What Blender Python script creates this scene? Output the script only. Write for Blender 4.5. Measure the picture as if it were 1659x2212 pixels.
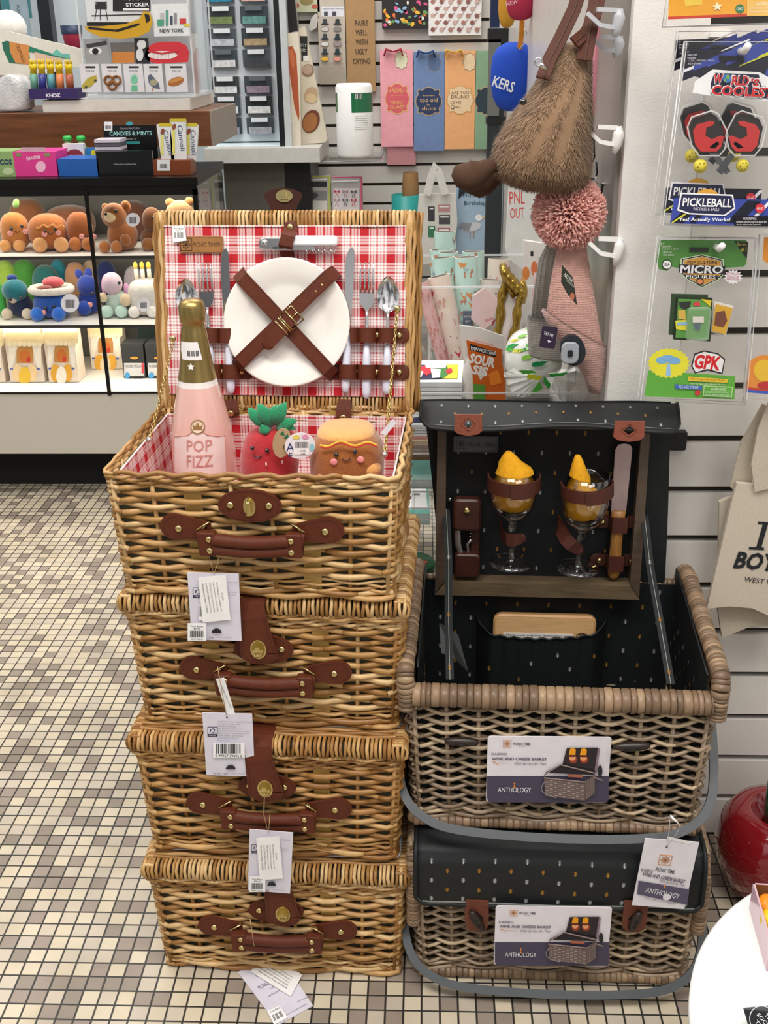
import bpy, math, random
from mathutils import Vector, Matrix
rnd = random.Random(7)
R = math.radians
PI = math.pi
for o in list(bpy.data.objects):
 bpy.data.objects.remove(o)
SC = bpy.context.scene
COL = SC.collection
# ---------------------------------------------------------------- camera
FPX, CX, CY = 2370.0, 829.5, 1106.0
H = 1.243
PITCH, YAW, ROLL = 23.3, 2.3, -0.85
cam_rot = Matrix.Rotation(R(YAW), 3, 'Z') @ Matrix.Rotation(R(90 - PITCH), 3, 'X') @ Matrix.Rotation(R(ROLL), 3, 'Z')
CAM = Vector((0, 0, H))
cd = bpy.data.cameras.new('camera')
cd.sensor_fit = 'VERTICAL'; cd.sensor_height = 36.0; cd.lens = FPX / 2212 * 36.0
cd.clip_start = 0.02; cd.clip_end = 60
co = bpy.data.objects.new('camera', cd); COL.objects.link(co)
co.matrix_world = Matrix.Translation(CAM) @ cam_rot.to_4x4()
SC.camera = co
# ---------------------------------------------------------------- colour management, world, lamps
SC.view_settings.view_transform = 'Standard'
SC.view_settings.look = 'None'
SC.view_settings.gamma = 1.0
SC.view_settings.use_curve_mapping = False
SC.view_settings.exposure = 0.0
w = bpy.data.worlds.new('shop_ambient'); SC.world = w; w.use_nodes = True
# dim shop surroundings: bright towards the ceiling, dark towards the floor, with added noise blotches for reflections
_n = w.node_tree.nodes; _l = w.node_tree.links
_tc = _n.new('ShaderNodeTexCoord'); _nz = _n.new('ShaderNodeTexNoise'); _nz.inputs['Scale'].default_value = 2.6; _nz.inputs['Detail'].default_value = 2
_sp = _n.new('ShaderNodeSeparateXYZ'); _mr = _n.new('ShaderNodeMapRange'); _mr.inputs[1].default_value = -.7; _mr.inputs[2].default_value = .9; _mr.inputs[3].default_value = .16; _mr.inputs[4].default_value = .80
_cr = _n.new('ShaderNodeValToRGB'); _cr.color_ramp.elements[0].position = .42; _cr.color_ramp.elements[0].color = (.22, .22, .23, 1); _cr.color_ramp.elements[1].position = .6; _cr.color_ramp.elements[1].color = (1.66, 1.62, 1.58, 1)
_l.new(_tc.outputs['Generated'], _nz.inputs['Vector']); _l.new(_tc.outputs['Generated'], _sp.inputs[0]); _l.new(_sp.outputs[2], _mr.inputs[0]); _l.new(_nz.outputs[0], _cr.inputs[0])
_l.new(_cr.outputs[0], _n['Background'].inputs[0]); _l.new(_mr.outputs[0], _n['Background'].inputs[1])
def lamp(name, x, y, z, sx, sy, power, col=(1, 0.955, 0.90), tgt=None):
 l = bpy.data.lights.new(name, 'AREA'); l.shape = 'RECTANGLE'; l.size = sx; l.size_y = sy
 l.energy = power; l.color = col
 o = bpy.data.objects.new(name, l); COL.objects.link(o); o.location = (x, y, z)
 if tgt:
  o.rotation_euler = (Vector(tgt) - Vector((x, y, z))).to_track_quat('-Z', 'Y').to_euler()
 return o
def spot(name, x, y, z, power, tgt, ang=60, rad=0.05, col=(1, 0.95, 0.88)):
 l = bpy.data.lights.new(name, 'SPOT'); l.energy = power; l.color = col; l.spot_size = R(ang); l.spot_blend = 0.8; l.shadow_soft_size = rad
 o = bpy.data.objects.new(name, l); COL.objects.link(o); o.location = (x, y, z)
 o.rotation_euler = (Vector(tgt) - Vector((x, y, z))).to_track_quat('-Z', 'Y').to_euler()
 return o
lamp('ceiling_and_fill_light', -0.5, 0.3, 2.9, 1.2, 0.6, 26, tgt=(-0.3, 1.2, 0.4))
lamp('ceiling_and_fill_light', 0.9, -0.2, 2.9, 1.2, 0.6, 20, tgt=(0.3, 1.3, 0.5))
lamp('ceiling_and_fill_light', -1.6, 2.2, 2.9, 1.2, 0.6, 30)
lamp('ceiling_and_fill_light', -1.1, 3.9, 2.9, 1.0, 0.4, 14, col=(.92, .97, 1), tgt=(-1.0, 4.6, 1.0))  # added fill that brightens the drawer cabinet, not a known ceiling panel
lamp('ceiling_and_fill_light', 0.0, 3.2, 2.9, 1.2, 0.6, 26)
lamp('ceiling_and_fill_light', 0.2, 4.0, 2.9, 1.6, 0.5, 16, tgt=(0.2, 4.8, 1.0))
for i in range(8):
 spot('ceiling_spot_light', -0.95 + 0.27 * i, 0.15 + 0.28 * (i % 3), 2.75, 9.5, (-0.35 + 0.1 * i, 1.35, 0.35), 60, 0.03)
# ---------------------------------------------------------------- measuring helpers
def ray(px, py):
 return cam_rot @ Vector(((px - CX) / FPX, -(py - CY) / FPX, -1.0))
def at(px, py, Y):
 d = ray(px, py); return CAM + d * (Y / d.y)
def atz(px, py, Z):
 d = ray(px, py); return CAM + d * ((Z - H) / d.z)
def mpp(P):
 return (-(cam_rot.transposed() @ (Vector(P) - CAM)).z) / FPX
def proj(P):
 v = cam_rot.transposed() @ (Vector(P) - CAM)
 return (CX + FPX * v.x / -v.z, CY - FPX * v.y / -v.z)
# ---------------------------------------------------------------- materials
def lin(c):
 if isinstance(c, str):
  c = [int(c[i:i + 2], 16) / 255 for i in (0, 2, 4)]
 return tuple(((x / 12.92) if x <= 0.04045 else ((x + 0.055) / 1.055) ** 2.4) for x in c[:3])
MATS = {}
def mat(c, rough=0.55, metal=0.0, var=0.06, scale=40.0, bump=0.0, coat=0.0, sheen=0.0, trans=0.0, alpha=1.0, emit=0.0, spec=0.5, stretch=None, bscale=None, ior=1.45):
 key = (str(c), rough, metal, var, scale, bump, coat, sheen, trans, alpha, emit, spec, str(stretch), bscale, ior)
 if key in MATS: return MATS[key]
 m = bpy.data.materials.new('surface'); m.use_nodes = True
 nt = m.node_tree; b = nt.nodes['Principled BSDF']
 L = lin(c)
 b.inputs['Roughness'].default_value = rough; b.inputs['Metallic'].default_value = metal
 b.inputs['Coat Weight'].default_value = coat; b.inputs['Coat Roughness'].default_value = 0.08
 b.inputs['Sheen Weight'].default_value = sheen
 b.inputs['Transmission Weight'].default_value = trans
 b.inputs['Specular IOR Level'].default_value = spec
 b.inputs['IOR'].default_value = ior
 if emit:
  b.inputs['Emission Color'].default_value = (*L, 1); b.inputs['Emission Strength'].default_value = emit
 tc = nt.nodes.new('ShaderNodeTexCoord'); src = tc.outputs['Object']
 if stretch:
  mp = nt.nodes.new('ShaderNodeMapping'); mp.inputs['Scale'].default_value = stretch
  nt.links.new(src, mp.inputs[0]); src = mp.outputs[0]
 if var > 0:
  n = nt.nodes.new('ShaderNodeTexNoise'); n.inputs['Scale'].default_value = scale; n.inputs['Detail'].default_value = 3
  nt.links.new(src, n.inputs['Vector'])
  mx = nt.nodes.new('ShaderNodeMix'); mx.data_type = 'RGBA'
  nt.links.new(n.outputs['Fac'], mx.inputs['Factor'])
  mx.inputs[6].default_value = (*[max(0, x * (1 - var * 2)) for x in L], 1)
  mx.inputs[7].default_value = (*[min(1, x * (1 + var * 2)) for x in L], 1)
  nt.links.new(mx.outputs[2], b.inputs['Base Color'])
 else:
  b.inputs['Base Color'].default_value = (*L, 1)
 if bump > 0:
  n2 = nt.nodes.new('ShaderNodeTexNoise'); n2.inputs['Scale'].default_value = bscale or scale * 6; n2.inputs['Detail'].default_value = 3
  nt.links.new(src, n2.inputs['Vector'])
  bp = nt.nodes.new('ShaderNodeBump'); bp.inputs['Strength'].default_value = bump; bp.inputs['Distance'].default_value = 0.002
  nt.links.new(n2.outputs['Fac'], bp.inputs['Height']); nt.links.new(bp.outputs[0], b.inputs['Normal'])
 if alpha < 1:
  b.inputs['Alpha'].default_value = alpha
 MATS[key] = m
 return m
def clear_mat(tint='ffffff', op=0.12, rough=0.05, pwr=3.5, mul=.65):
 key = ('clear', tint, op, rough, pwr)
 if key in MATS: return MATS[key]
 m = bpy.data.materials.new('clear_plastic'); m.use_nodes = True; nt = m.node_tree
 b = nt.nodes['Principled BSDF']; out = nt.nodes['Material Output']
 b.inputs['Base Color'].default_value = (*lin(tint), 1); b.inputs['Roughness'].default_value = rough
 tr = nt.nodes.new('ShaderNodeBsdfTransparent')
 lw = nt.nodes.new('ShaderNodeLayerWeight'); lw.inputs[0].default_value = .5
 pw = nt.nodes.new('ShaderNodeMath'); pw.operation = 'POWER'; pw.inputs[1].default_value = pwr; nt.links.new(lw.outputs['Facing'], pw.inputs[0])
 fr = nt.nodes.new('ShaderNodeMath'); fr.operation = 'MULTIPLY'; fr.inputs[1].default_value = mul; nt.links.new(pw.outputs[0], fr.inputs[0])
 ad = nt.nodes.new('ShaderNodeMath'); ad.operation = 'ADD'; ad.use_clamp = True; ad.inputs[1].default_value = op
 nt.links.new(fr.outputs[0], ad.inputs[0])
 mx = nt.nodes.new('ShaderNodeMixShader')
 if op < .08:
  b = nt.nodes.new('ShaderNodeBsdfGlossy'); b.inputs['Roughness'].default_value = rough
 nt.links.new(ad.outputs[0], mx.inputs[0]); nt.links.new(tr.outputs[0], mx.inputs[1]); nt.links.new(b.outputs[0], mx.inputs[2])
 nt.links.new(mx.outputs[0], out.inputs['Surface'])
 MATS[key] = m
 return m
# ---------------------------------------------------------------- mesh builder
_txt = {}
def text_geo(s, bold=0.0, shear=0.0):
 k = (s, bold, shear)
 if k not in _txt:
  cu = bpy.data.curves.new('t', 'FONT'); cu.body = s; cu.resolution_u = 2; cu.offset = bold; cu.shear = shear; cu.fill_mode = 'FRONT'
  ob = bpy.data.objects.new('t', cu)
  me = bpy.data.meshes.new_from_object(ob)
  vs = [(v.co.x, v.co.y) for v in me.vertices]; fs = [tuple(p.vertices) for p in me.polygons]
  bpy.data.objects.remove(ob); bpy.data.curves.remove(cu); bpy.data.meshes.remove(me)
  _txt[k] = (vs, fs)
 return _txt[k]
class MB:
 def __init__(s):
  s.v = []; s.f = []; s.m = []; s.sm = []; s.mats = []
 def mi(s, m):
  if m not in s.mats: s.mats.append(m)
  return s.mats.index(m)
 def add(s, vs, fs, m, smooth=False, T=None):
  n = len(s.v); k = s.mi(m)
  if T is not None: vs = [T @ Vector(v) for v in vs]
  s.v.extend([tuple(v) for v in vs])
  for f in fs:
   s.f.append(tuple(i + n for i in f)); s.m.append(k); s.sm.append(smooth)
  return s
 def box(s, c, d, m, T=None, bev=0.0):
  x, y, z = c; a, b, h = d[0] / 2, d[1] / 2, d[2] / 2
  if bev > 0:
   return s.rbox(c, d, bev, m, T)
  vs = [(x + i * a, y + j * b, z + k * h) for i in (-1, 1) for j in (-1, 1) for k in (-1, 1)]
  fs = [(0, 1, 3, 2), (4, 6, 7, 5), (0, 4, 5, 1), (2, 3, 7, 6), (0, 2, 6, 4), (1, 5, 7, 3)]
  return s.add(vs, fs, m, False, T)
 def rbox(s, c, d, r, m, T=None, n=3, axis='y'):
  # rounded rectangle (in xz for axis y, xy for axis z) extruded along the axis, with a small chamfer
  w, dp, h = (d[0], d[1], d[2]) if axis == 'y' else (d[0], d[2], d[1])
  r = min(r, w / 2 * .99, h / 2 * .99)
  o = []
  for q, (sx, sz) in enumerate(((1, 1), (-1, 1), (-1, -1), (1, -1))):
   for i in range(n + 1):
    a = (q + i / n) * PI / 2
    o.append((sx * (w / 2 - r) + r * math.cos(a), sz * (h / 2 - r) + r * math.sin(a)))
  k = len(o); ch = min(dp * .2, r * .4)
  rings = []
  for yy, g in ((-dp / 2, ch), (-dp / 2 + ch, 0), (dp / 2 - ch, 0), (dp / 2, ch)):
   rings.append([(x * (1 - g / (w / 2)), yy, z * (1 - g / (h / 2))) for x, z in o])
  vs = [v for rg in rings for v in rg]
  if axis == 'z': vs = [(a, -cc, b) for a, b, cc in vs]
  vs = [(a + c[0], b + c[1], cc + c[2]) for a, b, cc in vs]
  fs = []
  for j in range(3):
   for i in range(k):
    fs.append((j * k + i, (j + 1) * k + i, (j + 1) * k + (i + 1) % k, j * k + (i + 1) % k))
  fs.append(tuple(range(k))); fs.append(tuple(range(4 * k - 1, 3 * k - 1, -1)))
  return s.add(vs, fs, m, False, T)
 def tube(s, pts, r, m, n=6, T=None, closed=False, flat=1.0, caps=True, up=None):
  pts = [Vector(p) for p in pts]; N = len(pts)
  rr = r if isinstance(r, (list, tuple)) else [r] * N
  vs = []; prev = None
  for i, p in enumerate(pts):
   a = pts[(i - 1) % N] if (closed or i > 0) else p
   b = pts[(i + 1) % N] if (closed or i < N - 1) else p
   t = (b - a)
   t = t.normalized() if t.length > 1e-9 else Vector((0, 0, 1))
   if up is not None: nrm = Vector(up)
   elif prev is None: nrm = Vector((0, 0, 1)) if abs(t.z) < .9 else Vector((1, 0, 0))
   else: nrm = prev
   nrm = (nrm - t * nrm.dot(t))
   nrm = nrm.normalized() if nrm.length > 1e-6 else t.orthogonal().normalized()
   prev = nrm; bi = t.cross(nrm)
   for k in range(n):
    an = 2 * PI * (k + .5) / n
    vs.append(p + (nrm * math.cos(an) * flat + bi * math.sin(an)) * rr[i])
  fs = []
  for i in range(N if closed else N - 1):
   j = (i + 1) % N
   for k in range(n):
    fs.append((i * n + k, i * n + (k + 1) % n, j * n + (k + 1) % n, j * n + k))
  if caps and not closed:
   fs.append(tuple(range(n - 1, -1, -1))); fs.append(tuple(range((N - 1) * n, N * n)))
  return s.add(vs, fs, m, n > 4, T)
 def lathe(s, prof, m, n=32, T=None, smooth=True, sx=1.0, sy=1.0, a0=0, a1=360):
  vs = []; N = len(prof); full = abs(a1 - a0 - 360) < 1e-3; nn = n if full else n + 1
  for k in range(nn):
   a = R(a0 + (a1 - a0) * k / n)
   for r, z in prof: vs.append((r * math.cos(a) * sx, r * math.sin(a) * sy, z))
  fs = []
  for k in range(n):
   q = (k + 1) % nn
   for i in range(N - 1):
    fs.append((k * N + i, q * N + i, q * N + i + 1, k * N + i + 1))
  return s.add(vs, fs, m, smooth, T)
 def ell(s, c, r, m, T=None, n=14, k=9, rot=None, e=1.0):
  c = Vector(c); vs = []; fs = []
  M3 = rot if rot is not None else Matrix.Identity(3)
  sg = lambda v: math.copysign(abs(v) ** e, v)
  for j in range(k + 1):
   ph = -PI / 2 + PI * j / k
   for i in range(n):
    th = 2 * PI * i / n
    vs.append(c + M3 @ Vector((r[0] * sg(math.cos(ph)) * sg(math.cos(th)), r[1] * sg(math.cos(ph)) * sg(math.sin(th)), r[2] * sg(math.sin(ph)))))
  for j in range(k):
   for i in range(n):
    fs.append((j * n + i, j * n + (i + 1) % n, (j + 1) * n + (i + 1) % n, (j + 1) * n + i))
  return s.add(vs, fs, m, True, T)
 def prism(s, out, y0, y1, m, T=None, smooth=False):
  # outline in xz extruded from y0 (front) to y1
  k = len(out)
  vs = [(x, y0, z) for x, z in out] + [(x, y1, z) for x, z in out]
  fs = [tuple(range(k)), tuple(range(2 * k - 1, k - 1, -1))] + [(i, i + k, (i + 1) % k + k, (i + 1) % k) for i in range(k)]
  return s.add(vs, fs, m, smooth, T)
 def flat(s, out, y, m, T=None):
  return s.add([(x, y, z) for x, z in out], [tuple(range(len(out)))], m, False, T)
 def grid(s, fn, nu, nv, m, T=None, smooth=True):
  vs = [fn(i / nu, j / nv) for j in range(nv + 1) for i in range(nu + 1)]
  fs = [(j * (nu + 1) + i, j * (nu + 1) + i + 1, (j + 1) * (nu + 1) + i + 1, (j + 1) * (nu + 1) + i) for j in range(nv) for i in range(nu)]
  return s.add(vs, fs, m, smooth, T)
 def text(s, t, x, z, y, hgt, m, T=None, width=None, bold=0.0, shear=0.0, rot=0.0):
  vs, fs = text_geo(t, bold, shear)
  if not vs: return s
  x0 = min(v[0] for v in vs); x1 = max(v[0] for v in vs); z0 = min(v[1] for v in vs); z1 = max(v[1] for v in vs)
  sz = hgt / max(z1 - z0, 1e-6); sx = (width / max(x1 - x0, 1e-6)) if width else sz
  cc, ss = math.cos(R(rot)), math.sin(R(rot)); o = []
  for a, b in vs:
   a = (a - (x0 + x1) / 2) * sx; b = (b - (z0 + z1) / 2) * sz
   o.append((x + a * cc - b * ss, y, z + a * ss + b * cc))
  return s.add(o, fs, m, False, T)
 def build(s, name, parent=None, origin=None, solid=0, bevel=0, sub=0):
  me = bpy.data.meshes.new(name)
  if parent is not None:
   o0 = parent.matrix_world.translation if parent.get('worldspace') else (parent.parent.matrix_world.translation if parent.parent and parent.parent.get('worldspace') else Vector((0, 0, 0)))
  elif origin is not None: o0 = Vector(origin)
  else:
   xs = [v[0] for v in s.v]; ys = [v[1] for v in s.v]; zs = [v[2] for v in s.v]
   o0 = Vector(((min(xs) + max(xs)) / 2, (min(ys) + max(ys)) / 2, min(zs)))
  me.from_pydata([(v[0] - o0.x, v[1] - o0.y, v[2] - o0.z) for v in s.v], [], s.f)
  for m in s.mats: me.materials.append(m)
  me.polygons.foreach_set('material_index', s.m); me.polygons.foreach_set('use_smooth', s.sm)
  me.update()
  ob = bpy.data.objects.new(name, me); COL.objects.link(ob)
  if parent is not None: ob.parent = parent
  else: ob.location = o0
  if sub:
   q = ob.modifiers.new('sub', 'SUBSURF'); q.levels = sub; q.render_levels = sub
  if solid:
   q = ob.modifiers.new('solid', 'SOLIDIFY'); q.thickness = solid; q.offset = 0
  if bevel:
   q = ob.modifiers.new('bev', 'BEVEL'); q.width = bevel; q.segments = 2; q.limit_method = 'ANGLE'
  return ob
def tag(o, label, cat, group=None, kind=None):
 if label: o['label'] = label
 if cat: o['category'] = cat
 if group: o['group'] = group
 if kind: o['kind'] = kind
 return o
def thing(name, label, cat, loc=(0, 0, 0), group=None, world=False, rotz=0):
 o = bpy.data.objects.new(name, None); COL.objects.link(o); o.empty_display_size = .02
 o.location = loc; o.rotation_euler = (0, 0, rotz); o.matrix_world = Matrix.Translation(Vector(loc)) @ Matrix.Rotation(rotz, 4, 'Z')
 if world: o['worldspace'] = 1
 return tag(o, label, cat, group)
def struct(mb, name, **k):
 o = mb.build(name, **k); o['kind'] = 'structure'; return o
def copy_tree(o, parent=None):
 c = o.copy(); COL.objects.link(c)
 if parent is not None: c.parent = parent
 for ch in list(o.children): copy_tree(ch, c)
 return c
def circ(cx, cy, rx, ry=None, n=16, a0=0, a1=360, rot=0):
 ry = rx if ry is None else ry
 full = abs(a1 - a0) >= 360; k = n if full else n + 1; o = []
 for i in range(k):
  a = R(a0 + (a1 - a0) * i / n); x, y = rx * math.cos(a), ry * math.sin(a)
  c, s_ = math.cos(R(rot)), math.sin(R(rot)); o.append((cx + x * c - y * s_, cy + x * s_ + y * c))
 return o
# a flat-fronted item whose front is the vertical plane y = Y and which is measured on its bounding rectangle
class Card:
 def __init__(s, rect, Y, depth=0.004, col=None, r=0.0, outline=None, yaw=0, tilt=0, spin=0, m=None, lift=0):
  x0, y0, x1, y1 = rect; s.rect = rect
  a = at((x0 + x1) / 2, y0, Y); b = at((x0 + x1) / 2, y1, Y)
  s.h = a.z - b.z; s.w = (x1 - x0) * (mpp(a) + mpp(b)) / 2
  s.base = Vector(((a.x + b.x) / 2, Y, b.z)); s.depth = depth
  T0 = Matrix.Translation((0, 0, s.h / 2))
  s.T = Matrix.Translation(s.base) @ T0 @ Matrix.Rotation(R(yaw), 4, 'Z') @ Matrix.Rotation(R(tilt), 4, 'X') @ Matrix.Rotation(R(spin), 4, 'Y') @ T0.inverted()
  s.mb = MB(); s.k = 0
  m = m or (mat(col) if col else None)
  if m:
   s.h = s.h
   if outline: s.mb.prism([s.q(*p) for p in outline], 0, depth, m, s.T)
   elif r: s.mb.rbox((0, depth / 2, s.h / 2), (s.w, depth, s.h), r, m, s.T)
   else: s.mb.box((0, depth / 2, s.h / 2), (s.w, depth, s.h), m, s.T)
 def q(s, px, py):
  if not hasattr(s, 'I'): s.I = s.T.inverted(); s.o = s.I @ CAM
  d = s.I.to_3x3() @ ray(px, py); k = -s.o.y / d.y; p = s.o + d * k
  return (p.x, p.z)
 def y(s, step=True):
  if step: s.k += 1
  return -0.0003 - 0.00012 * s.k * max(1.0, s.base.y / 2)
 def poly(s, pts, m):
  s.mb.flat([s.q(*p) for p in pts], s.y(), m if not isinstance(m, (str, tuple)) else mat(m), s.T); return s
 def rect_(s, x0, y0, x1, y1, m):
  return s.poly([(x0, y0), (x1, y0), (x1, y1), (x0, y1)], m)
 def ell(s, cx, cy, rx, ry, m, n=18, rot=0, a0=0, a1=360):
  return s.poly(circ(cx, cy, rx, ry, n, a0, a1, rot), m)
 def txt(s, t, cx, cy, hpx, m, wpx=None, bold=0.0, shear=0.0, rot=0.0):
  x, z = s.q(cx, cy); kx = s.w / (s.rect[2] - s.rect[0]); kz = s.h / (s.rect[3] - s.rect[1])
  s.mb.text(t, x, z, s.y(), hpx * kz, m if not isinstance(m, (str, tuple)) else mat(m), s.T, wpx * kx if wpx else None, bold, shear, rot)
  return s
 def bump(s, pts, d, m):   # raised solid shape
  s.mb.prism([s.q(*p) for p in pts], -d, 0, m if not isinstance(m, (str, tuple)) else mat(m), s.T); return s
 def barcode(s, x0, y0, x1, y1, m='202024'):
  rr = random.Random(int(x0 * 7 + y0)); x = x0; step = (x1 - x0) / 26; yy = s.y(); mm = mat(m)
  while x < x1:
   w_ = step * rr.choice((.5, .9, 1.3))
   s.mb.flat([s.q(*p) for p in ((x, y0), (min(x + w_, x1), y0), (min(x + w_, x1), y1), (x, y1))], yy, mm, s.T)
   x += w_ + step * rr.choice((.6, .9))
  return s
 def done(s, name, label=None, cat=None, group=None, parent=None):
  if parent is not None: return s.mb.build(name, parent)
  return tag(s.mb.build(name), label, cat, group)
WHITE = 'eeebe6'; BLACK = '141416'
# ================================================================ STRUCTURE
def floor_material():
 m = bpy.data.materials.new('mosaic_floor_tiles'); m.use_nodes = True; nt = m.node_tree; N = nt.nodes; Lk = nt.links
 b = N['Principled BSDF']; tc = N.new('ShaderNodeTexCoord')
 mp = N.new('ShaderNodeMapping'); mp.inputs['Scale'].default_value = (1 / .0254, 1 / .0254, 1); mp.inputs['Location'].default_value = (0.13, 0.55, 0)
 Lk.new(tc.outputs['Object'], mp.inputs[0])
 sep = N.new('ShaderNodeSeparateXYZ'); Lk.new(mp.outputs[0], sep.inputs[0])
 def ma(op, a, b_=None):
  n = N.new('ShaderNodeMath'); n.operation = op
  for i, v in enumerate((a, b_)):
   if v is None: continue
   if isinstance(v, (int, float)): n.inputs[i].default_value = v
   else: Lk.new(v, n.inputs[i])
  return n.outputs[0]
 fx = ma('FRACT', sep.outputs[0]); fy = ma('FRACT', sep.outputs[1])
 dx = ma('ABSOLUTE', ma('SUBTRACT', fx, .5)); dy = ma('ABSOLUTE', ma('SUBTRACT', fy, .5))
 d = ma('MAXIMUM', dx, dy); g = N.new('ShaderNodeMapRange'); g.inputs[1].default_value = .433; g.inputs[2].default_value = .458
 Lk.new(d, g.inputs[0])
 ix = ma('FLOOR', sep.outputs[0]); iy = ma('FLOOR', sep.outputs[1])
 cv = N.new('ShaderNodeCombineXYZ'); Lk.new(ix, cv.inputs[0]); Lk.new(iy, cv.inputs[1])
 wn = N.new('ShaderNodeTexWhiteNoise'); wn.noise_dimensions = '2D'; Lk.new(cv.outputs[0], wn.inputs[0])
 cr = N.new('ShaderNodeValToRGB'); cr.color_ramp.interpolation = 'CONSTANT'; e = cr.color_ramp.elements
 e[0].position = 0; e[0].color = (*lin('93877a'), 1); e[1].position = .14; e[1].color = (*lin('9b8d81'), 1)
 for p, c in ((.27, 'd0c3aa'), (.5, 'c8bca9'), (.72, 'd4c8b0'), (.88, 'c3b8a7')):
  q = e.new(p); q.color = (*lin(c), 1)
 Lk.new(wn.outputs[0], cr.inputs[0])
 nz = N.new('ShaderNodeTexNoise'); nz.inputs['Scale'].default_value = 9; nz.inputs['Detail'].default_value = 6; Lk.new(tc.outputs['Object'], nz.inputs['Vector'])
 cr2 = N.new('ShaderNodeValToRGB'); cr2.color_ramp.elements[0].color = (.80, .79, .77, 1); cr2.color_ramp.elements[1].color = (1, 1, 1, 1)
 cr2.color_ramp.elements[0].position = .3; cr2.color_ramp.elements[1].position = .6
 Lk.new(nz.outputs[0], cr2.inputs[0])
 mu = N.new('ShaderNodeMix'); mu.data_type = 'RGBA'; mu.blend_type = 'MULTIPLY'; mu.inputs[0].default_value = 1
 Lk.new(cr.outputs[0], mu.inputs[6]); Lk.new(cr2.outputs[0], mu.inputs[7])
 mx = N.new('ShaderNodeMix'); mx.data_type = 'RGBA'; Lk.new(g.outputs[0], mx.inputs[0]); Lk.new(mu.outputs[2], mx.inputs[6])
 mx.inputs[7].default_value = (*lin('2e2b27'), 1)
 Lk.new(mx.outputs[2], b.inputs['Base Color']); b.inputs['Roughness'].default_value = .42
 bp = N.new('ShaderNodeBump'); bp.invert = True; bp.inputs['Strength'].default_value = .5; bp.inputs['Distance'].default_value = .001
 Lk.new(g.outputs[0], bp.inputs['Height']); Lk.new(bp.outputs[0], b.inputs['Normal'])
 return m
mb = MB(); mb.box((0, 2.5, -.02), (9, 8, .04), floor_material()); struct(mb, 'floor', origin=(0, 0, 0))
SLAT = mat('d6d2cc', rough=.35, var=.01)
GROOVE = mat('3a342b', rough=.7)
def slatwall(name, x0, x1, Y, z0, k, pitch, gap, zoff, topz):
 # real slats with a recessed groove between neighbours
 mb = MB()
 mb.box(((x0 + x1) / 2, Y + .02, (z0 + topz) / 2), (x1 - x0, .012, topz - z0), GROOVE)
 z = zoff
 while z < topz:
  a = max(z + gap / 2, z0); b = min(z + pitch - gap / 2, topz)
  mb.box(((x0 + x1) / 2, Y + .007, (a + b) / 2), (x1 - x0, .014, b - a), SLAT)
  z += pitch
 mb2 = struct(mb, name)
 return mb2
YR = 1.505   # right slat wall
xr0 = at(1432, 1062, YR).x
slatwall('wall_right', xr0, xr0 + 1.3, YR, 0.0, 0, .0787, .0115, .0005, 2.7)
YB = 4.80    # back slat wall
zt = at(700, 226 / 4.808, YB).z
slatwall('wall_back', at(560, 100, YB).x, 1.9, YB, 0.0, 0, .0787, .012, zt - .0787 * 20, 2.9)
# plastered column between the two
PL = mat('e2dfdb', rough=.6, var=.015, bump=.25, scale=60)
xa = at(1341, 430, YR - .002).x; xb = xr0 + .004
mb = MB(); mb.box(((xa + xb) / 2, YR + .188, 1.4), (xb - xa, .38, 2.8), PL); struct(mb, 'wall_post')
# partition running back from the column, where the brackets hang
mb = MB(); mb.box((xa + .012, (YR + .35 + YB) / 2, 1.4), (.03, YB - YR - .35, 2.8), mat('d3cfc9', rough=.3)); struct(mb, 'wall_partition')
# wall left behind counter
mb = MB(); mb.box((-2.3, YB + .6, 1.4), (3.6, .06, 2.8), mat('b9c0c4', rough=.4)); struct(mb, 'wall_left')
mb = MB(); mb.box((xa - .003, YR + .20, 1.4), (.006, .36, 2.8), mat('8f8a84', rough=.25, metal=.2, var=.08, scale=6, stretch=(1, 4, .6))); struct(mb, 'trim_1')
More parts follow.
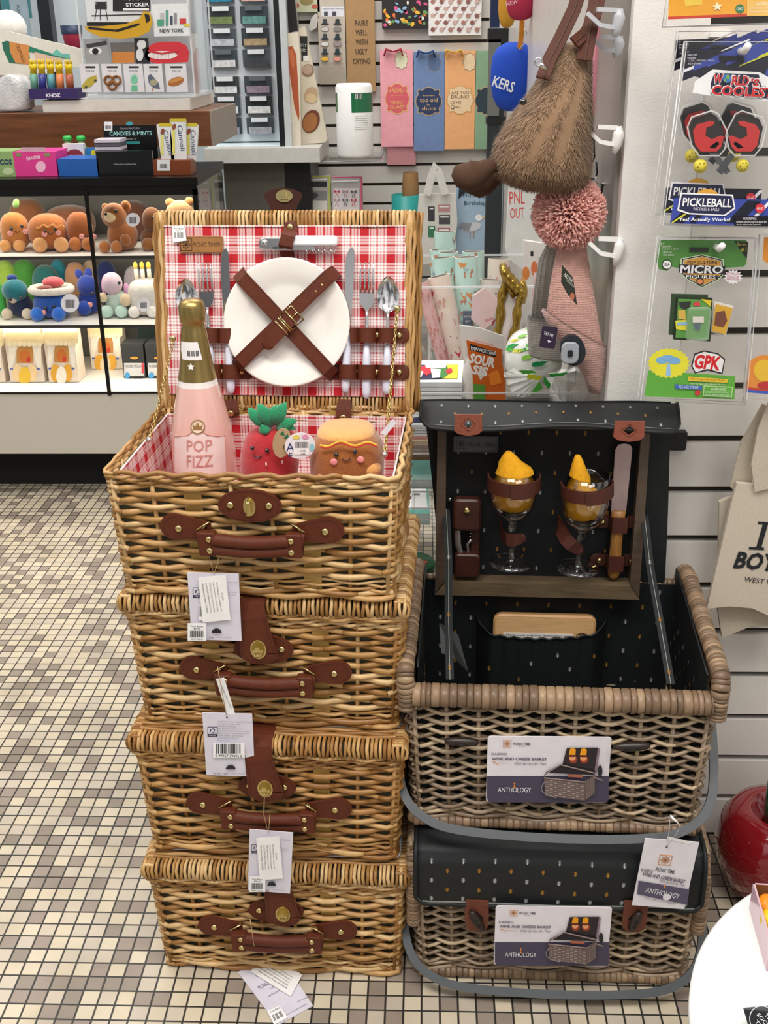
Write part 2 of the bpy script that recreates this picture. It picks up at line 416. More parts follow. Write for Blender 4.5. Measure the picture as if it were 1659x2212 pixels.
# ================================================================ WICKER BASKETS
WK = [mat(c, rough=.38, var=.16, scale=55, bump=.15) for c in ('be955f', 'aa8049', 'ceac79', '946937')]
WKR = [mat(c, rough=.38, var=.16, scale=55, bump=.15) for c in ('b58a52', 'a17440', 'c59e66', '8c602f')]
WKK = [mat(c, rough=.42, var=.2, scale=70, bump=.2) for c in ('a38d76', '8d7864', 'b7a28b', '75634f')]
SLATW = mat('b08f4e', rough=.5, var=.12)
LEA = mat('5c2c1b', rough=.5, var=.10, scale=120, bump=.25, spec=.3)
LEAD = mat('4a2416', rough=.6, var=.05)
BRASS = mat('dcc88c', rough=.2, metal=1.0, var=.02)
STEEL = mat('dededf', rough=.1, metal=1.0, var=.0)
LINEBACK = mat('59594b', rough=.8)
def plaid(axis, name='red gingham'):
 key = ('plaid', axis)
 if key in MATS: return MATS[key]
 m = bpy.data.materials.new('plaid_cloth'); m.use_nodes = True; nt = m.node_tree; N = nt.nodes; Lk = nt.links
 b = N['Principled BSDF']; tc = N.new('ShaderNodeTexCoord'); sp = N.new('ShaderNodeSeparateXYZ'); Lk.new(tc.outputs['Object'], sp.inputs[0])
 outs = []
 for a, off in ((axis[0], .13), (axis[1], .4)):
  n = N.new('ShaderNodeMath'); n.operation = 'MULTIPLY_ADD'; n.inputs[1].default_value = 1 / .0365; n.inputs[2].default_value = off
  Lk.new(sp.outputs['xyz'.index(a)], n.inputs[0])
  fr = N.new('ShaderNodeMath'); fr.operation = 'FRACT'; Lk.new(n.outputs[0], fr.inputs[0])
  cr = N.new('ShaderNodeValToRGB'); cr.color_ramp.interpolation = 'CONSTANT'; e = cr.color_ramp.elements
  e[0].position = 0; e[0].color = (1, 1, 1, 1); e[1].position = .33; e[1].color = (0, 0, 0, 1)
  for p, v in ((.385, .9), (.415, 0), (.50, .7), (.53, 0), (.61, .95), (.68, 0), (.77, .7), (.80, 0), (.89, .9), (.925, 0)):
   q = e.new(p); q.color = (v, v, v, 1)
  Lk.new(fr.outputs[0], cr.inputs[0]); outs.append(cr.outputs[0])
 ad = N.new('ShaderNodeMath'); ad.operation = 'ADD'; Lk.new(outs[0], ad.inputs[0]); Lk.new(outs[1], ad.inputs[1])
 ml = N.new('ShaderNodeMath'); ml.operation = 'MULTIPLY'; ml.inputs[1].default_value = .5; Lk.new(ad.outputs[0], ml.inputs[0])
 mx = N.new('ShaderNodeMix'); mx.data_type = 'RGBA'; mx.inputs[6].default_value = (*lin('efe6e4'), 1); mx.inputs[7].default_value = (*lin('b80f1e'), 1)
 Lk.new(ml.outputs[0], mx.inputs[0]); Lk.new(mx.outputs[2], b.inputs['Base Color']); b.inputs['Roughness'].default_value = .8
 nz = N.new('ShaderNodeTexNoise'); nz.inputs['Scale'].default_value = 60; bp = N.new('ShaderNodeBump'); bp.inputs['Strength'].default_value = .15; bp.inputs['Distance'].default_value = .003
 Lk.new(nz.outputs[0], bp.inputs['Height']); Lk.new(bp.outputs[0], b.inputs['Normal'])
 MATS[key] = m
 return m
def weave(mb, w0, d0, w1, d1, z0, z1, rows, nf, nsd, r, amp, mats, zj=.0003, seed=1, wave=None, phase=None, front_only=False, stagger=1.0, chev=0.0, vee=0.0012):
 rr = random.Random(seed)
 for j in range(rows):
  f = (j + .5) / rows; zc = z0 + (z1 - z0) * f
  a = (w0 + (w1 - w0) * f) / 2; b = (d0 + (d1 - d0) * f) / 2
  pts = []; ph = (j * PI * stagger) if phase is None else phase + j * 2.1; c = .008; dr = rr.uniform(0, 6); da = r * .13
  for sd, (n_, L0) in enumerate(((nf, a), (nsd, b), (nf, a), (nsd, b))):
   for i in range(n_ * 4):
    t = (i + .5) / (n_ * 4); s_ = (-1 + 2 * t) * (L0 - c)
    cs_ = math.cos((wave or 1.0) * PI * t * n_ + ph); o = amp * cs_; zz = zc + rr.gauss(0, zj) + da * math.sin(t * 7 + sd * 2 + dr) - vee * cs_
    p = ((s_, -b - o), (a + o, s_), (-s_, b + o), (-a - o, -s_))[sd]
    pts.append((p[0], p[1], zz))
   q = ((a - .002, -b + .002), (a - .002, b - .002), (-a + .002, b - .002), (-a + .002, -b + .002))[sd]
   pts.append((q[0], q[1], zc))
  i = 0; N = len(pts)
  while i < N:
   L = rr.randint(10, 26); seg = [pts[k % N] for k in range(i, min(i + L, N) + 1)]
   if len(seg) > 1:
    rad = r * rr.uniform(.86, 1.12); rs = [rad] * len(seg); rs[0] = rad * .8; rs[-1] = rad * .8
    mb.tube(seg, rs, rr.choice(mats), n=6, caps=True)
   i += L
def ribbon(mb, pts, width, th, normal, m, T=None):
 # flat strap following pts; normal = facing direction
 pts = [Vector(p) for p in pts]; N = len(pts); vs = []
 for i, p in enumerate(pts):
  t = (pts[min(i + 1, N - 1)] - pts[max(i - 1, 0)]).normalized()
  n0 = Vector(normal) if not callable(normal) else Vector(normal(i))
  s_ = t.cross(n0).normalized(); n_ = s_.cross(t).normalized()
  w_ = width[i] if isinstance(width, (list, tuple)) else width
  for a, b in ((-1, -1), (1, -1), (1, 1), (-1, 1)): vs.append(p + s_ * a * w_ / 2 + n_ * b * th / 2)
 fs = [(0, 3, 2, 1), tuple((N - 1) * 4 + k for k in range(4))]
 for i in range(N - 1):
  for k in range(4): fs.append((i * 4 + k, i * 4 + (k + 1) % 4, i * 4 + 4 + (k + 1) % 4, i * 4 + 4 + k))
 mb.add(vs, fs, m, False, T)
def rivet(mb, x, y, z, r=.0042, m=None, T=None):
 mb.ell((x, y, z), (r, r * .55, r), m or BRASS, T, 12, 8)
def stitch(mb, pts, y, T=None, m=None, step=.004):
 # row of short stitches along a polyline in the xz plane
 for (x0, z0), (x1, z1) in zip(pts, pts[1:]):
  L = math.hypot(x1 - x0, z1 - z0); n_ = max(1, int(L / step))
  for i in range(n_):
   a = (i + .2) / n_; b = (i + .8) / n_
   mb.tube([(x0 + (x1 - x0) * a, y, z0 + (z1 - z0) * a), (x0 + (x1 - x0) * b, y, z0 + (z1 - z0) * b)], .00035, m or LEAD, n=4, T=T, caps=False)
BW0, BD0, BW1, BD1, BH = .338, .250, .352, .262, .170
def basket_body(mats, seed):
 mb = MB()
 weave(mb, BW0, BD0, BW0 + .003, BD0 + .003, .012, .028, 4, 8, 6, .0022, .0025, mats, seed=seed + 1)
 weave(mb, BW0 + .003, BD0 + .003, BW1, BD1, .030, BH - .016, 15, 7, 5, .0040, .0040, mats, seed=seed, vee=.0010)
 weave(mb, BW1 + .001, BD1 + .001, BW1 + .007, BD1 + .007, BH - .016, BH, 4, 8, 6, .0029, .0022, mats, seed=seed + 2, wave=2.0, phase=.4)
 weave(mb, BW0 + .004, BD0 + .004, BW0 + .001, BD0 + .001, .003, .013, 2, 8, 6, .0042, .0028, mats, seed=seed + 3, wave=.75, phase=1.0)
 rr = random.Random(seed)
 for sd in range(4):
  n_ = 7 if sd % 2 == 0 else 5
  for i in range(n_ + 1):
   t = i / n_
   a0, b0, a1, b1 = BW0 / 2, BD0 / 2, BW1 / 2, BD1 / 2
   def P(a, b):
    s_ = (-1 + 2 * t)
    return ((s_ * (a - .006), -b), (a, s_ * (b - .006)), (-s_ * (a - .006), b), (-a, -s_ * (b - .006)))[sd]
   p0, p1 = P(a0, b0), P(a1, b1)
   if sd in (0, 2) and i in (2, 5):
    s_ = -1 if sd == 0 else 1
    mb.add([(p0[0] - .011, p0[1] , .012), (p0[0] + .011, p0[1], .012), (p1[0] + .011, p1[1], BH - .006), (p1[0] - .011, p1[1], BH - .006),
      (p0[0] - .011, p0[1] - .003 * s_, .012), (p0[0] + .011, p0[1] - .003 * s_, .012), (p1[0] + .011, p1[1] - .003 * s_, BH - .006), (p1[0] - .011, p1[1] - .003 * s_, BH - .006)],
      [(0, 1, 2, 3), (7, 6, 5, 4), (0, 4, 5, 1), (1, 5, 6, 2), (2, 6, 7, 3), (3, 7, 4, 0)], SLATW)
   else:
    mb.tube([(p0[0], p0[1], .006), (p1[0], p1[1], BH - .006)], .0030, rr.choice(mats), n=6)
 return mb
def lining_geo(inner, side, backm, zf):
 mb = MB(); a0, b0, a1, b1 = BW0 / 2 - .008, BD0 / 2 - .008, BW1 / 2 - .007, BD1 / 2 - .007
 zt_ = BH - .012
 for k, m_ in ((0, None), (1, backm)):
  e = k * .0022
  A0, B0, A1, B1 = a0 + e, b0 + e, a1 + e, b1 + e
  bt = [(-A0, -B0, .012), (A0, -B0, .012), (A0, B0, .012), (-A0, B0, .012)]; tp = [(-A1, -B1, zt_), (A1, -B1, zt_), (A1, B1, zt_), (-A1, B1, zt_)]
  for i in range(4):
   mm = m_ or (inner if i % 2 == 0 else side); j = (i + 1) % 4
   mb.add([bt[i], bt[j], tp[j], tp[i]], [(0, 1, 2, 3)], mm)
 mb.box((0, 0, zf), (2 * a0 + .004, 2 * b0 + .004, .012), inner)
 mb.add([(-a1, -b1, zt_), (a1, -b1, zt_), (a1, b1, zt_), (-a1, b1, zt_), (-a1 - .0022, -b1 - .0022, zt_), (a1 + .0022, -b1 - .0022, zt_), (a1 + .0022, b1 + .0022, zt_), (-a1 - .0022, b1 + .0022, zt_)],
   [(0, 1, 5, 4), (1, 2, 6, 5), (2, 3, 7, 6), (3, 0, 4, 7)], inner)
 return mb
def lid_closed(mats, seed):
 mb = MB(); rr = random.Random(seed); a, b, th = BW1 / 2 + .008, BD1 / 2 + .008, .023
 mb.box((0, 0, th / 2 - .002), (2 * a - .01, 2 * b - .01, th - .012), LINEBACK)
 def wrap(f, n_, L):
  for i in range(n_):
   s_ = -L + 2 * L * (i + .5) / n_; j = rr.uniform(-.0006, .0006); o = rr.uniform(0, .0012)
   pts = [f(s_ + j, -.016, th), f(s_ + j, -.004, th + .001), f(s_ + j * 2, .001 + o, th - .005), f(s_, .002 + o, th * .55), f(s_ - j * 2, .001 + o, .006), f(s_, -.004, .002)]
   mb.tube(pts, rr.uniform(.0023, .0029), rr.choice(mats), n=5, caps=False)
 wrap(lambda s_, o, z: (s_, -b - o, z), 64, a); wrap(lambda s_, o, z: (-s_, b + o, z), 64, a)
 wrap(lambda s_, o, z: (a + o, s_, z), 48, b); wrap(lambda s_, o, z: (-a - o, s_, z), 48, b)
 weave(mb, 2 * a - .004, 2 * b - .004, 2 * a - .002, 2 * b - .002, -.004, .003, 2, 8, 6, .0024, .0015, mats, seed=seed + 5, wave=1.6, phase=.2)
 n_ = int(2 * b / .0068)
 for i in range(n_):
  y = -b + .016 + (2 * b - .032) * (i + .5) / n_
  pts = [(x, y, th + .001 + .0018 * math.cos(PI * k + i * PI)) for k, x in enumerate([-a + .012 + (2 * a - .024) * q / 8 for q in range(9)])]
  mb.tube(pts, .0031, rr.choice(mats), n=5, caps=False)
 return mb
def handle_parts(par, y0, zc, dz_grip=-.014):
 # two teardrop tabs, D rings, and a rolled grip
 for s_ in (-1, 1):
  mb = MB(); cx = s_ * .088
  out = circ(s_ * .094, zc + .004, .019, .0175, 14, 90, 270) if s_ < 0 else circ(s_ * .094, zc + .004, .019, .0175, 14, -90, 90)
  if s_ < 0: out = out + [(s_ * .050, zc - .010), (s_ * .050, zc + .010)]
  else: out = out + [(s_ * .050, zc + .010), (s_ * .050, zc - .010)]
  mb.prism(out, y0 - .0035, y0, LEA)
  ins = [((x - s_ * .08) * .86 + s_ * .08, (z - zc) * .82 + zc) for x, z in out]
  stitch(mb, ins, y0 - .0037)
  t_ = mb.build('handle_tab', par)
  mb = MB(); rivet(mb, s_ * .090, y0 - .004, zc + .002, .0046); mb.build('rivet', t_)
  mb = MB(); mb.tube([(s_ * .052, y0 - .004, zc + .012), (s_ * .050, y0 - .009, zc + .014), (s_ * .066, y0 - .010, zc + .004), (s_ * .063, y0 - .005, zc - .001)], .0014, BRASS, n=6, closed=True)
  mb.build('handle_ring', par)
 mb = MB(); zg = zc + dz_grip
 N = 16; pts = [(-.047 + .094 * i / N, y0 - .012, zg - .0035 * math.sin(PI * i / N)) for i in range(N + 1)]
 for dzz, rr_ in ((.0065, .0082), (-.0068, .0068)):
  mb.tube([(x, y, z + dzz) for x, y, z in pts], rr_, LEA, n=12)
 for s_ in (-1, 1):
  z_ = zg + .001
  mb.rbox((s_ * .053, y0 - .0105, z_), (.021, .013, .031), .003, LEA)
  mb.tube([(s_ * .062, y0 - .012, z_ - .006), (s_ * .064, y0 - .009, z_ + .013), (s_ * .060, y0 - .004, z_ + .015)], .003, LEA, n=6)
 stitch(mb, [(-.045, zg - .0005), (0, zg - .004), (.045, zg - .0005)], y0 - .0195)
 g = mb.build('handle_grip', par)
 for s_ in (-1, 1):
  for q in (-1, 1):
   mb = MB(); rivet(mb, s_ * .050, y0 - .0175, zg + .001 + q * .0075, .004); mb.build('rivet', g)
def oval_plate(par, y0, zc, lock=True):
 mb = MB(); o = circ(0, zc, .039, .0215, 28); mb.prism(o, y0 - .003, y0, LEA); stitch(mb, circ(0, zc, .036, .019, 24) , y0 - .0032)
 p = mb.build('latch_plate', par)
 for s_ in (-1, 1):
  mb = MB(); rivet(mb, s_ * .0235, y0 - .004, zc + .001, .0046); mb.build('rivet', p)
 if lock:
  mb = MB(); mb.prism(circ(0, zc, .0075, .0125, 20), y0 - .005, y0 - .003, BRASS); mb.rbox((0, y0 - .009, zc), (.0052, .009, .019), .0024, BRASS)
  for q in range(6): mb.box((0, y0 - .0138, zc - .0075 + .003 * q), (.0056, .0008, .0012), BRASS)
  mb.build('turn_lock', p)
 return p
def strap_over(par, y0, cx=0.0, slant=.008):
 # leather strap coming down over the closed lid with its brass lock
 zt_ = BH + .025; mb = MB()
 pts = [(cx - slant, -BD1 / 2 + .05, zt_ + .004), (cx - slant, y0 + .012, zt_ + .004), (cx - slant, y0 - .006, zt_ - .002), (cx - slant * .8, y0 - .010, zt_ - .02), (cx - slant * .4, y0 - .011, zt_ - .045), (cx, y0 - .011, zt_ - .070)]
 wd = [.036, .036, .036, .037, .042, .047]
 ribbon(mb, pts, wd, .0028, lambda i: (0, 0, 1) if i < 2 else (0, -1, .05), LEA)
 end = circ(cx, zt_ - .070, .0235, .015, 14, 180, 360); mb.prism(end, y0 - .0124, y0 - .0096, LEA)
 stitch(mb, [(cx - slant - .016, zt_ - .01), (cx - .020, zt_ - .045), (cx - .0205, zt_ - .068)] + circ(cx, zt_ - .070, .0205, .012, 10, 180, 360) + [(cx + .0205, zt_ - .068), (cx - slant * .4 + .018, zt_ - .045), (cx - slant + .016, zt_ - .01)], y0 - .0128)
 sp = mb.build('closing_strap', par, )
 mb = MB(); zl = zt_ - .062
 mb.prism(circ(cx, zl, .0102, .0138, 22), y0 - .0145, y0 - .012, BRASS); mb.prism(circ(cx, zl, .0085, .012, 22), y0 - .0152, y0 - .0142, mat('a8935a', rough=.3, metal=1.0, var=0))
 mb.box((cx, y0 - .018, zl + .0035), (.0062, .007, .0065), BRASS); mb.box((cx, y0 - .017, zl - .0005), (.0135, .004, .0045), BRASS)
 for q in (-1, 0, 1): mb.box((cx + q * .004, y0 - .019, zl - .0035), (.0022, .003, .003), BRASS)
 mb.box((cx, y0 - .0155, zl - .0075), (.007, .003, .003), BRASS); mb.build('turn_lock', sp)
def front_y(z): return -(BD0 + (BD1 - BD0) * z / BH) / 2 - .0095
def place(o, l, r, z, dep):
 a = atz(*l, z); b = atz(*r, z); d = (b - a); yaw = math.atan2(d.y, d.x); n_ = Vector((-d.y, d.x, 0)).normalized()
 c = (a + b) / 2 + n_ * dep / 2
 o.location = (c.x, c.y, z); o.rotation_euler = (0, 0, yaw); o.matrix_world = Matrix.Translation((c.x, c.y, z)) @ Matrix.Rotation(yaw, 4, 'Z')
SGR = 'honey wicker picnic baskets in the stack'
def picnic_basket(label, mats, seed, strap_cx):
 t = thing('picnic_basket', label, 'basket', group=SGR)
 basket_body(mats, seed).build('woven_body', t)
 lining_geo(plaid('xz'), plaid('yz'), LINEBACK, .02).build('lining', t)
 ld = lid_closed(mats, seed + 20).build('lid', t); ld.location = (0, 0, BH + .002)
 strap_over(t, front_y(BH) , strap_cx)
 oval_plate(t, front_y(.135), .126, lock=False)
 handle_parts(t, front_y(.09), .090)
 return t
Z2, Z3, Z4 = .203, .401, .599
bk1 = picnic_basket('closed honey wicker picnic basket standing on the tile floor, lowest of the stack', WK, 11, .012)
place(bk1, (355, 2085), (868, 2105), 0.0, BD0)
bk2 = picnic_basket('closed honey wicker picnic basket, second from the floor in the stack', WKR, 31, 0.0)
place(bk2, (322, 1832), (868, 1856), Z2, BD0)
bk3 = picnic_basket('closed honey wicker picnic basket directly under the open one', WK, 51, -.004)
place(bk3, (310, 1556), (866, 1574), Z3, BD0)
# thin white price cards poking out between the stacked baskets
for bk, zz, g in ((bk3, Z3 - .001, 'second and third'), (bk2, Z2 - .001, 'lowest and second')):
 mb = MB(); mb.rbox((.004, .004, 0), (.343, .25, .0010), .012, mat('dcdce6', rough=.3), axis='z')
 o = mb.build('backing_card', origin=(0, 0, 0)); o.matrix_world = bk.matrix_world.copy() @ Matrix.Translation((0, -.004, -.0002)); tag(o, 'thin white card sheet showing between the ' + g + ' wicker baskets', 'card')
# ---- the open basket on top
ob = thing('picnic_basket', 'open honey wicker picnic basket with red plaid lining, topmost of the stack', 'basket', group=SGR)
basket_body(WK, 71).build('woven_body', ob)
lining_geo(plaid('xz'), plaid('yz'), LINEBACK, .06).build('lining', ob)
oval_plate(ob, front_y(.13), .132)
handle_parts(ob, front_y(.09), .098)
place(ob, (272, 1282), (852, 1298), Z4, BD0)
OBM = ob.matrix_world.copy()
# frame for measuring on the raised lid
class Frame:
 def __init__(s, base, yaw, tilt):
  s.T = Matrix.Translation(base) @ Matrix.Rotation(yaw, 4, 'Z') @ Matrix.Rotation(R(tilt), 4, 'X'); s.I = s.T.inverted()
 def q(s, px, py, y=0.0):
  o = s.I @ CAM; d = (s.I.to_3x3() @ ray(px, py)); k = (y - o.y) / d.y; p = o + d * k
  return (p.x, p.z)
 def p3(s, px, py, y=0.0):
  x, z = s.q(px, py, y); return Vector((x, y, z))
LW, LH = .362, .273
base = OBM @ Vector((0, BD1 / 2 + .004, BH + .004 - .012)); yawo = math.atan2(OBM[1][0], OBM[0][0])
LF = Frame(base, yawo, -13.5)
lid = MB(); rr = random.Random(5)
lid.box((0, .022, LH / 2), (LW - .012, .018, LH - .01), LINEBACK)
for top in (0, 1):
 z0, z1 = (0, .024) if not top else (LH - .026, LH)
 for i in range(66):
  x = -LW / 2 + LW * (i + .5) / 66; j = rr.uniform(-.0006, .0006)
  ze = z1 if top else z0; zi = z0 if top else z1
  s_ = 1 if top else -1
  lid.tube([(x, .0, zi - s_ * .002), (x + j, -.004, zi + s_ * .006), (x - j, -.005, ze - s_ * .004), (x, .001, ze + s_ * .001), (x + j, .016, ze + s_ * .001), (x, .030, ze - s_ * .002)], rr.uniform(.0022, .0028), rr.choice(WK), n=5, caps=False)
for s_ in (-1, 1):
 for k in range(5):
  ph = k * 1.7; x = s_ * (LW / 2 - .011 + .0042 * k)
  lid.tube([(x + .0015 * math.sin(ph + i * 1.9), (-.004 + .0065 * max(0, k - 1.5)) + .002 * math.cos(ph + i * 2.3), LH * i / 14) for i in range(15)], .0031, rr.choice(WK), n=6)
 for k in range(4):
  lid.tube([(s_ * (LW / 2 + .004 + .001 * math.sin(i + k)), .014 + .006 * k, LH * i / 10) for i in range(11)], .003, rr.choice(WK), n=5)
for k in range(40):
 z = .004 + (LH - .008) * k / 39
 lid.tube([(-LW / 2 + LW * i / 10, .034 + .003 * math.cos(PI * i + k * PI), z) for i in range(11)], .0032, rr.choice(WK), n=5)
for v in range(len(lid.v)): pass
lido = lid.build('lid', ob)
lido.matrix_world = LF.T; lido.matrix_parent_inverse = OBM.inverted()
def on_lid(mb, name, parent=None, label=None):
 # geometry given in lid coordinates -> child of the basket
 o = mb.build(name, parent or ob)
 if parent is None: o.matrix_parent_inverse = OBM.inverted(); o.matrix_basis = LF.T
 if label: o['label'] = label
 return o
def lidprop(mb, name, label, cat, group=None):
 T = LF.T; c = MB(); c.v = [tuple(T @ Vector(v)) for v in mb.v]; c.f = mb.f; c.m = mb.m; c.sm = mb.sm; c.mats = mb.mats
 return c.build(name) if label is None else tag(c.build(name), label, cat, group)
lido.matrix_parent_inverse = OBM.inverted(); lido.matrix_basis = LF.T
pan = MB(); x0, z0 = LF.q(378, 850, -.006); x1, z1 = LF.q(882, 489, -.006); x0 = -LW / 2 + .012; x1 = LW / 2 - .013
pan.grid(lambda u, v: (x0 + (x1 - x0) * u, -.006 - .0012 * math.sin(u * 17 + v * 3) * math.sin(v * 11 + u * 4), z0 + (z1 - z0) * v), 24, 18, plaid('xz'))
for (a, b, c, d) in ((x0, x1, z0, z0), (x0, x1, z1, z1)):
 pan.tube([(a, -.006, c), (b, -.006, d)], .0016, plaid('xz'), n=6)
on_lid(pan, 'lid_lining')
# leather name patch
px = MB(); TAN = mat('9a6a3a', rough=.45, var=.1, bump=.2)
a = LF.q(388, 546, -.009); b = LF.q(482, 510, -.009); cx_, cz_ = (a[0] + b[0]) / 2, (a[1] + b[1]) / 2; w_, h_ = b[0] - a[0], b[1] - a[1]
px.rbox((cx_, -.009, cz_), (w_, .003, h_), .003, TAN)
stitch(px, [(cx_ - w_ * .46, cz_ - h_ * .4), (cx_ + w_ * .46, cz_ - h_ * .4), (cx_ + w_ * .46, cz_ + h_ * .4), (cx_ - w_ * .46, cz_ + h_ * .4), (cx_ - w_ * .46, cz_ - h_ * .4)], -.0106, step=.003)
DK = mat('3c2412', rough=.6)
px.text('PICNIC TIME®', cx_ + w_ * .13, cz_, -.0107, h_ * .26, DK, width=w_ * .62)
def clover(mb, x, z, y, s_, m, T=None):
 # square emblem of interlaced loops
 for (a0, b0, a1, b1) in ((-1, -1, 1, -1), (1, -1, 1, 1), (1, 1, -1, 1), (-1, 1, -1, -1)):
  mb.tube([(x + a0 * s_, y, z + b0 * s_), (x + a1 * s_, y, z + b1 * s_)], s_ * .05, m, n=4, T=T, caps=False)
 for k in range(8):
  a = k * PI / 4; c = (x + .42 * s_ * math.cos(a), z + .42 * s_ * math.sin(a))
  mb.tube([(px_, y, pz_) for px_, pz_ in circ(c[0], c[1], s_ * .34, s_ * .15, 10, rot=math.degrees(a))], s_ * .05, m, n=4, T=T, closed=True)
clover(px, cx_ - w_ * .34, cz_, -.0107, h_ * .36, DK)
on_lid(px, 'name_patch', label='tan leather patch stamped PICNIC TIME')
# price sticker
px = MB(); P = lambda x, y: LF.q(x, y, -.0125)
q4 = [P(371, 489), P(398, 486), P(403, 520), P(374, 523)]
px.prism([q4[3], q4[2], q4[1], q4[0]], -.0125, -.012, mat('f2f2f0'))
s_ = (q4[1][0] - q4[0][0]); cxx = sum(q[0] for q in q4) / 4; czz = sum(q[1] for q in q4) / 4
px.text('Picnic Basket', cxx, czz + s_ * .38, -.0128, s_ * .13, mat(BLACK), width=s_ * .75); px.text('$99.00', cxx, czz + s_ * .2, -.0128, s_ * .1, mat(BLACK))
for k in range(12):
 if k not in (3, 7): px.flat([(cxx - s_ * .36 + s_ * .06 * k, czz - s_ * .35), (cxx - s_ * .33 + s_ * .06 * k, czz - s_ * .35), (cxx - s_ * .33 + s_ * .06 * k, czz + s_ * .08), (cxx - s_ * .36 + s_ * .06 * k, czz + s_ * .08)], -.0128, mat(BLACK))
on_lid(px, 'price_sticker', label='white price sticker with a barcode')
# ---- plate
CER = mat('f1eee6', rough=.12, var=.0, coat=.6)
pcx, pcz = LF.q(621, 697, -.016); pr = (LF.q(757, 697, -.016)[0] - LF.q(486, 697, -.016)[0]) / 2
TP = LF.T @ Matrix.Translation((pcx, -.011, pcz)) @ Matrix.Rotation(R(90), 4, 'X')
mb = MB(); mb.lathe([(0, .004), (pr * .55, .004), (pr * .63, .005), (pr * .70, .0085), (pr * .97, .0135), (pr, .0135), (pr, .0115), (pr * .70, .006), (pr * .6, 0), (0, 0)], CER, 72, TP)
tag(mb.build('dinner_plate'), 'round white dinner plate strapped to the raised plaid lid', 'plate')
# crossed straps over the plate
LP = lambda x, y, d=-.030: LF.p3(x, y, d)
def lidstrap(a, b, w_, mid=-.0285, endy=-.008, ext=0):
 A = LF.p3(*a, -.026); B = LF.p3(*b, -.026); pts = [Vector((A.x, endy, A.z)) - (B - A).normalized() * .006, Vector((A.x, -.02, A.z)) - (B - A).normalized() * .003]
 pts += [A.lerp(B, t) + Vector((0, mid + .026, 0)) for t in (0.03, .25, .5, .75, .97)]
 pts += [Vector((B.x, -.02, B.z)) + (B - A).normalized() * .003, Vector((B.x, endy, B.z)) + (B - A).normalized() * .006]
 mb = MB(); ribbon(mb, pts, w_, .0028, (0, -1, 0), LEA)
 d = (B - A).normalized(); s_ = Vector((-d.z, 0, d.x)) * (w_ * .40)
 for k in (-1, 1): stitch(mb, [((A + s_ * k).x, (A + s_ * k).z), ((B + s_ * k).x, (B + s_ * k).z)], mid - .0017)
 return mb
on_lid(lidstrap((517, 594), (715, 806), .0195, mid=-.0275), 'plate_strap')
m2 = lidstrap((717, 592), (514, 788), .0195, mid=-.0315)
A = LF.p3(640, 675, -.035); B = LF.p3(580, 742, -.035)
ribbon(m2, [A, A.lerp(B, .5), B], [.0185, .0185, .0165], .0026, (0, -1, 0), LEA); m2.ell(B, (.009, .0013, .009), LEA, n=12, k=6)
for t in (.55, .72):
 C = LF.p3(640, 675, -.0325).lerp(LF.p3(717, 592, -.0325), t); m2.ell(C, (.0017, .0009, .0017), BRASS, n=8, k=5)
ps = on_lid(m2, 'plate_strap')
mb = MB(); C = LF.p3(630, 687, -.037); d = (LF.p3(717, 592) - LF.p3(514, 788)).normalized(); s_ = Vector((-d.z, 0, d.x))
def rect3(C, d, s_, L, W_, r): return [C + d * L + s_ * W_, C + d * L - s_ * W_, C - d * L - s_ * W_, C - d * L + s_ * W_]
mb.tube(rect3(C, d, s_, .011, .0125, 0), .0014, BRASS, n=8, closed=True); mb.tube([C + s_ * .012, C - s_ * .012], .0012, BRASS, n=8); mb.tube([C, C + d * .012 + Vector((0, -.001, 0))], .0011, BRASS, n=8)
mb.tube(rect3(C - d * .0165, d, s_, .003, .0125, 0), .0012, BRASS, n=8, closed=True)
bko = on_lid(mb, 'buckle')
# corkscrew and its strap
mb = MB(); a = LF.p3(560, 527, -.016); b = LF.p3(725, 522, -.016)
mb.rbox(((a.x + b.x) / 2 + .02, -.018, b.z + .001), ((b.x - a.x) * .68, .010, .0135), .004, mat('e9ecef', rough=.2, coat=.4))
mb.rbox((a.x + .020, -.018, a.z), (.040, .006, .016), .006, STEEL); mb.ell((a.x + .008, -.022, a.z + .001), (.005, .003, .005), STEEL)
mb.rbox((a.x + .048, -.019, a.z - .006), (.06, .004, .006), .002, STEEL)
mb.tube([(a.x + .062 + .0028 * k / 2, -.017 + .0035 * math.cos(k * PI / 3), a.z - .0095 + .0035 * math.sin(k * PI / 3)) for k in range(32)], .0009, STEEL, n=5)
lidprop(mb, 'corkscrew', 'white handled folding corkscrew strapped above the plate', 'corkscrew')
mb = MB(); a = LF.p3(624, 487, -.024); b = LF.p3(617, 556, -.024)
ribbon(mb, [Vector((a.x, -.008, a.z)), Vector((a.x, -.012, a.z - .004)), Vector((a.x - .001, -.0255, a.z - .014)), Vector((b.x, -.0255, b.z + .016)), Vector((b.x, -.012, b.z + .006)), Vector((b.x, -.008, b.z))], .019, .0026, (0, -1, 0), LEA)
mb.ell((a.x, -.009, a.z), (.0095, .002, .008), LEA)
cs = on_lid(mb, 'corkscrew_strap'); m3 = MB(); rivet(m3, a.x, -.013, a.z - .001, .0042); m3.build('rivet', cs)
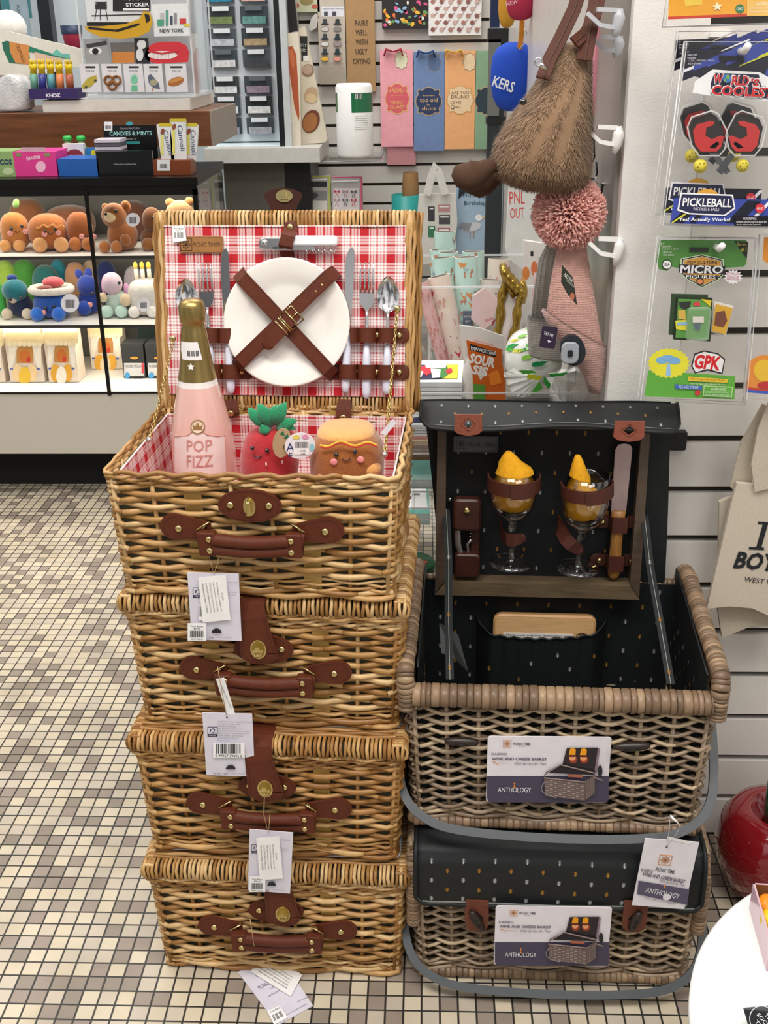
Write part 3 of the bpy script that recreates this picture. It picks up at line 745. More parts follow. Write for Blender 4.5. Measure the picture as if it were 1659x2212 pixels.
# cutlery
HAND = mat('dfe0ef', rough=.2, coat=.4)
def cutlery(kind, x, ytop, ybot, lean=0.0):
 yy = -.015; t = LF.p3(x - lean, ytop, yy); b = LF.p3(x + lean, ybot, yy); L = (t - b).length; ax = (t - b).normalized(); sd = Vector((ax.z, 0, -ax.x)); mb = MB()
 P = lambda s_, o=0, dy=0: b + ax * (s_ * L) + sd * o + Vector((0, dy, 0))
 hl = .42
 mb.tube([P(0.0), P(.015), P(.05), P(.15), P(.3), P(hl)], [.001, .0045, .0062, .0064, .0055, .0036], HAND, n=12)
 return mb, P, L, hl
def cut_out(mb, P, pts, m, th=.0012, cup=0.0):
 # outline given as (s, offset); smooth plate in the lid plane
 out = [P(s_, o) for s_, o in pts]; k = len(out)
 vs = [v + Vector((0, -th / 2, 0)) for v in out] + [v + Vector((0, th / 2, 0)) for v in out]
 mb.add(vs, [tuple(range(k)), tuple(range(2 * k - 1, k - 1, -1))] + [(i, (i + 1) % k, (i + 1) % k + k, i + k) for i in range(k)], m)
def fork(x, yt, yb, lean, label):
 mb, P, L, hl = cutlery('fork', x, yt, yb, lean); h = MB(); h2 = mb
 b = MB(); b.tube([P(hl - .01), P(.52), P(.60), P(.66)], [.0034, .0030, .0022, .0024], STEEL, n=10)
 cut_out(b, P, [(.655, -.002), (.67, -.0045), (.70, -.0088), (.73, -.0100), (.78, -.0104), (.78, .0104), (.73, .0100), (.70, .0088), (.67, .0045), (.655, .002)], STEEL, .0018)
 for k in range(4):
  o = -.0088 + .00587 * k; b.tube([P(.775, o), P(.86, o, -.002), P(.95, o, -.002), P(1.0, o, 0)], [.0016, .0015, .0013, .0006], STEEL, n=6)
 return h2, b, label
def spoon(x, yt, yb, lean, label):
 mb, P, L, hl = cutlery('spoon', x, yt, yb, lean); b = MB(); b.tube([P(hl - .01), P(.54), P(.64), P(.70)], [.0034, .0030, .0021, .0026], STEEL, n=10)
 def g(u, v):
  s_ = .69 + .31 * v; wv = .0155 * (math.sin(PI * min(1, max(0, v)) ** .85)) ** .62; o = (u * 2 - 1)
  return P(s_, o * wv, .0062 * (1 - o * o) * math.sin(PI * v) ** .7 - .002)
 b.grid(g, 12, 14, STEEL); return mb, b, label
def knife(x, yt, yb, lean, label):
 mb, P, L, hl = cutlery('knife', x, yt, yb, lean); b = MB(); b.tube([P(hl - .01), P(.5)], [.0034, .003], STEEL, n=10)
 cut_out(b, P, [(.49, -.003), (.60, -.0058), (.8, -.0068), (.93, -.0062), (.985, -.002), (1.0, .002), (.97, .0052), (.75, .0056), (.49, .0034)], STEEL, .0014)
 return mb, b, label
def put(args, name, cat, grp):
 h, b, label = args; T = LF.T
 for q in (h, b): q.v = [tuple(T @ Vector(v)) for v in q.v]
 lo = Vector(h.v[0]); t = thing(name, label, cat, lo, grp, world=True); b.build('head' if name != 'table_knife' else 'blade', t); h.build('handle', t)
put(spoon(405, 600, 835, 3, 'silver spoon with white handle behind the neck of the pink bottle'), 'spoon', 'spoon', 'cutlery strapped in the basket lid')
put(fork(450, 567, 848, 8, 'silver fork with white handle between the bottle and the plate'), 'fork', 'fork', 'cutlery strapped in the basket lid')
put(knife(492, 536, 852, 7, 'silver table knife with white handle left of the white plate'), 'table_knife', 'knife', 'cutlery strapped in the basket lid')
put(knife(752, 533, 850, -6, 'silver table knife with white handle right of the white plate'), 'table_knife', 'knife', 'cutlery strapped in the basket lid')
put(fork(792, 566, 862, -1, 'silver fork with white handle between the right knife and spoon'), 'fork', 'fork', 'cutlery strapped in the basket lid')
put(spoon(837, 595, 853, -2, 'silver spoon with white handle beside the gold chain on the lid'), 'spoon', 'spoon', 'cutlery strapped in the basket lid')
def band(x0, x1, y, hs, rv):
 # cutlery band bulging over each handle
 z = LF.q((x0 + x1) / 2, y, -.02)[1]; a = LF.q(x0, y, -.02)[0]; b = LF.q(x1, y, -.02)[0]; hp = [LF.q(h_, y, -.02)[0] for h_ in hs]
 N = 40; pts = []
 for i in range(N + 1):
  x = a + (b - a) * i / N; dd = min(abs(x - h_) for h_ in hp)
  pts.append(Vector((x, -.0095 - .0145 * max(0, 1 - (dd / .0125) ** 2) ** .5 if dd < .0125 else -.0095, z)))
 mb = MB(); ribbon(mb, pts, .0205, .0024, (0, -1, 0), LEA)
 for e, s_ in ((a, 1), (b, -1)): mb.ell((e, -.0095, z), (.007, .0012, .0102), LEA, n=12, k=6)
 for k in (-1, 1):
  for p, q in zip(pts[::2], pts[2::2]): mb.tube([p + Vector((0, -.0014, k * .0085)), p.lerp(q, .6) + Vector((0, -.0014, k * .0085))], .0003, LEAD, n=4, caps=False)
 o = on_lid(mb, 'cutlery_band')
 for x in rv:
  m_ = MB(); rivet(m_, LF.q(x, y, -.012)[0], -.0125, z, .0042); m_.build('rivet', o)
band(398, 500, 725, (415, 452, 490), (433, 475)); band(402, 535, 803, (418, 457, 497), (437, 478, 521))
band(757, 873, 724, (754, 792, 836), (768, 815, 862)); band(722, 873, 804, (750, 791, 835), (724, 768, 813, 862))
# chains
def chain(A, B, sag=.004):
 mb = MB(); A = Vector(A); B = Vector(B); L = (B - A).length; n_ = int(L / .0058); ax = (B - A).normalized(); s1 = ax.orthogonal().normalized(); s2 = ax.cross(s1)
 for i in range(n_):
  c = A.lerp(B, (i + .5) / n_) + Vector((0, 0, -sag * math.sin(PI * (i + .5) / n_))); s_ = s1 if i % 2 else s2
  s_ = (s_ + (s2 if i % 2 else s1) * .3).normalized()
  mb.tube([c + ax * (.0042 * math.cos(a)) + s_ * (.0026 * math.sin(a)) for a in [k * PI / 4 for k in range(8)]], .00075, mat('d8bf7a', rough=.2, metal=1.0, var=0), n=5, closed=True)
 return mb
I = OBM.inverted()
def chainobj(pa, wb):
 A = I @ (LF.T @ pa); B = I @ wb; mb = chain(A, B); rivet(mb, A.x, A.y - .002, A.z + .003, .005); mb.ell(B, (.004, .004, .004), STEEL); mb.build('stay_chain', ob)
chainobj(LF.p3(858, 672, -.018), at(831, 982, 1.285))
chainobj(LF.p3(374, 736, -.012), at(322, 950, 1.36))
# hinge straps
for (xa_, ya, xb_, yb) in ((500, 868, 500, 894), (744, 868, 742, 903)):
 mb = MB(); A = I @ (LF.T @ LF.p3(xa_, ya, -.012)); B = I @ (LF.T @ LF.p3(xb_, yb, -.018)); B.y = min(B.y, BD1 / 2 - .010)
 ribbon(mb, [A + Vector((0, -.001, .004)), A.lerp(B, .5) + Vector((0, -.002, 0)), B], [.018, .021, .023], .0028, (0, -1, 0), LEA); mb.prism([(x, z) for x, z in circ(B.x, B.z, .0115, .006, 10, 180, 360)], B.y - .0014, B.y + .0014, LEA)
 h = mb.build('hinge_strap', ob); m_ = MB(); rivet(m_, B.x, B.y - .004, B.z + .002, .0045); m_.build('rivet', h)
# the lid's leather closing flap standing up behind the top edge
mb = MB(); a = LF.p3(614, 470, .02); b = LF.p3(614, 432, .02)
fw = (LF.q(657, 430)[0] - LF.q(573, 430)[0])
out = [(-.32, -1.0), (.32, -1.0), (.36, -.2), (.5, .35), (.46, .62), (.25, .85), (0, .92), (-.25, .85), (-.46, .62), (-.5, .35), (-.36, -.2)]
hh = .021
mb.prism([(b.x + u * fw, b.z + v * hh - .004) for u, v in out], .010, .013, mat('38190f', rough=.55, var=.1, spec=.25))
stitch(mb, [(b.x + u * fw * .9, b.z + v * hh * .86 - .004) for u, v in out[2:]], .0098)
fl = on_lid(mb, 'closing_strap'); mb = MB(); mb.prism(circ(b.x + .002, b.z + .004, .012, .0085, 20), .008, .0102, BRASS); mb.box((b.x + .002, .007, b.z + .006), (.006, .004, .006), BRASS); mb.box((b.x + .002, .007, b.z + .001), (.012, .004, .003), BRASS)
mb.build('turn_lock', fl)
# ================================================================ THINGS IN THE OPEN BASKET
def inv_child(mb, name, par, label=None):
 I_ = Matrix() if par.get('worldspace') else par.matrix_world.inverted(); mb.v = [tuple(I_ @ Vector(v)) for v in mb.v]
 o = mb.build(name, par)
 if label: o['label'] = label
 return o
def loft(mb, secs, m, n=20, caps=True, e=1.0):
 # secs: (centre, half-width x, half-depth y) rings lying level
 vs = []; N = len(secs); sg = lambda v: math.copysign(abs(v) ** e, v)
 for c, a, b in secs:
  for k in range(n):
   t = 2 * PI * k / n; vs.append((c[0] + a * sg(math.cos(t)), c[1] + b * sg(math.sin(t)), c[2]))
 fs = [(i * n + k, i * n + (k + 1) % n, (i + 1) * n + (k + 1) % n, (i + 1) * n + k) for i in range(N - 1) for k in range(n)]
 if caps: fs += [tuple(range(n - 1, -1, -1)), tuple(range((N - 1) * n, N * n))]
 return mb.add(vs, fs, m, True)
YBt = 1.385
bc = at(427, 1000, YBt - .043); bx = bc.x; by = YBt
PINK = mat('e6b9ae', rough=.12, var=.05, scale=18, coat=.8); GOLD = mat('a8915a', rough=.34, metal=.9, var=.05); WHB = mat('efe9e4', rough=.15, coat=.7, var=.01)
def bz(py): return at(410, py, by - .03).z
prof_px = [(1120, 62), (1100, 70), (1000, 71), (965, 69), (930, 64), (895, 57), (862, 49), (840, 43.5), (828, 41), (800, 35.5), (775, 32), (745, 29), (725, 26.5), (716, 24.5), (708, 24.5), (704, 27), (690, 27.5), (672, 27), (662, 24), (657, 14), (656, 0)]
prof = [(r_ * .000602, bz(y_)) for y_, r_ in prof_px]
zfl = OBM.translation.z + .067
prof = [(0, zfl), (.038, zfl)] + [(.0425, zfl + .004)] + [(r_, z_) for r_, z_ in prof if z_ > zfl + .01]
def brad(z):
 for (r0, z0), (r1, z1) in zip(prof[2:], prof[3:]):
  if z0 <= z <= z1: return r0 + (r1 - r0) * (z - z0) / max(z1 - z0, 1e-6)
 return .042
bt = thing('champagne_bottle', 'pink and gold ceramic champagne bottle lettered POP FIZZ in the open basket', 'bottle', (bx, by, zfl), world=True)
TB = Matrix.Translation((bx, by, 0))
zg, zw = bz(830), bz(843)
def seg(a, b):
 o = [(brad(a), a)] + [(r_, z_) for r_, z_ in prof[2:] if a < z_ < b] + ([(brad(b), b)] if b < prof[-1][1] else [prof[-1]]); return o
mb = MB(); mb.lathe([(0, zfl)] + [(.038, zfl)] + [(.0425, zfl + .004)] + seg(zfl + .005, zw), PINK, 56, TB); mb.lathe(seg(zw, zg), WHB, 56, TB); mb.build('bottle_body', bt)
mb = MB(); mb.lathe([(r_ + .0004, z_) for r_, z_ in seg(zg, 9)], GOLD, 56, TB); mb.build('foil_cap', bt)
def onb(px, py, off=.0004):
 z = at(px, py, by - brad(bz(py))).z; r_ = brad(z); c = Vector((bx, by, z)); x = at(px, py, by - r_ * .8).x - bx
 a = math.asin(max(-.99, min(.99, x / (r_ + off)))); return Vector((bx + (r_ + off) * math.sin(a), by - (r_ + off) * math.cos(a), z))
def patch(mb, rows, m, off=.0004, nu=10):
 # rows: (py, xl, xr)
 vs = [];
 for py, xl, xr in rows:
  for i in range(nu + 1): vs.append(onb(xl + (xr - xl) * i / nu, py, off))
 return mb.add(vs, [(j * (nu + 1) + i, (j + 1) * (nu + 1) + i, (j + 1) * (nu + 1) + i + 1, j * (nu + 1) + i + 1) for j in range(len(rows) - 1) for i in range(nu)], m, True)
LBL = mat('ecd9d4', rough=.2, coat=.5); PKD = mat('cf8f86', rough=.3)
mb = MB(); rows = [(925, 429, 430), (933, 418, 440), (941, 408, 450), (948, 384, 470), (950, 374, 483), (975, 373, 485), (1005, 372, 487), (1030, 372, 488)]
patch(mb, rows, LBL); L_ = [onb(a, y, .0008) for y, a, b in rows]; R_ = [onb(b, y, .0008) for y, a, b in rows]
mb.tube(L_, .0007, PKD, n=4); mb.tube(R_, .0007, PKD, n=4)
def btxt(s, cx, cy, w_, h_):
 vs, fs = text_geo(s, .0); x0 = min(v[0] for v in vs); x1 = max(v[0] for v in vs); z0 = min(v[1] for v in vs); z1 = max(v[1] for v in vs)
 mb.add([onb(cx + ((a - x0) / (x1 - x0) - .5) * w_, cy - ((b - z0) / (z1 - z0) - .5) * h_, .0013) for a, b in vs], fs, PKD)
btxt('POP', 433, 963, 54, 24); btxt('FIZZ', 434, 996, 56, 25)
mb.build('label', bt)
mb = MB(); mb.add([onb(x, y, .0016) for x, y in circ(430, 922, 15.5, 15.5, 22)], [tuple(range(22))], mat('9a7548', rough=.3)); mb.add([onb(x, y, .002) for x, y in circ(430, 922, 13, 13, 22)], [tuple(range(22))], mat('e3cdb4'))
mb.add([onb(x, y, .0024) for x, y in ((421, 928), (419, 916), (425, 921), (430, 912), (435, 921), (441, 916), (439, 928))], [tuple(range(7))], mat('9a7548', rough=.3)); mb.build('crown_emblem', bt)
mb = MB(); st = []
for k in range(10):
 a = -PI / 2 + k * PI / 5; rr_ = 9 if k % 2 == 0 else 4; st.append(onb(414 + rr_ * math.cos(a), 792 + rr_ * math.sin(a), .0012))
mb.add(st, [tuple(range(10))], mat('f5f2ec')); mb.build('star', bt)
mb = MB(); patch(mb, [(739, 391, 428), (758, 390, 433), (778, 394, 438)], mat('f0efed'), .0012, 6)
for k in range(11):
 if k % 4 != 3: patch(mb, [(757, 406 + 2.3 * k, 407.4 + 2.3 * k), (769, 406.6 + 2.3 * k, 408 + 2.3 * k)], mat(BLACK), .0016, 1)
mb.build('price_sticker', bt)
# plush helpers
def plushmat(c): return mat(c, rough=.9, var=.10, scale=90, bump=.6, sheen=.5, bscale=500)
EYE = mat('121214', rough=.08, coat=1.0)
def blob(px, py, Y, rx, ry, m, mb, dep=None, e=1.0, rot=0, n=18, k=12):
 P_ = at(px, py, Y); s_ = mpp(P_); M3 = Matrix.Rotation(R(rot), 3, 'Y')
 mb.ell(P_, (rx * s_, (dep if dep else (rx + ry) / 2) * s_, ry * s_), m, n=n, k=k, rot=M3, e=e); return P_
YS = 1.335; RED = plushmat('b3222b'); GRN = plushmat('1f8a5c'); zf = OBM.translation.z + .067
P_ = at(583, 960, YS)
t = thing('strawberry_plush', 'small red smiling strawberry plush toy with green leaves in the open basket', 'plush toy', (P_.x, YS, zf), world=True)
mb = MB(); s_ = mpp(P_); secs = []
for py, cx_, hw in ((1062, 582, 20), (1055, 582, 44), (1030, 582, 60), (1000, 582, 65), (970, 583, 63), (945, 585, 56), (930, 586, 46), (922, 586, 30), (919, 586, 8)):
 c = at(cx_, py, YS); secs.append(((c.x, YS, max(c.z, zf)), hw * s_, hw * s_ * .8))
loft(mb, secs, RED, 28);
for x, y in ((600, 940), (610, 998), (575, 1003)):
 c = at(x, y, YS - .033); mb.ell(c, (.0012, .001, .003), mat('f3dcd2'), n=6, k=4)
mb.build('body', t)
mb = MB()
for tip, base_, w_ in (((536, 881), (572, 922), 13), ((557, 872), (590, 920), 15), ((618, 869), (596, 918), 14), ((642, 908), (600, 924), 12), ((600, 874), (588, 916), 14), ((640, 926), (596, 922), 9), ((560, 935), (585, 922), 12)):
 A = at(*base_, YS - .01); B = at(*tip, YS - .016); M_ = A.lerp(B, .55) + Vector((0, -.008, .004))
 mb.tube([A, A.lerp(M_, .5) + Vector((0, -.004, 0)), M_, M_.lerp(B, .6), B], [.003, w_ * s_ * .8, w_ * s_, w_ * s_ * .6, .0008], GRN, n=10, flat=.35, up=(0, -1, .3))
mb.build('leaves', t)
def face(eyes, smile, Yf, cheeks=(), er=5.5, par=None, cm='e98f90'):
 mb = MB()
 for x, y in eyes: blob(x, y, Yf, er, er, EYE, mb, dep=er, n=10, k=6)
 x, y, w_ = smile; mb.tube([at(x + w_ * math.cos(a), y + w_ * .6 * math.sin(a), Yf - .0005) for a in [PI * k / 8 for k in range(9)]], .0007, EYE, n=5)
 for x, y, r_ in cheeks: blob(x, y, Yf, r_, r_, plushmat(cm), mb, dep=r_ * .3, n=14, k=6)
 mb.build('face', par)
face([(545, 968), (577, 973)], (556, 983, 9), YS - .0305, par=t, er=5)
c = Card((589, 925, 628, 990), YS - .042, .001, 'b49a74', outline=circ(609, 957, 20, 32, 26, rot=8)); c.poly([(604, 938), (612, 930), (615, 941)], '2c6b4a'); c.poly([(612, 946), (622, 937), (624, 948)], '2c6b4a')
c.txt('FSC', 622, 965, 9, '3f3a2c'); inv_child(c.mb, 'swing_tag', t, 'kraft oval tag with leaf print')
c = Card((614, 934, 682, 992), YS - .046, .001, 'ece9ee', outline=circ(648, 963, 33, 28, 30, rot=-8)); c.txt('A', 627, 966, 17, '26386e'); c.txt('F', 628, 984, 13, '26386e'); c.ell(640, 944, 8, 5, 'e6d66a'); c.ell(660, 943, 7, 5, 'e79bb8'); c.ell(674, 966, 5, 8, '8fd0d8'); c.rect_(634, 952, 668, 981, 'f7f7f6'); c.barcode(637, 954, 666, 967); c.txt('1 of 62', 652, 973, 4, BLACK); c.txt('Gift', 655, 979, 4, BLACK)
inv_child(c.mb, 'round_tag', t, 'white round tag with pastel dots and barcode')
YH = 1.33; BRN = plushmat('9a5a22'); BUN = plushmat('d8a05c'); SKN = plushmat('c98a4a')
P_ = at(750, 975, YH); s_ = mpp(P_)
t = thing('hot_dog_plush', 'brown smiling hot dog plush toy in a tan bun inside the open basket', 'plush toy', (P_.x, YH, zf), world=True)
mb = MB(); c0 = at(750, 985, YH); mb.ell((c0.x, YH, c0.z - .006), (80 * s_, .045, .046), BRN, n=30, k=16, e=.7); mb.ell((c0.x, YH, zf + .03), (.040, .036, .03), BRN); mb.build('body', t)
mb = MB(); c = at(748, 938, YH + .006); mb.ell(c, (63 * s_, .040, 25 * s_), BUN, n=28, k=14, e=.75); mb.build('bun', t)
mb = MB()
for col, o in (('d8392c', 3), ('e8b92e', 0)): mb.tube([at(691 + 124 * u, 961 + o + 4.5 * math.sin(u * 13) - 3 * math.sin(u * PI), YH - .043 - .004 * math.sin(PI * u)) for u in [i / 30 for i in range(31)]], .0013, plushmat(col), n=6)
mb.build('mustard_stripe', t)
face([(726, 982), (767, 976)], (748, 990, 9), YH - .0455, [(721, 998, 8), (779, 993, 8)], par=t, er=5.5)
mb = MB(); blob(800, 1012, YH - .03, 24, 18, BUN, mb); mb.build('foot', t); mb = MB(); blob(705, 1024, YH - .03, 22, 18, BUN, mb); mb.build('foot', t)
c = Card((822, 903, 856, 940), YH - .02, .001, 'e4e3ea', outline=[(822, 936), (848, 905), (856, 915), (833, 941)]); inv_child(c.mb, 'swing_tag', t)
# ================================================================ HANG TAGS ON THE HONEY BASKETS
def string_(mb, pts, Y): mb.tube([at(x, y, Y) for x, y in pts], .0005, mat('c4a878', rough=.6), n=5)
LAV = 'dcd8e4'
def recyc(c, x, y, s_):
 c.rect_(x - s_ / 2, y - s_ / 2, x + s_ / 2, y + s_ / 2, '2c2c48'); c.rect_(x - s_ * .44, y - s_ * .44, x + s_ * .44, y + s_ * .22, LAV)
 for k in range(3):
  a = k * 120 + 30; q = circ(x, y - s_ * .1, s_ * .27, s_ * .27, 4, a, a + 80); q2 = circ(x, y - s_ * .1, s_ * .17, s_ * .17, 4, a, a + 80); c.poly(q + q2[::-1], '2c2c48')
 c.txt('PAPER', x, y + s_ * .35, s_ * .14, LAV)
def smallcard(c, cx, cy, w_, h_, rot, lines=5):
 cc, ss = math.cos(R(rot)), math.sin(R(rot)); T_ = lambda x, y: (cx + x * cc - y * ss, cy + x * ss + y * cc)
 c.k += 6; c.poly([T_(-w_ / 2, -h_ / 2), T_(w_ / 2, -h_ / 2), T_(w_ / 2, h_ / 2), T_(-w_ / 2, h_ / 2)], 'f4f3f1')
 tx = ('CD-23675', 'This finished good is compliant with', 'California Section 93120 Phase 2 for formaldehyde', 'CPSIA Title VI compliant for formaldehyde', 'Lot: RD COUNTY ZHENGYI WOVEN CO.,LTD', 'Manufacture Date: 01/2024')
 for i, s_ in enumerate(tx):
  x, y = T_(w_ * .30 - w_ * .125 * i, -h_ * .03); c.txt(s_, x, y, w_ * .055, '5a4a4a', wpx=h_ * (.2 if i == 0 else .72) , rot=-90 - rot)
def sticker(c, x0, y0, x1, y1):
 c.k += 3; c.rect_(x0, y0, x1, y1, 'f8f7f6'); w_ = x1 - x0; h_ = y1 - y0; c.txt('Picnic Basket', (x0 + x1) / 2, y0 + h_ * .18, h_ * .11, BLACK, wpx=w_ * .68); c.txt('$99.00', (x0 + x1) / 2, y0 + h_ * .32, h_ * .1, BLACK)
 c.barcode(x0 + w_ * .14, y0 + h_ * .42, x1 - w_ * .14, y1 - h_ * .2); c.txt('00451 28095', (x0 + x1) / 2, y1 - h_ * .1, h_ * .08, BLACK)
def back_print(c, x0, y0, x1, y1, full=True):
 w_ = x1 - x0; h_ = y1 - y0; recyc(c, x0 + w_ * .17, y0 + h_ * .29, w_ * .2)
 for i, s_ in enumerate(('© 2024 Picnic Time Family of Brands®', 'Moorpark, CA 93021, USA', 'All rights reserved', 'For warranty claims, call', 'Picnic Time Warranty Service Center', '888.742.6429   www.picnictime.com', 'ITEM# 142980   ASST 790 013', 'Designed in California', 'Made in China')):
  c.txt(s_, x0 + w_ * (.28 + .0095 * len(s_)), y0 + h_ * (.13 + .036 * i), h_ * .022, '77748a', wpx=w_ * .019 * len(s_))
 c.ell(x0 + w_ * .54, y1 - h_ * .12, w_ * .1, h_ * .07, '24222e', 14, a0=180, a1=360); c.txt('PICNIC TIME', x0 + w_ * .34, y1 - h_ * .05, h_ * .028, '3a3850', wpx=w_ * .3); c.txt('| FAMILY OF BRANDS', x0 + w_ * .68, y1 - h_ * .05, h_ * .022, '8a889c', wpx=w_ * .32)
def hang(rect, Y, label, draw, spin, string, wf=.0012):
 c = Card(rect, Y, wf, LAV, spin=spin); draw(c, *rect)
 t = thing('hang_tag', label, 'tag', tuple(c.base), 'swing tags on the wicker baskets', world=True)
 c.mb.build('card', t)
 mb = MB(); string_(mb, string, Y - .001); mb.build('string', t); return t
def d4(c, a, b, e, f):
 back_print(c, a, b, e, f); c.rect_(430, 1305, 445, 1338, 'f4f4f2'); c.barcode(432, 1307, 440, 1330); smallcard(c, 464, 1290, 60, 98, -6); sticker(c, 407, 1342, 447, 1380)
hang((409, 1238, 519, 1383), 1.20, 'grey swing tag with a white card and price sticker, hanging from the open basket', d4, 1.5, [(452, 1150), (447, 1180), (455, 1215), (462, 1240), (471, 1215), (473, 1180)])
def d3(c, a, b, e, f):
 back_print(c, a, b, e, f); c.rect_(461, 1602, 529, 1634, 'f7f7f6'); c.barcode(468, 1604, 522, 1625); c.txt('0 99967 39095 8', 495, 1630, 6, BLACK, wpx=58); c.ell(491, 1547, 2, 2, '333333')
hang((441, 1541, 548, 1676), 1.185, 'grey swing tag printed with a large barcode below the second handle from the top', d3, 1.2, [(470, 1440), (476, 1475), (489, 1544)])
c = Card((478, 1465, 496, 1542), 1.187, .0008, 'eeedec', spin=-11); c.txt('compliant with Section', 488, 1503, 4, '77748a', wpx=66, rot=-84); o = c.done('paper_slip', 'narrow white paper slip seen edge-on above the barcode swing tag', 'tag', 'swing tags on the wicker baskets')
def d2(c, a, b, e, f):
 back_print(c, a, b, e, f); smallcard(c, 583, 1850, 50, 92, -5); sticker(c, 540, 1888, 574, 1922)
hang((537, 1795, 630, 1927), 1.165, 'tilted grey swing tag with price sticker hanging from the third basket', d2, 5.0, [(571, 1720), (570, 1760), (580, 1800), (583, 1760)])
# the tag lying on the floor
def floor_tag():
 z = .0; pts = [(515, 2107), (605, 2052), (676, 2175), (612, 2212)]
 F = lambda x, y, h_=.002: atz(x, y, h_)
 t = thing('hang_tag', 'swing tag lying flat on the floor tiles in front of the lowest basket', 'tag', tuple(F(595, 2130, .0)), 'swing tags on the wicker baskets', world=True)
 mb = MB(); q = [F(514, 2100), F(596, 2049), F(676, 2172), F(600, 2214)]; lo = [v - Vector((0, 0, .0015)) for v in q]
 mb.add(q + lo, [(3, 2, 1, 0), (0, 1, 5, 4), (1, 2, 6, 5), (2, 3, 7, 6), (3, 0, 4, 7)], mat(LAV))
 ux = (q[2] - q[3]); uy = (q[0] - q[3])
 def tx(s_, u, v, w_, h_, m_, o, d, dz=.0006, A=None, ux=ux, uy=uy):
  A = A or q[3]; vs, fs = text_geo(s_); x0 = min(a for a, b in vs); x1 = max(a for a, b in vs); z0 = min(b for a, b in vs); z1 = max(b for a, b in vs)
  mb.add([A + ux * (u + ((a - x0) / (x1 - x0) - .5) * w_) + uy * (v + ((b - z0) / (z1 - z0) - .5) * h_) + Vector((0, 0, dz)) for a, b in vs], fs, mat(m_))
 tx('PICNIC TIME', .48, .80, .34, .03, '3a3850', 0, 0); tx('PICNIC BASKET', .48, .62, .62, .055, '3a3850', 0, 0); tx('CATALINA', .55, .53, .3, .03, '77748a', 0, 0); tx('with Picnic Service for Two', .5, .44, .5, .03, '77748a', 0, 0); tx('PICNIC TIME | FAMILY OF BRANDS', .6, .06, .6, .025, '8a889c', 0, 0)
 mb.tube([F(640, 2165, .003), F(672, 2150, .003)], .0002, mat('55536a'), n=4)
 mb.build('card', t)
 mb = MB(); Wc = [F(542, 2098, .005), F(566, 2055, .006), F(653, 2105, .005), F(628, 2152, .005)]
 mb.add(Wc + [v - Vector((0, 0, .0012)) for v in Wc], [(3, 2, 1, 0), (0, 1, 5, 4), (1, 2, 6, 5), (2, 3, 7, 6), (3, 0, 4, 7)], mat('f4f3f1'))
 for i, s_ in enumerate(('CD-23675', 'This finished good is compliant with', 'California Section 93120 Phase 2', 'CPSIA Title VI compliant for formaldehyde', 'Lot: RD COUNTY ZHENGYI WOVEN', 'Manufacture Date: 01/2024')):
  tx(s_, .5 if i else .2, .84 - .13 * i, .7 if i else .2, .055, '5a4a4a', 0, 0, A=Wc[0], ux=Wc[3] - Wc[0], uy=Wc[1] - Wc[0])
 mb.build('small_card', t)
 mb = MB(); Sq = [F(577, 2184, .004), F(604, 2172, .004), F(622, 2198, .004), F(592, 2214, .004)]; mb.add(Sq, [(3, 2, 1, 0)], mat('f8f7f6'))
 ux2 = Sq[2] - Sq[3]; uy2 = Sq[0] - Sq[3]
 for k in range(11):
  if k % 4 != 2: A = Sq[3] + ux2 * (.15 + .065 * k) + uy2 * .2 + Vector((0, 0, .0004)); mb.add([A, A + ux2 * .035, A + ux2 * .035 + uy2 * .4, A + uy2 * .4], [(0, 1, 2, 3)], mat(BLACK))
 tx('Picnic Basket', .5, .82, .7, .1, BLACK, 0, 0, .0004, Sq[3], ux2, uy2); mb.build('price_sticker', t)
 mb = MB(); mb.tube([at(540, 1985, 1.165), at(545, 2015, 1.16), at(548, 2040, 1.16), F(560, 2066, .008)], .0005, mat('c4a878'), n=5); mb.build('string', t)
floor_tag()
# ================================================================ GREY-BROWN WINE AND CHEESE BASKETS
CANV = mat('161a1b', rough=.55, var=.15, scale=400, bump=.25, bscale=900, spec=.45)
CANV2 = mat('15191b', rough=.55, var=.15, scale=400, bump=.25, bscale=900)
ANTW = mat('a9acaa', rough=.7); ANTG = mat('a8782c', rough=.7); THR = mat('8a8d88', rough=.8)
KW = [mat(c, rough=.36, var=.18, scale=70, bump=.2) for c in ('a28d74', '8a7763', 'b8a385', '786550')]
CANE = [mat(c, rough=.36, var=.18, scale=70, bump=.2) for c in ('8d745c', '7d6650', '9c8266', '715c48')]
TOG = mat('2b211b', rough=.35, var=.1)
GREYW = mat('474c4f', rough=.42, var=.08)
def ant(mb, o, ux, uz, s_, m):
 # little ant: three body lobes and six legs lying on the cloth
 o = Vector(o); n_ = ux.cross(uz) * -.0004 if ux.cross(uz).y > 0 else ux.cross(uz) * .0004
 P = lambda a, b: o + ux * (a * s_) + uz * (b * s_)
 for cz_, a, b in ((.33, .11, .14), (.05, .10, .15), (-.32, .15, .24)):
  mb.add([P(x, z + cz_) for x, z in circ(0, 0, a, b, 7)], [tuple(range(7))], m)
 for sx in (-1, 1):
  for (z0, z1, w_) in ((.12, .42, .34), (.05, .0, .36), (-.05, -.38, .34)):
   mb.add([P(sx * .08, z0 + .025), P(sx * w_, z1 + .02), P(sx * w_, z1 - .03), P(sx * .08, z0 - .035)], [(0, 1, 2, 3)], m)
  mb.add([P(sx * .03, .42), P(sx * .16, .60), P(sx * .19, .58), P(sx * .07, .40)], [(0, 1, 2, 3)], m)
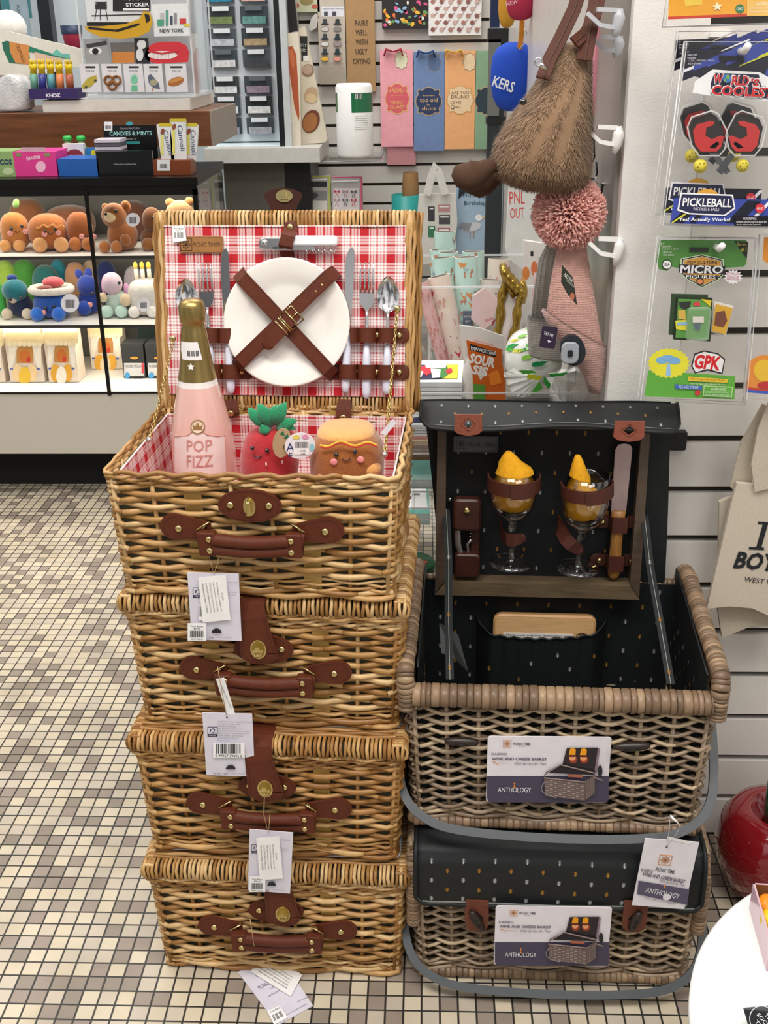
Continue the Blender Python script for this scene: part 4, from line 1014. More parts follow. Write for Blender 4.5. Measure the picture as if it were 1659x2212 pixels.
def ants(mb, fn, nu, nv, s_=.0072, seed=0):
 # fn(u,v) -> (point, ux, uz); staggered rows, white and gold by turns
 for j in range(nv):
  for i in range(nu + (j % 2)):
   u = (i + (.5 if j % 2 == 0 else 0)) / nu; v = (j + .5) / nv
   if not (.012 < u < .988): continue
   p, ux, uz = fn(u, v); ant(mb, p, ux, uz, s_, ANTG if (j // 1) % 2 else ANTW)
def wrapped(mb, pts, r, mats, pitch=.0062, flat=1.0, n=10, seed=3, up=None):
 rr = random.Random(seed); pts = [Vector(p) for p in pts]; acc = [0]
 for a, b in zip(pts, pts[1:]): acc.append(acc[-1] + (b - a).length)
 def P(s_):
  for i in range(len(pts) - 1):
   if s_ <= acc[i + 1] or i == len(pts) - 2:
    return pts[i].lerp(pts[i + 1], (s_ - acc[i]) / max(acc[i + 1] - acc[i], 1e-9))
 s_ = 0
 while s_ < acc[-1]:
  w_ = pitch * rr.uniform(.7, 1.4); e = min(s_ + w_, acc[-1]); k = r * rr.uniform(.96, 1.04)
  mb.tube([P(s_), P(s_ + (e - s_) * .12), P(s_ + (e - s_) * .86), P(e)], [k * .9, k, k, k * .9], rr.choice(mats), n=n, flat=flat, up=up)
  s_ = e + .0002
KW0, KD0, KW1, KD1, KZ = .378, .262, .394, .272, .204
def kabrio_body(seed, hs=1.0):
 mb = MB()
 weave(mb, KW0, KD0, KW1, KD1, .026, KZ - .004, 23, 9, 6, .0029, .0046, KW, seed=seed, vee=.0034, zj=.0002)
 weave(mb, KW0, KD0, KW0, KD0, .016, .028, 3, 9, 6, .0030, .0038, KW, seed=seed + 9, vee=.003, wave=.5)
 for i in range(10):
  for s_ in (-1, 1):
   x = (-1 + 2 * i / 9) * (KW0 / 2 - .008); mb.tube([(x, s_ * KD0 / 2, .01), (x * KW1 / KW0, s_ * KD1 / 2, KZ)], .0031, KW[0], n=6)
 a, b = KW0 / 2, KD0 / 2
 wrapped(mb, [(-a, -b, .009), (a, -b, .009)], .0105, CANE, .0085, seed=seed, up=(0, 0, 1), flat=.8)
 wrapped(mb, [(a, -b, .009), (a, b, .009)], .0095, CANE, .0085, seed=seed + 1, up=(0, 0, 1)); wrapped(mb, [(-a, -b, .009), (-a, b, .009)], .0095, CANE, .0085, seed=seed + 2, up=(0, 0, 1))
 mb.box((0, 0, .008), (2 * a - .01, 2 * b - .01, .008), KW[3])
 # raised sides
 a1, b1 = KW1 / 2, KD1 / 2
 for s_ in (-1, 1):
  for k in range(10):
   z = KZ + .002 + .0072 * k * hs; t = max(0, (z - .238) / .044)
   yf = -b1 + .006 + t * (2 * b1 - .02)
   mb.tube([(s_ * (a1 + .0005 + .002 * math.cos(q * PI + k * PI)), yf + (b1 - yf) * q / 6, z) for q in range(7)], .0034, rr.choice(KW), n=6)
 mb.box((0, b1 + .004, .12), (2 * a1 - .01, .004, .22), CANV)
 return mb
def kabrio_rim(seed):
 mb = MB(); a, b = KW1 / 2 + .001, KD1 / 2
 wrapped(mb, [(-a + .008, -b - .001, KZ + .008), (a - .008, -b - .001, KZ + .008)], .0175, CANE, .0088, seed=seed, up=(0, 0, 1), n=8, flat=.9)
 wrapped(mb, [(-a, b, .244), (a, b, .244)], .007, CANE, .0075, seed=seed + 3, up=(0, 0, 1))
 for s_ in (-1, 1):
  pts = [(s_ * a, -b - .003, KZ - .012), (s_ * a, -b - .004, KZ + .010), (s_ * (a + .001), -b - .002, KZ + .028), (s_ * (a + .002), -b + .008, KZ + .042), (s_ * (a + .001), -b + .03, KZ + .050), (s_ * a, 0, .260), (s_ * a, b - .035, .270), (s_ * (a - .002), b - .014, .270), (s_ * (a - .003), b - .002, .262), (s_ * (a - .003), b + .002, .24), (s_ * (a - .003), b + .002, .16)]
  wrapped(mb, pts, .0120, CANE, .0060, seed=seed + 5 + s_, n=12)
 return mb
def kabrio_lining(open_=True):
 mb = MB(); a, b = KW1 / 2 - .012, KD1 / 2 - .010; zf = .022
 zF, zB = KZ + .004, .248
 mb.box((0, 0, zf), (2 * a, 2 * b, .006), CANV)
 mb.grid(lambda u, v: (-a + 2 * a * u, b - .001 - .003 * math.sin(u * 21) * v, zf + (zB - zf) * v), 20, 4, CANV)
 mb.grid(lambda u, v: (a - 2 * a * u, -b, zf + (zF - zf) * v), 6, 4, CANV)
 for s_ in (-1, 1):
  zt2 = lambda y: KZ + .042 + (y + b) / (2 * b) * .026
  mb.grid(lambda u, v: (s_ * (a + .002 * math.sin(u * 14 + v * 4)), -b + 2 * b * u, zf + (zt2(-b + 2 * b * u) - zf) * v), 14, 5, CANV)
  if open_:
   ants(mb, lambda u, v: (Vector((s_ * (a - .003), -b + 2 * b * u, zf + .19 * v)), Vector((0, 1, 0)), Vector((0, 0, 1))), 6, 9)
   mb.tube([(s_ * (a - .001), -b + 2 * b * q / 10, zt2(-b + 2 * b * q / 10)) for q in range(11)], .0016, CANV2, n=6)
 if open_:
  ants(mb, lambda u, v: (Vector((-a + 2 * a * u, b - .005, zf + (zB - zf) * v)), Vector((1, 0, 0)), Vector((0, 0, 1))), 8, 9, seed=1)
 return mb
def kabrio_handle(par, zp=.165, drop=.012, yb=-.178, yp=-.02):
 mb = MB(); hw = KW1 / 2 + .014; pv = Vector((0, yp, zp)); bt_ = Vector((0, yb, drop)); d = bt_ - pv; pts = []
 L = [(0, -1), (.3, -1.005), (.55, -1.0), (.72, -.975), (.84, -.91), (.92, -.80), (.965, -.66), (.99, -.4), (1.0, 0)]
 L = L + [(t, -x) for t, x in L[:-1][::-1]]
 pts = [pv + d * t + Vector((hw * x, 0, 0)) for t, x in L]
 nrm = Vector((0, -d.z, d.y)).normalized()
 if nrm.y > 0: nrm = -nrm
 # oval bent-wood bar with a lighter edge bead
 N = len(pts); fine = []
 for i in range(N - 1):
  p0, p1, p2, p3 = pts[max(i - 1, 0)], pts[i], pts[i + 1], pts[min(i + 2, N - 1)]
  for q in range(5):
   t = q / 5; fine.append(.5 * ((2 * p1) + (p2 - p0) * t + (2 * p0 - 5 * p1 + 4 * p2 - p3) * t * t + (3 * p1 - p0 - 3 * p2 + p3) * t ** 3))
 fine.append(pts[-1])
 ribbon(mb, fine, .0115, .0075, nrm, GREYW)
 h = mb.build('carry_handle', par)
 for s_ in (-1, 1):
  mb = MB(); mb.ell((s_ * (hw + .005), yp, zp), (.0035, .006, .006), STEEL, n=12, k=8); mb.tube([(s_ * hw, yp, zp), (s_ * (KW1 / 2 - .004), yp, zp)], .003, STEEL, n=8); mb.build('handle_bolt', h)
def kabrio_card(par, rect, Y):
 c = Card(rect, Y, .0012, 'e5e0e6', r=.004); x0, y0, x1, y1 = rect; w_ = x1 - x0; h_ = y1 - y0
 X = lambda u: x0 + w_ * u; Y_ = lambda v: y0 + h_ * v
 DKB = '4a4458'; ORG = 'c98a5a'
 c.poly([(X(.0), Y_(.60)), (X(1), Y_(.60)), (X(1), Y_(.94)), (X(.985), Y_(1)), (X(.015), Y_(1)), (X(0), Y_(.94))], DKB)
 kx = c.w / w_
 xx, zz = c.q(X(.165), Y_(.105)); clover(c.mb, xx, zz, c.y(), w_ * .032 * kx, mat(ORG), c.T)
 c.txt('PICNIC TIME', X(.285), Y_(.11), h_ * .04, DKB, wpx=w_ * .14, bold=.01); c.txt('FAMILY OF BRANDS', X(.285), Y_(.145), h_ * .012, DKB, wpx=w_ * .05)
 c.txt('KABRIO', X(.10), Y_(.26), h_ * .036, DKB, wpx=w_ * .125); c.txt('WINE AND CHEESE BASKET', X(.265), Y_(.335), h_ * .042, DKB, wpx=w_ * .45, bold=.02)
 c.txt('With Service for Two', X(.355), Y_(.405), h_ * .04, '6a6478', wpx=w_ * .26, shear=.3)
 c.poly([(X(.09), Y_(.39)), (X(.20), Y_(.395)), (X(.20), Y_(.40)), (X(.09), Y_(.396))], ORG); c.ell(X(.06), Y_(.38), w_ * .014, h_ * .008, ORG, rot=15); c.ell(X(.085), Y_(.405), w_ * .01, h_ * .007, ORG)
 c.txt('ANTHOLOGY', X(.225), Y_(.80), h_ * .075, 'eceaf0', wpx=w_ * .275)
 for dx, dy, a_, b_ in ((0, .70, .008, .012), (0, .728, .007, .012), (0, .757, .010, .016)): c.ell(X(.225 + dx), Y_(dy), w_ * a_, h_ * b_, 'e0893a', 8)
 # printed picture of the basket
 BR = '6f5f5c'; BRL = 'a8958e'
 c.poly([(X(.655), Y_(.16)), (X(.91), Y_(.155)), (X(.88), Y_(.52)), (X(.61), Y_(.47))], '2b2328')
 c.poly([(X(.91), Y_(.155)), (X(.925), Y_(.17)), (X(.90), Y_(.52)), (X(.88), Y_(.52))], '8b7480')
 for u in (.70, .79):
  c.ell(X(u + .005), Y_(.33), w_ * .035, h_ * .06, '9a3f22'); c.ell(X(u), Y_(.30), w_ * .028, h_ * .05, 'e9a070'); c.poly([(X(u - .03), Y_(.26)), (X(u - .02), Y_(.17)), (X(u + .005), Y_(.15)), (X(u + .028), Y_(.18)), (X(u + .024), Y_(.27))], 'f0a01c'); c.rect_(X(u - .034), Y_(.26), X(u + .03), Y_(.29), '5a2414')
 c.poly([(X(.60), Y_(.40)), (X(.89), Y_(.50)), (X(.88), Y_(.56)), (X(.47), Y_(.53))], '241f24')
 c.poly([(X(.66), Y_(.55)), (X(.78), Y_(.56)), (X(.78), Y_(.60)), (X(.66), Y_(.59))], 'b06048')
 c.poly([(X(.465), Y_(.60)), (X(.80), Y_(.67)), (X(.80), Y_(.95)), (X(.475), Y_(.88))], BR); c.poly([(X(.80), Y_(.67)), (X(.885), Y_(.55)), (X(.885), Y_(.84)), (X(.80), Y_(.95))], '5b4c4b')
 yv = c.y()
 for i in range(9):
  for j in range(8):
   u = .475 + .036 * i; v = .625 + .031 * j + .075 * (u - .465) / .33; c.mb.flat([c.q(X(u), Y_(v)), c.q(X(u + .028), Y_(v + .006)), c.q(X(u + .028), Y_(v + .022)), c.q(X(u), Y_(v + .016))], yv, mat(BRL if (i + j) % 2 else '84716c'), c.T)
 for j in range(9):
  v = .68 + .03 * j; c.mb.flat([c.q(X(.805), Y_(v)), c.q(X(.88), Y_(v - .11)), c.q(X(.88), Y_(v - .10)), c.q(X(.805), Y_(v + .012))], yv, mat('92807a'), c.T)
 for pts, wd in (([(.465, .60), (.80, .665), (.885, .53), (.60, .40), (.47, .55)], .9),):
  P2 = [c.q(X(a), Y_(b)) for a, b in pts]; c.mb.tube([(x, c.y(False) - .0003, z) for x, z in P2], .0009, mat('8d7a74'), n=4, T=c.T, closed=True)
 P2 = [c.q(X(a), Y_(b)) for a, b in ((.47, .66), (.445, .74), (.45, .80), (.48, .85), (.56, .90))]; c.mb.tube([(x, c.y(False) - .0003, z) for x, z in P2], .0007, mat('8a7f86'), n=4, T=c.T)
 c.ell(X(.925), Y_(.50), w_ * .02, h_ * .09, '2a252c'); c.poly([(X(.88), Y_(.58)), (X(.95), Y_(.63)), (X(.945), Y_(.65)), (X(.87), Y_(.60))], '8d7a74')
 inv_child(c.mb, 'product_card', par, 'pale and dark violet product card with a printed picture of the basket')
KGR = 'grey-brown wine and cheese baskets'
k1 = thing('wine_basket', 'closed grey-brown wicker basket with black ant-print flap, standing on the floor', 'basket', group=KGR)
place(k1, (905, 2102), (1478, 2122), 0.0, KD0)
kabrio_body(101, .42).build('woven_body', k1)
rim = MB(); a, b = KW1 / 2, KD1 / 2
for s_ in (-1, 1): wrapped(rim, [(s_ * a, -b, .10), (s_ * a, -b - .002, .19), (s_ * a, -b + .02, .225), (s_ * a, 0, .235), (s_ * a, b - .02, .236), (s_ * a, b, .20)], .010, CANE, .006, seed=8 + s_, n=10)
wrapped(rim, [(-a, -b + .01, .228), (a, -b + .01, .228)], .009, CANE, .008, seed=4, up=(0, 0, 1)); rim.build('wrapped_rim', k1)
KZB = .250
# canvas flap over the top and down the front
fl = MB(); fw = KW1 / 2 - .004
prof_f = [(b - .02, .246), (0, .247), (-b + .02, .245), (-b - .006, .238), (-b - .016, .222), (-b - .019, .20), (-b - .019, .175), (-b - .018, .152)]
def flapf(u, v):
 k = v * (len(prof_f) - 1); i = min(int(k), len(prof_f) - 2); t = k - i; y = prof_f[i][0] + (prof_f[i + 1][0] - prof_f[i][0]) * t; z = prof_f[i][1] + (prof_f[i + 1][1] - prof_f[i][1]) * t
 cr_ = max(0, v - .86) / .14; e = abs(2 * u - 1);
 if v > .86: z += .012 * max(0, (e - .93) / .07) ** 2 * cr_
 return Vector((-fw + 2 * fw * u, y - .002 * math.sin(u * 9 + v * 3) * (v > .4), z - .0015 * math.sin(u * 7) * v))
fl.grid(flapf, 40, 28, CANV2)
def flapn(u, v):
 v2 = .50 + .48 * v; p = flapf(u, v2); p2 = flapf(u, v2 - .02); uz = (p2 - p).normalized(); return p + Vector((0, -.0008, .0003)), Vector((1, 0, 0)), uz
ants(fl, flapn, 9, 5, .0066)
edge = [flapf(u / 40, 1.0) + Vector((0, -.001, 0)) for u in range(41)]; fl.tube(edge, .0022, CANV, n=6)
for s_ in (0, 1): fl.tube([flapf(s_, v / 20) + Vector((0, -.001, 0)) for v in range(21)], .0024, CANV, n=6)
fl.tube([p + Vector((0, -.0004, .005)) for p in edge[1:-1]], .0004, THR, n=4)
flo = fl.build('canvas_flap', k1, solid=.002)
kabrio_handle(k1, zp=.165, drop=.018)
I1 = k1.matrix_world.inverted()
def toggle(par, px, py, Y, rot, leather, L=.040):
 c = par.matrix_world.inverted() @ at(px, py, Y);
 if leather:
  mb = MB(); o = [(-.0155, .030), (.0155, .030), (.0165, 0), (.015, -.016), (.008, -.0235), (-.008, -.0235), (-.015, -.016), (-.0165, 0)]
  mb.prism([(c.x + x, c.z + z) for x, z in o], c.y + .004, c.y + .007, mat('6a3828', rough=.5, var=.1, bump=.2)); mb.prism([(c.x + x, c.z + z) for x, z in ((0, .012), (.009, 0), (0, -.012), (-.009, 0))], c.y + .0035, c.y + .0041, mat('120e0c')); mb.build('toggle_tab', par)
 mb = MB(); d = Vector((math.cos(R(rot)), 0, math.sin(R(rot))))
 mb.tube([c + d * (L / 2 * t) for t in (-1, -.85, -.4, 0, .4, .85, 1)], [.0028, .0046, .0062, .0068, .0062, .0046, .0028], TOG, n=12)
 for t in (-.3, .3): mb.ell(c + d * (L / 2 * t) + Vector((0, -.0062, 0)), (.0026, .0012, .0022), mat('0b0908'), n=8, k=5)
 mb.tube([c + d * (L / 2 * -.3) + Vector((0, -.007, 0)), c + d * (L / 2 * .3) + Vector((0, -.007, 0))], .0008, mat('17130f'), n=5); mb.build('toggle', par)
toggle(k1, 1030, 1988, 1.165, -62, True, .036); toggle(k1, 1372, 1990, 1.155, 72, True, .034)
kabrio_card(k1, (1069, 1958, 1316, 2086), 1.158)
k2 = thing('wine_basket', 'open grey-brown wicker basket with raised ant-print lid, stacked on the closed one', 'basket', group=KGR)
place(k2, (893, 1778), (1500, 1802), KZB + .001, KD0)
kabrio_body(131).build('woven_body', k2); kabrio_rim(140).build('wrapped_rim', k2); kabrio_lining().build('lining', k2); kabrio_handle(k2, zp=.172, drop=.022)
toggle(k2, 997, 1602, 1.196, 0, False, .044); toggle(k2, 1365, 1612, 1.182, 5, False, .046)
kabrio_card(k2, (1052, 1591, 1315, 1733), 1.195)
# raised lid
K2M = k2.matrix_world.copy(); yk = math.atan2(K2M[1][0], K2M[0][0])
kb = K2M @ Vector((0, KD1 / 2 - .012, .252))
KF = Frame(kb, yk, 0.5)
def on_k(mb, name, parent=None, label=None):
 mb.v = [tuple(KF.T @ Vector(v)) for v in mb.v]; return inv_child(mb, name, k2, label)
def kprop(mb, name, par=None, label=None, cat=None, grp=None):
 mb.v = [tuple(KF.T @ Vector(v)) for v in mb.v]
 return mb.build(name, par) if par is not None else tag(mb.build(name), label, cat, grp)
ax0, az0 = KF.q(940, 1274, -.01); ax1, az1 = KF.q(1412, 905, -.01); bxx0 = KF.q(946, 905, -.01)[0]; bxx1 = KF.q(1404, 905, -.01)[0]
WOOD = mat('55463a', rough=.4, var=.2, scale=30, stretch=(1, 6, 6), bump=.2); WOOD2 = mat('6a5a45', rough=.35, var=.25, scale=30, stretch=(1, 8, 8))
mb = MB(); fr_ = [Vector((ax0, 0, az0)), Vector((ax1, 0, az0)), Vector((bxx1, 0, az1)), Vector((bxx0, 0, az1))]
ins_ = [Vector((ax0 + .015, 0, az0 + .022)), Vector((ax1 - .015, 0, az0 + .022)), Vector((bxx1 - .012, 0, az1 - .012)), Vector((bxx0 + .012, 0, az1 - .012))]
for i in range(4):
 j = (i + 1) % 4; q = [fr_[i], fr_[j], ins_[j], ins_[i]]; dd = -.022 if i != 0 else -.026
 mb.add([v + Vector((0, dd, 0)) for v in q] + [v + Vector((0, .004, 0)) for v in q], [(0, 1, 2, 3), (0, 4, 5, 1), (3, 2, 6, 7), (7, 6, 5, 4)], WOOD2 if i == 0 else WOOD)
on_k(mb, 'lid_frame')
mb = MB(); mb.add([v + Vector((0, 0.0, 0)) for v in fr_], [(0, 1, 2, 3)], mat('0d0f11', rough=.75, var=.1))
ants(mb, lambda u, v: (Vector((ax0 + (ax1 - ax0) * (.04 + .92 * u), -.0008, az0 + .02 + (az1 - az0 - .03) * v)), Vector((1, 0, 0)), Vector((0, 0, 1))), 7, 8, .0062)
on_k(mb, 'lid_lining')
# canvas cover: back sheet and the overhanging front edge
mb = MB(); cl = KF.q(914, 900, .006)[0]; cr_ = KF.q(1444, 925, .006)[0]; dl = KF.q(950, 1260, .006)[0]; dr_ = KF.q(1436, 1260, .006)[0]; zt3 = KF.q(1180, 868, -.0)[1]
mb.grid(lambda u, v: (dl + (cl - dl) * v ** 1.3 + (dr_ + (cr_ - dr_) * v ** 1.3 - dl - (cl - dl) * v ** 1.3) * u, .006 + .003 * math.sin(u * 9) * v, az0 + (zt3 - az0) * v), 16, 10, CANV)
mb2 = mb; A0 = KF.q(908, 870, -.03); A1 = KF.q(1474, 872, -.03); ht = A0[1]
cxm = (A0[0] + A1[0]) / 2; hwm = (A1[0] - A0[0]) / 2
def ov(u, v):
 e = 2 * u - 1; rd = (max(0, abs(e) - .90) / .10) ** 2
 y = .006 - .066 * v * (1 - .55 * rd * 1.0); z = zt3 - .002 - .016 * v ** 1.6 - .004 * math.sin(u * 8) * v; return Vector((cxm + hwm * e * (1 - .0 * v), y, z))
mb.grid(ov, 44, 10, CANV2)
def ovn(u, v):
 p = ov(u, v); q = ov(u, max(0, v - .03)); return p + Vector((0, -.0005, .0009)), Vector((1, 0, 0)), (q - p).normalized()
ants(mb, lambda u, v: ovn(.03 + .94 * u, .1 + .85 * v), 9, 3, .006)
mb.tube([ov(u / 44, 1) for u in range(45)], .0026, CANV, n=8); mb.tube([ov(u / 44, .90) + Vector((0, -.0004, .0008)) for u in range(2, 43)], .0004, THR, n=4)
for s_ in (0, 1): mb.tube([ov(s_, v / 8) for v in range(9)], .0024, CANV, n=6)
on_k(mb, 'canvas_flap')
RUST = mat('8a4a38', rough=.55, var=.12, bump=.3, scale=150)
for (xl, xr_, yt, yb_) in ((983, 1040, 896, 942), (1329, 1389, 910, 955)):
 mb = MB(); yy = -.0635; x0, z1 = KF.q(xl, yt, yy); x1, z0 = KF.q(xr_, yb_, yy); cx_ = (x0 + x1) / 2; w_ = x1 - x0; h_ = z1 - z0; cz_ = (z0 + z1) / 2 + h_ * .05
 o = [(x0, z1), (x1, z1), (x1 + .001, z0 + h_ * .25), (x1 - w_ * .12, z0 + h_ * .08), (cx_, z0), (x0 + w_ * .12, z0 + h_ * .08), (x0 - .001, z0 + h_ * .25)]
 dm = [(cx_, cz_ + h_ * .24), (cx_ + w_ * .2, cz_), (cx_, cz_ - h_ * .24), (cx_ - w_ * .2, cz_)]
 # body as a ring around the diamond hole
 k = len(o); idx = [0, 1, 1, 1, 2, 2, 3]; near = [0 if p[1] > cz_ + h_ * .2 and abs(p[0] - cx_) < w_ * .6 and False else None for p in o]
 left = [o[0], ((x0 + x1) / 2, z1), dm[0], dm[3], dm[2], o[4], o[5], o[6]]; right = [((x0 + x1) / 2, z1), o[1], o[2], o[3], o[4], dm[2], dm[1], dm[0]]
 for q in (left, right): mb.prism(q, yy, yy + .003, RUST)
 stitch(mb, dm_ := [(cx_, cz_ + h_ * .33), (cx_ + w_ * .28, cz_), (cx_, cz_ - h_ * .33), (cx_ - w_ * .28, cz_), (cx_, cz_ + h_ * .33)], yy - .0003)
 on_k(mb, 'toggle_tab')
# grey name patch
mb = MB(); x0, z0 = KF.q(979, 976, -.003); x1, z1 = KF.q(1077, 942, -.003); mb.rbox(((x0 + x1) / 2, -.003, (z0 + z1) / 2), (x1 - x0, .003, z1 - z0), .002, mat('55575a', rough=.5, bump=.15))
w_ = x1 - x0; clover(mb, x0 + w_ * .18, (z0 + z1) / 2, -.0047, w_ * .10, mat('1d1e20')); mb.text('PICNIC TIME®', x0 + w_ * .64, (z0 + z1) / 2, -.0047, (z1 - z0) * .24, mat('1a1b1d'), width=w_ * .6)
stitch(mb, [(x0 + .002, z0 + .002), (x1 - .002, z0 + .002), (x1 - .002, z1 - .002), (x0 + .002, z1 - .002), (x0 + .002, z0 + .002)], -.0048, step=.003, m=mat('2a2b2d'))
on_k(mb, 'name_patch', label='grey leather patch stamped PICNIC TIME')
# hinges
for (xl, xr_, y) in ((983, 1050, 1275), (1297, 1368, 1283)):
 mb = MB(); a = KF.p3(xl, y, -.020); b = KF.p3(xr_, y, -.020); mb.tube([a, b], .0022, STEEL, n=8); ribbon(mb, [a, b], .006, .001, (0, -1, .5), STEEL); on_k(mb, 'hinge')
# fabric stays
for P0, P1 in (((964, 1100), (972, 1468)), ((1392, 1112), (1449, 1478))):
 mb = MB(); A = KF.T @ KF.p3(*P0, -.010); s_ = -1 if P0[0] < 1100 else 1
 B = K2M @ Vector((s_ * (KW1 / 2 - .030), -KD1 / 2 + .012, KZ + .006)); B = at(P1[0], P1[1], B.y)
 side = (K2M.to_3x3() @ Vector((0, -1, .6)))
 pts = [A, A.lerp(B, .3) + Vector((-.002 * s_, 0, -.006)), A.lerp(B, .65) + Vector((0, 0, -.006)), B]; ribbon(mb, pts, .0105, .001, side, mat('1b1f20', rough=.8, bump=.4, scale=300))
 ribbon(mb, [p + Vector((0, -.0008, .0003)) for p in pts], .0008, .0006, side, THR)
 for t in (.28, .62, .93):
  p = pts[1].lerp(pts[2], (t - .3) / .35) if .3 <= t <= .65 else (pts[0].lerp(pts[1], t / .3) if t < .3 else pts[2].lerp(pts[3], (t - .65) / .35)); dd_ = (A - B).normalized(); ant(mb, p + Vector((0, -.0014, .0006)), Vector((1, 0, 0)), dd_, .007, ANTG if t > .5 else ANTW)
 inv_child(mb, 'lid_stay', k2)
# stay rivets on the lid
for (x, y) in ((972, 1079), (1382, 1080)):
 mb = MB(); p = KF.p3(x, y, -.006); rivet(mb, p.x, p.y, p.z, .0035, STEEL); on_k(mb, 'rivet')
# pocket, board, care tag
mb = MB(); bY = -.030
KI = K2M.inverted()
def kin(px, py, y):  # basket coordinates at depth y
 o = KI @ CAM; d = KI.to_3x3() @ ray(px, py); k = (y - o.y) / d.y; return o + d * k
yb2 = KD1 / 2 - .026
def pk(u, v):
 x = kin(1030 + 285 * u, 1360, yb2 - .014).x; top = kin(1030 + 285 * u, (1353 + 24 * math.sin(PI * min(1, max(0, u))) ** .5 if True else 0) + 8 * (1 - u) * 0, yb2 - .014).z
 zb = .030; e = min(1, 3.5 * math.sin(PI * u)); return Vector((x, yb2 + .016 - .034 * e - .0022 * math.sin(u * 60) * v, zb + (top - zb) * v))
mb.grid(pk, 60, 8, CANV)
for j, (u, v) in enumerate(((.1, .6), (.25, .3), (.42, .7), (.55, .35), (.72, .62), (.86, .3), (.33, .5), (.62, .8), (.48, .15), (.9, .75))):
 ant(mb, pk(u, v) + Vector((0, -.003, 0)), Vector((1, 0, 0)), Vector((0, 0, 1)), .0072, ANTG if j % 3 == 0 else ANTW)
mb.tube([pk(u / 60, 1) + Vector((0, -.001, 0)) for u in range(61)], .0018, CANV2, n=6)
mb.build('pocket', k2)
BOARD = mat('c79a66', rough=.4, var=.14, scale=14, stretch=(2, 2, 24))
a = kin(1066, 1327, yb2); b = kin(1290, 1327, yb2); w_ = b.x - a.x; h_ = .115
cb = MB(); cb.rbox((0, 0, 0), (w_, .013, h_), .012, BOARD); cb.rbox((0, -.0066, 0), (w_ - .008, .0005, h_ - .008), .010, mat('d2a876', rough=.4, var=.12, scale=14, stretch=(2, 2, 24)))
zc_ = h_ / 2 - (kin(1180, 1327, yb2).z - kin(1180, 1374, yb2).z)
cb.box((-w_ * .06, -.0073, zc_ + .0038), (w_ * .68, .0006, .0085), mat('d9d6d0')); cb.text('Hand wash only.Not dishwasher safe', -w_ * .06, zc_ + .0042, -.0079, .0040, mat('2b2b2b'), width=w_ * .62)
cb.tube([(x, -.0074, z) for x, z in circ(w_ * .365, zc_ + .005, .008, .0045, 20)], .0006, mat('2b1d12'), n=4, closed=True); cb.text('MADE', w_ * .365, zc_ + .0065, -.0076, .002, mat('2b1d12')); cb.text('IN CHINA', w_ * .365, zc_ + .0032, -.0076, .002, mat('2b1d12'))
T_ = K2M @ Matrix.Translation(((a.x + b.x) / 2, yb2 + .002, a.z - h_ / 2)) @ Matrix.Rotation(R(-4), 4, 'X'); cb.v = [tuple(T_ @ Vector(v)) for v in cb.v]
tag(cb.build('cutting_board'), 'small pale wooden cutting board tucked in the black pocket of the open basket', 'cutting board')
mb = MB(); q = [kin(949, 1346, KD1 / 2 - .05), kin(964, 1352, KD1 / 2 - .06), kin(990, 1372, KD1 / 2 - .075), kin(1012, 1452, KD1 / 2 - .09), kin(985, 1425, KD1 / 2 - .07), kin(953, 1410, KD1 / 2 - .06)]
mb.add(q, [(0, 1, 4, 5), (1, 2, 3, 4)], mat('7d8180', rough=.6, var=.05)); mb.build('care_tag', k2)
# ================================================================ THINGS STRAPPED IN THE RAISED LID
GLS = clear_mat('f4f8f8', .07, .01, 1.8, 1.1)
LEA_H = LEA; LEA = mat('4c251a', rough=.5, var=.10, scale=120, bump=.25)
GRP = 'wine glasses strapped in the raised lid'
YEL = mat('e0a012', rough=.85, var=.12, scale=200, bump=.4)
def wine_glass(x, ytop, ybowl, yfoot, hw, spin, label):
 yy = -.046; t_ = KF.p3(x, ytop, yy); f_ = KF.p3(x, yfoot, yy); rb = (KF.q(x + hw, ybowl - 30, yy)[0] - KF.q(x - hw, ybowl - 30, yy)[0]) / 2
 L = t_.z - f_.z; zb = KF.q(x, ybowl, yy)[1] - f_.z
 pr_ = [(0, .0), (rb * .93, .0), (rb * .94, .0012), (rb * .5, .0030), (.006, .006), (.0042, .012), (.0042, zb - .018), (.008, zb - .012), (.0045, zb - .006), (.012, zb + .002), (rb * .74, zb + .011), (rb * .95, zb + .026), (rb, zb + .046), (rb * .97, zb + (L - zb) * .7), (rb * .90, L), (rb * .86, L), (rb * .93, zb + (L - zb) * .7), (rb * .955, zb + .046), (rb * .91, zb + .027), (rb * .70, zb + .0135), (0, zb + .006)]
 T = KF.T @ Matrix.Translation(f_) @ Matrix.Rotation(R(spin), 4, 'Y'); mb = MB(); mb.lathe(pr_, GLS, 40, T)
 g = tag(mb.build('wine_glass'), label, 'glass', GRP); return T, rb, L, zb
def napkin(T, rb, L, zb, secs, label):
 mb = MB(); n = 22; vs = []
 for j, (z, cx_, hw, hd, cy_) in enumerate(secs):
  for k in range(n):
   a = 2 * PI * k / n; w_ = 1 + .12 * abs(math.sin(3.5 * a + j * .5)) - .06 + .03 * math.sin(11 * a + j); vs.append(T @ Vector((cx_ + hw * w_ * math.cos(a), cy_ + hd * w_ * math.sin(a), z)))
 N = len(secs); fs = [(i * n + k, i * n + (k + 1) % n, (i + 1) * n + (k + 1) % n, (i + 1) * n + k) for i in range(N - 1) for k in range(n)] + [tuple(range(n - 1, -1, -1)), tuple(range((N - 1) * n, N * n))]
 mb.add(vs, fs, YEL, True)
 tag(mb.build('napkin'), label, 'napkin', 'yellow napkins in the wine glasses')
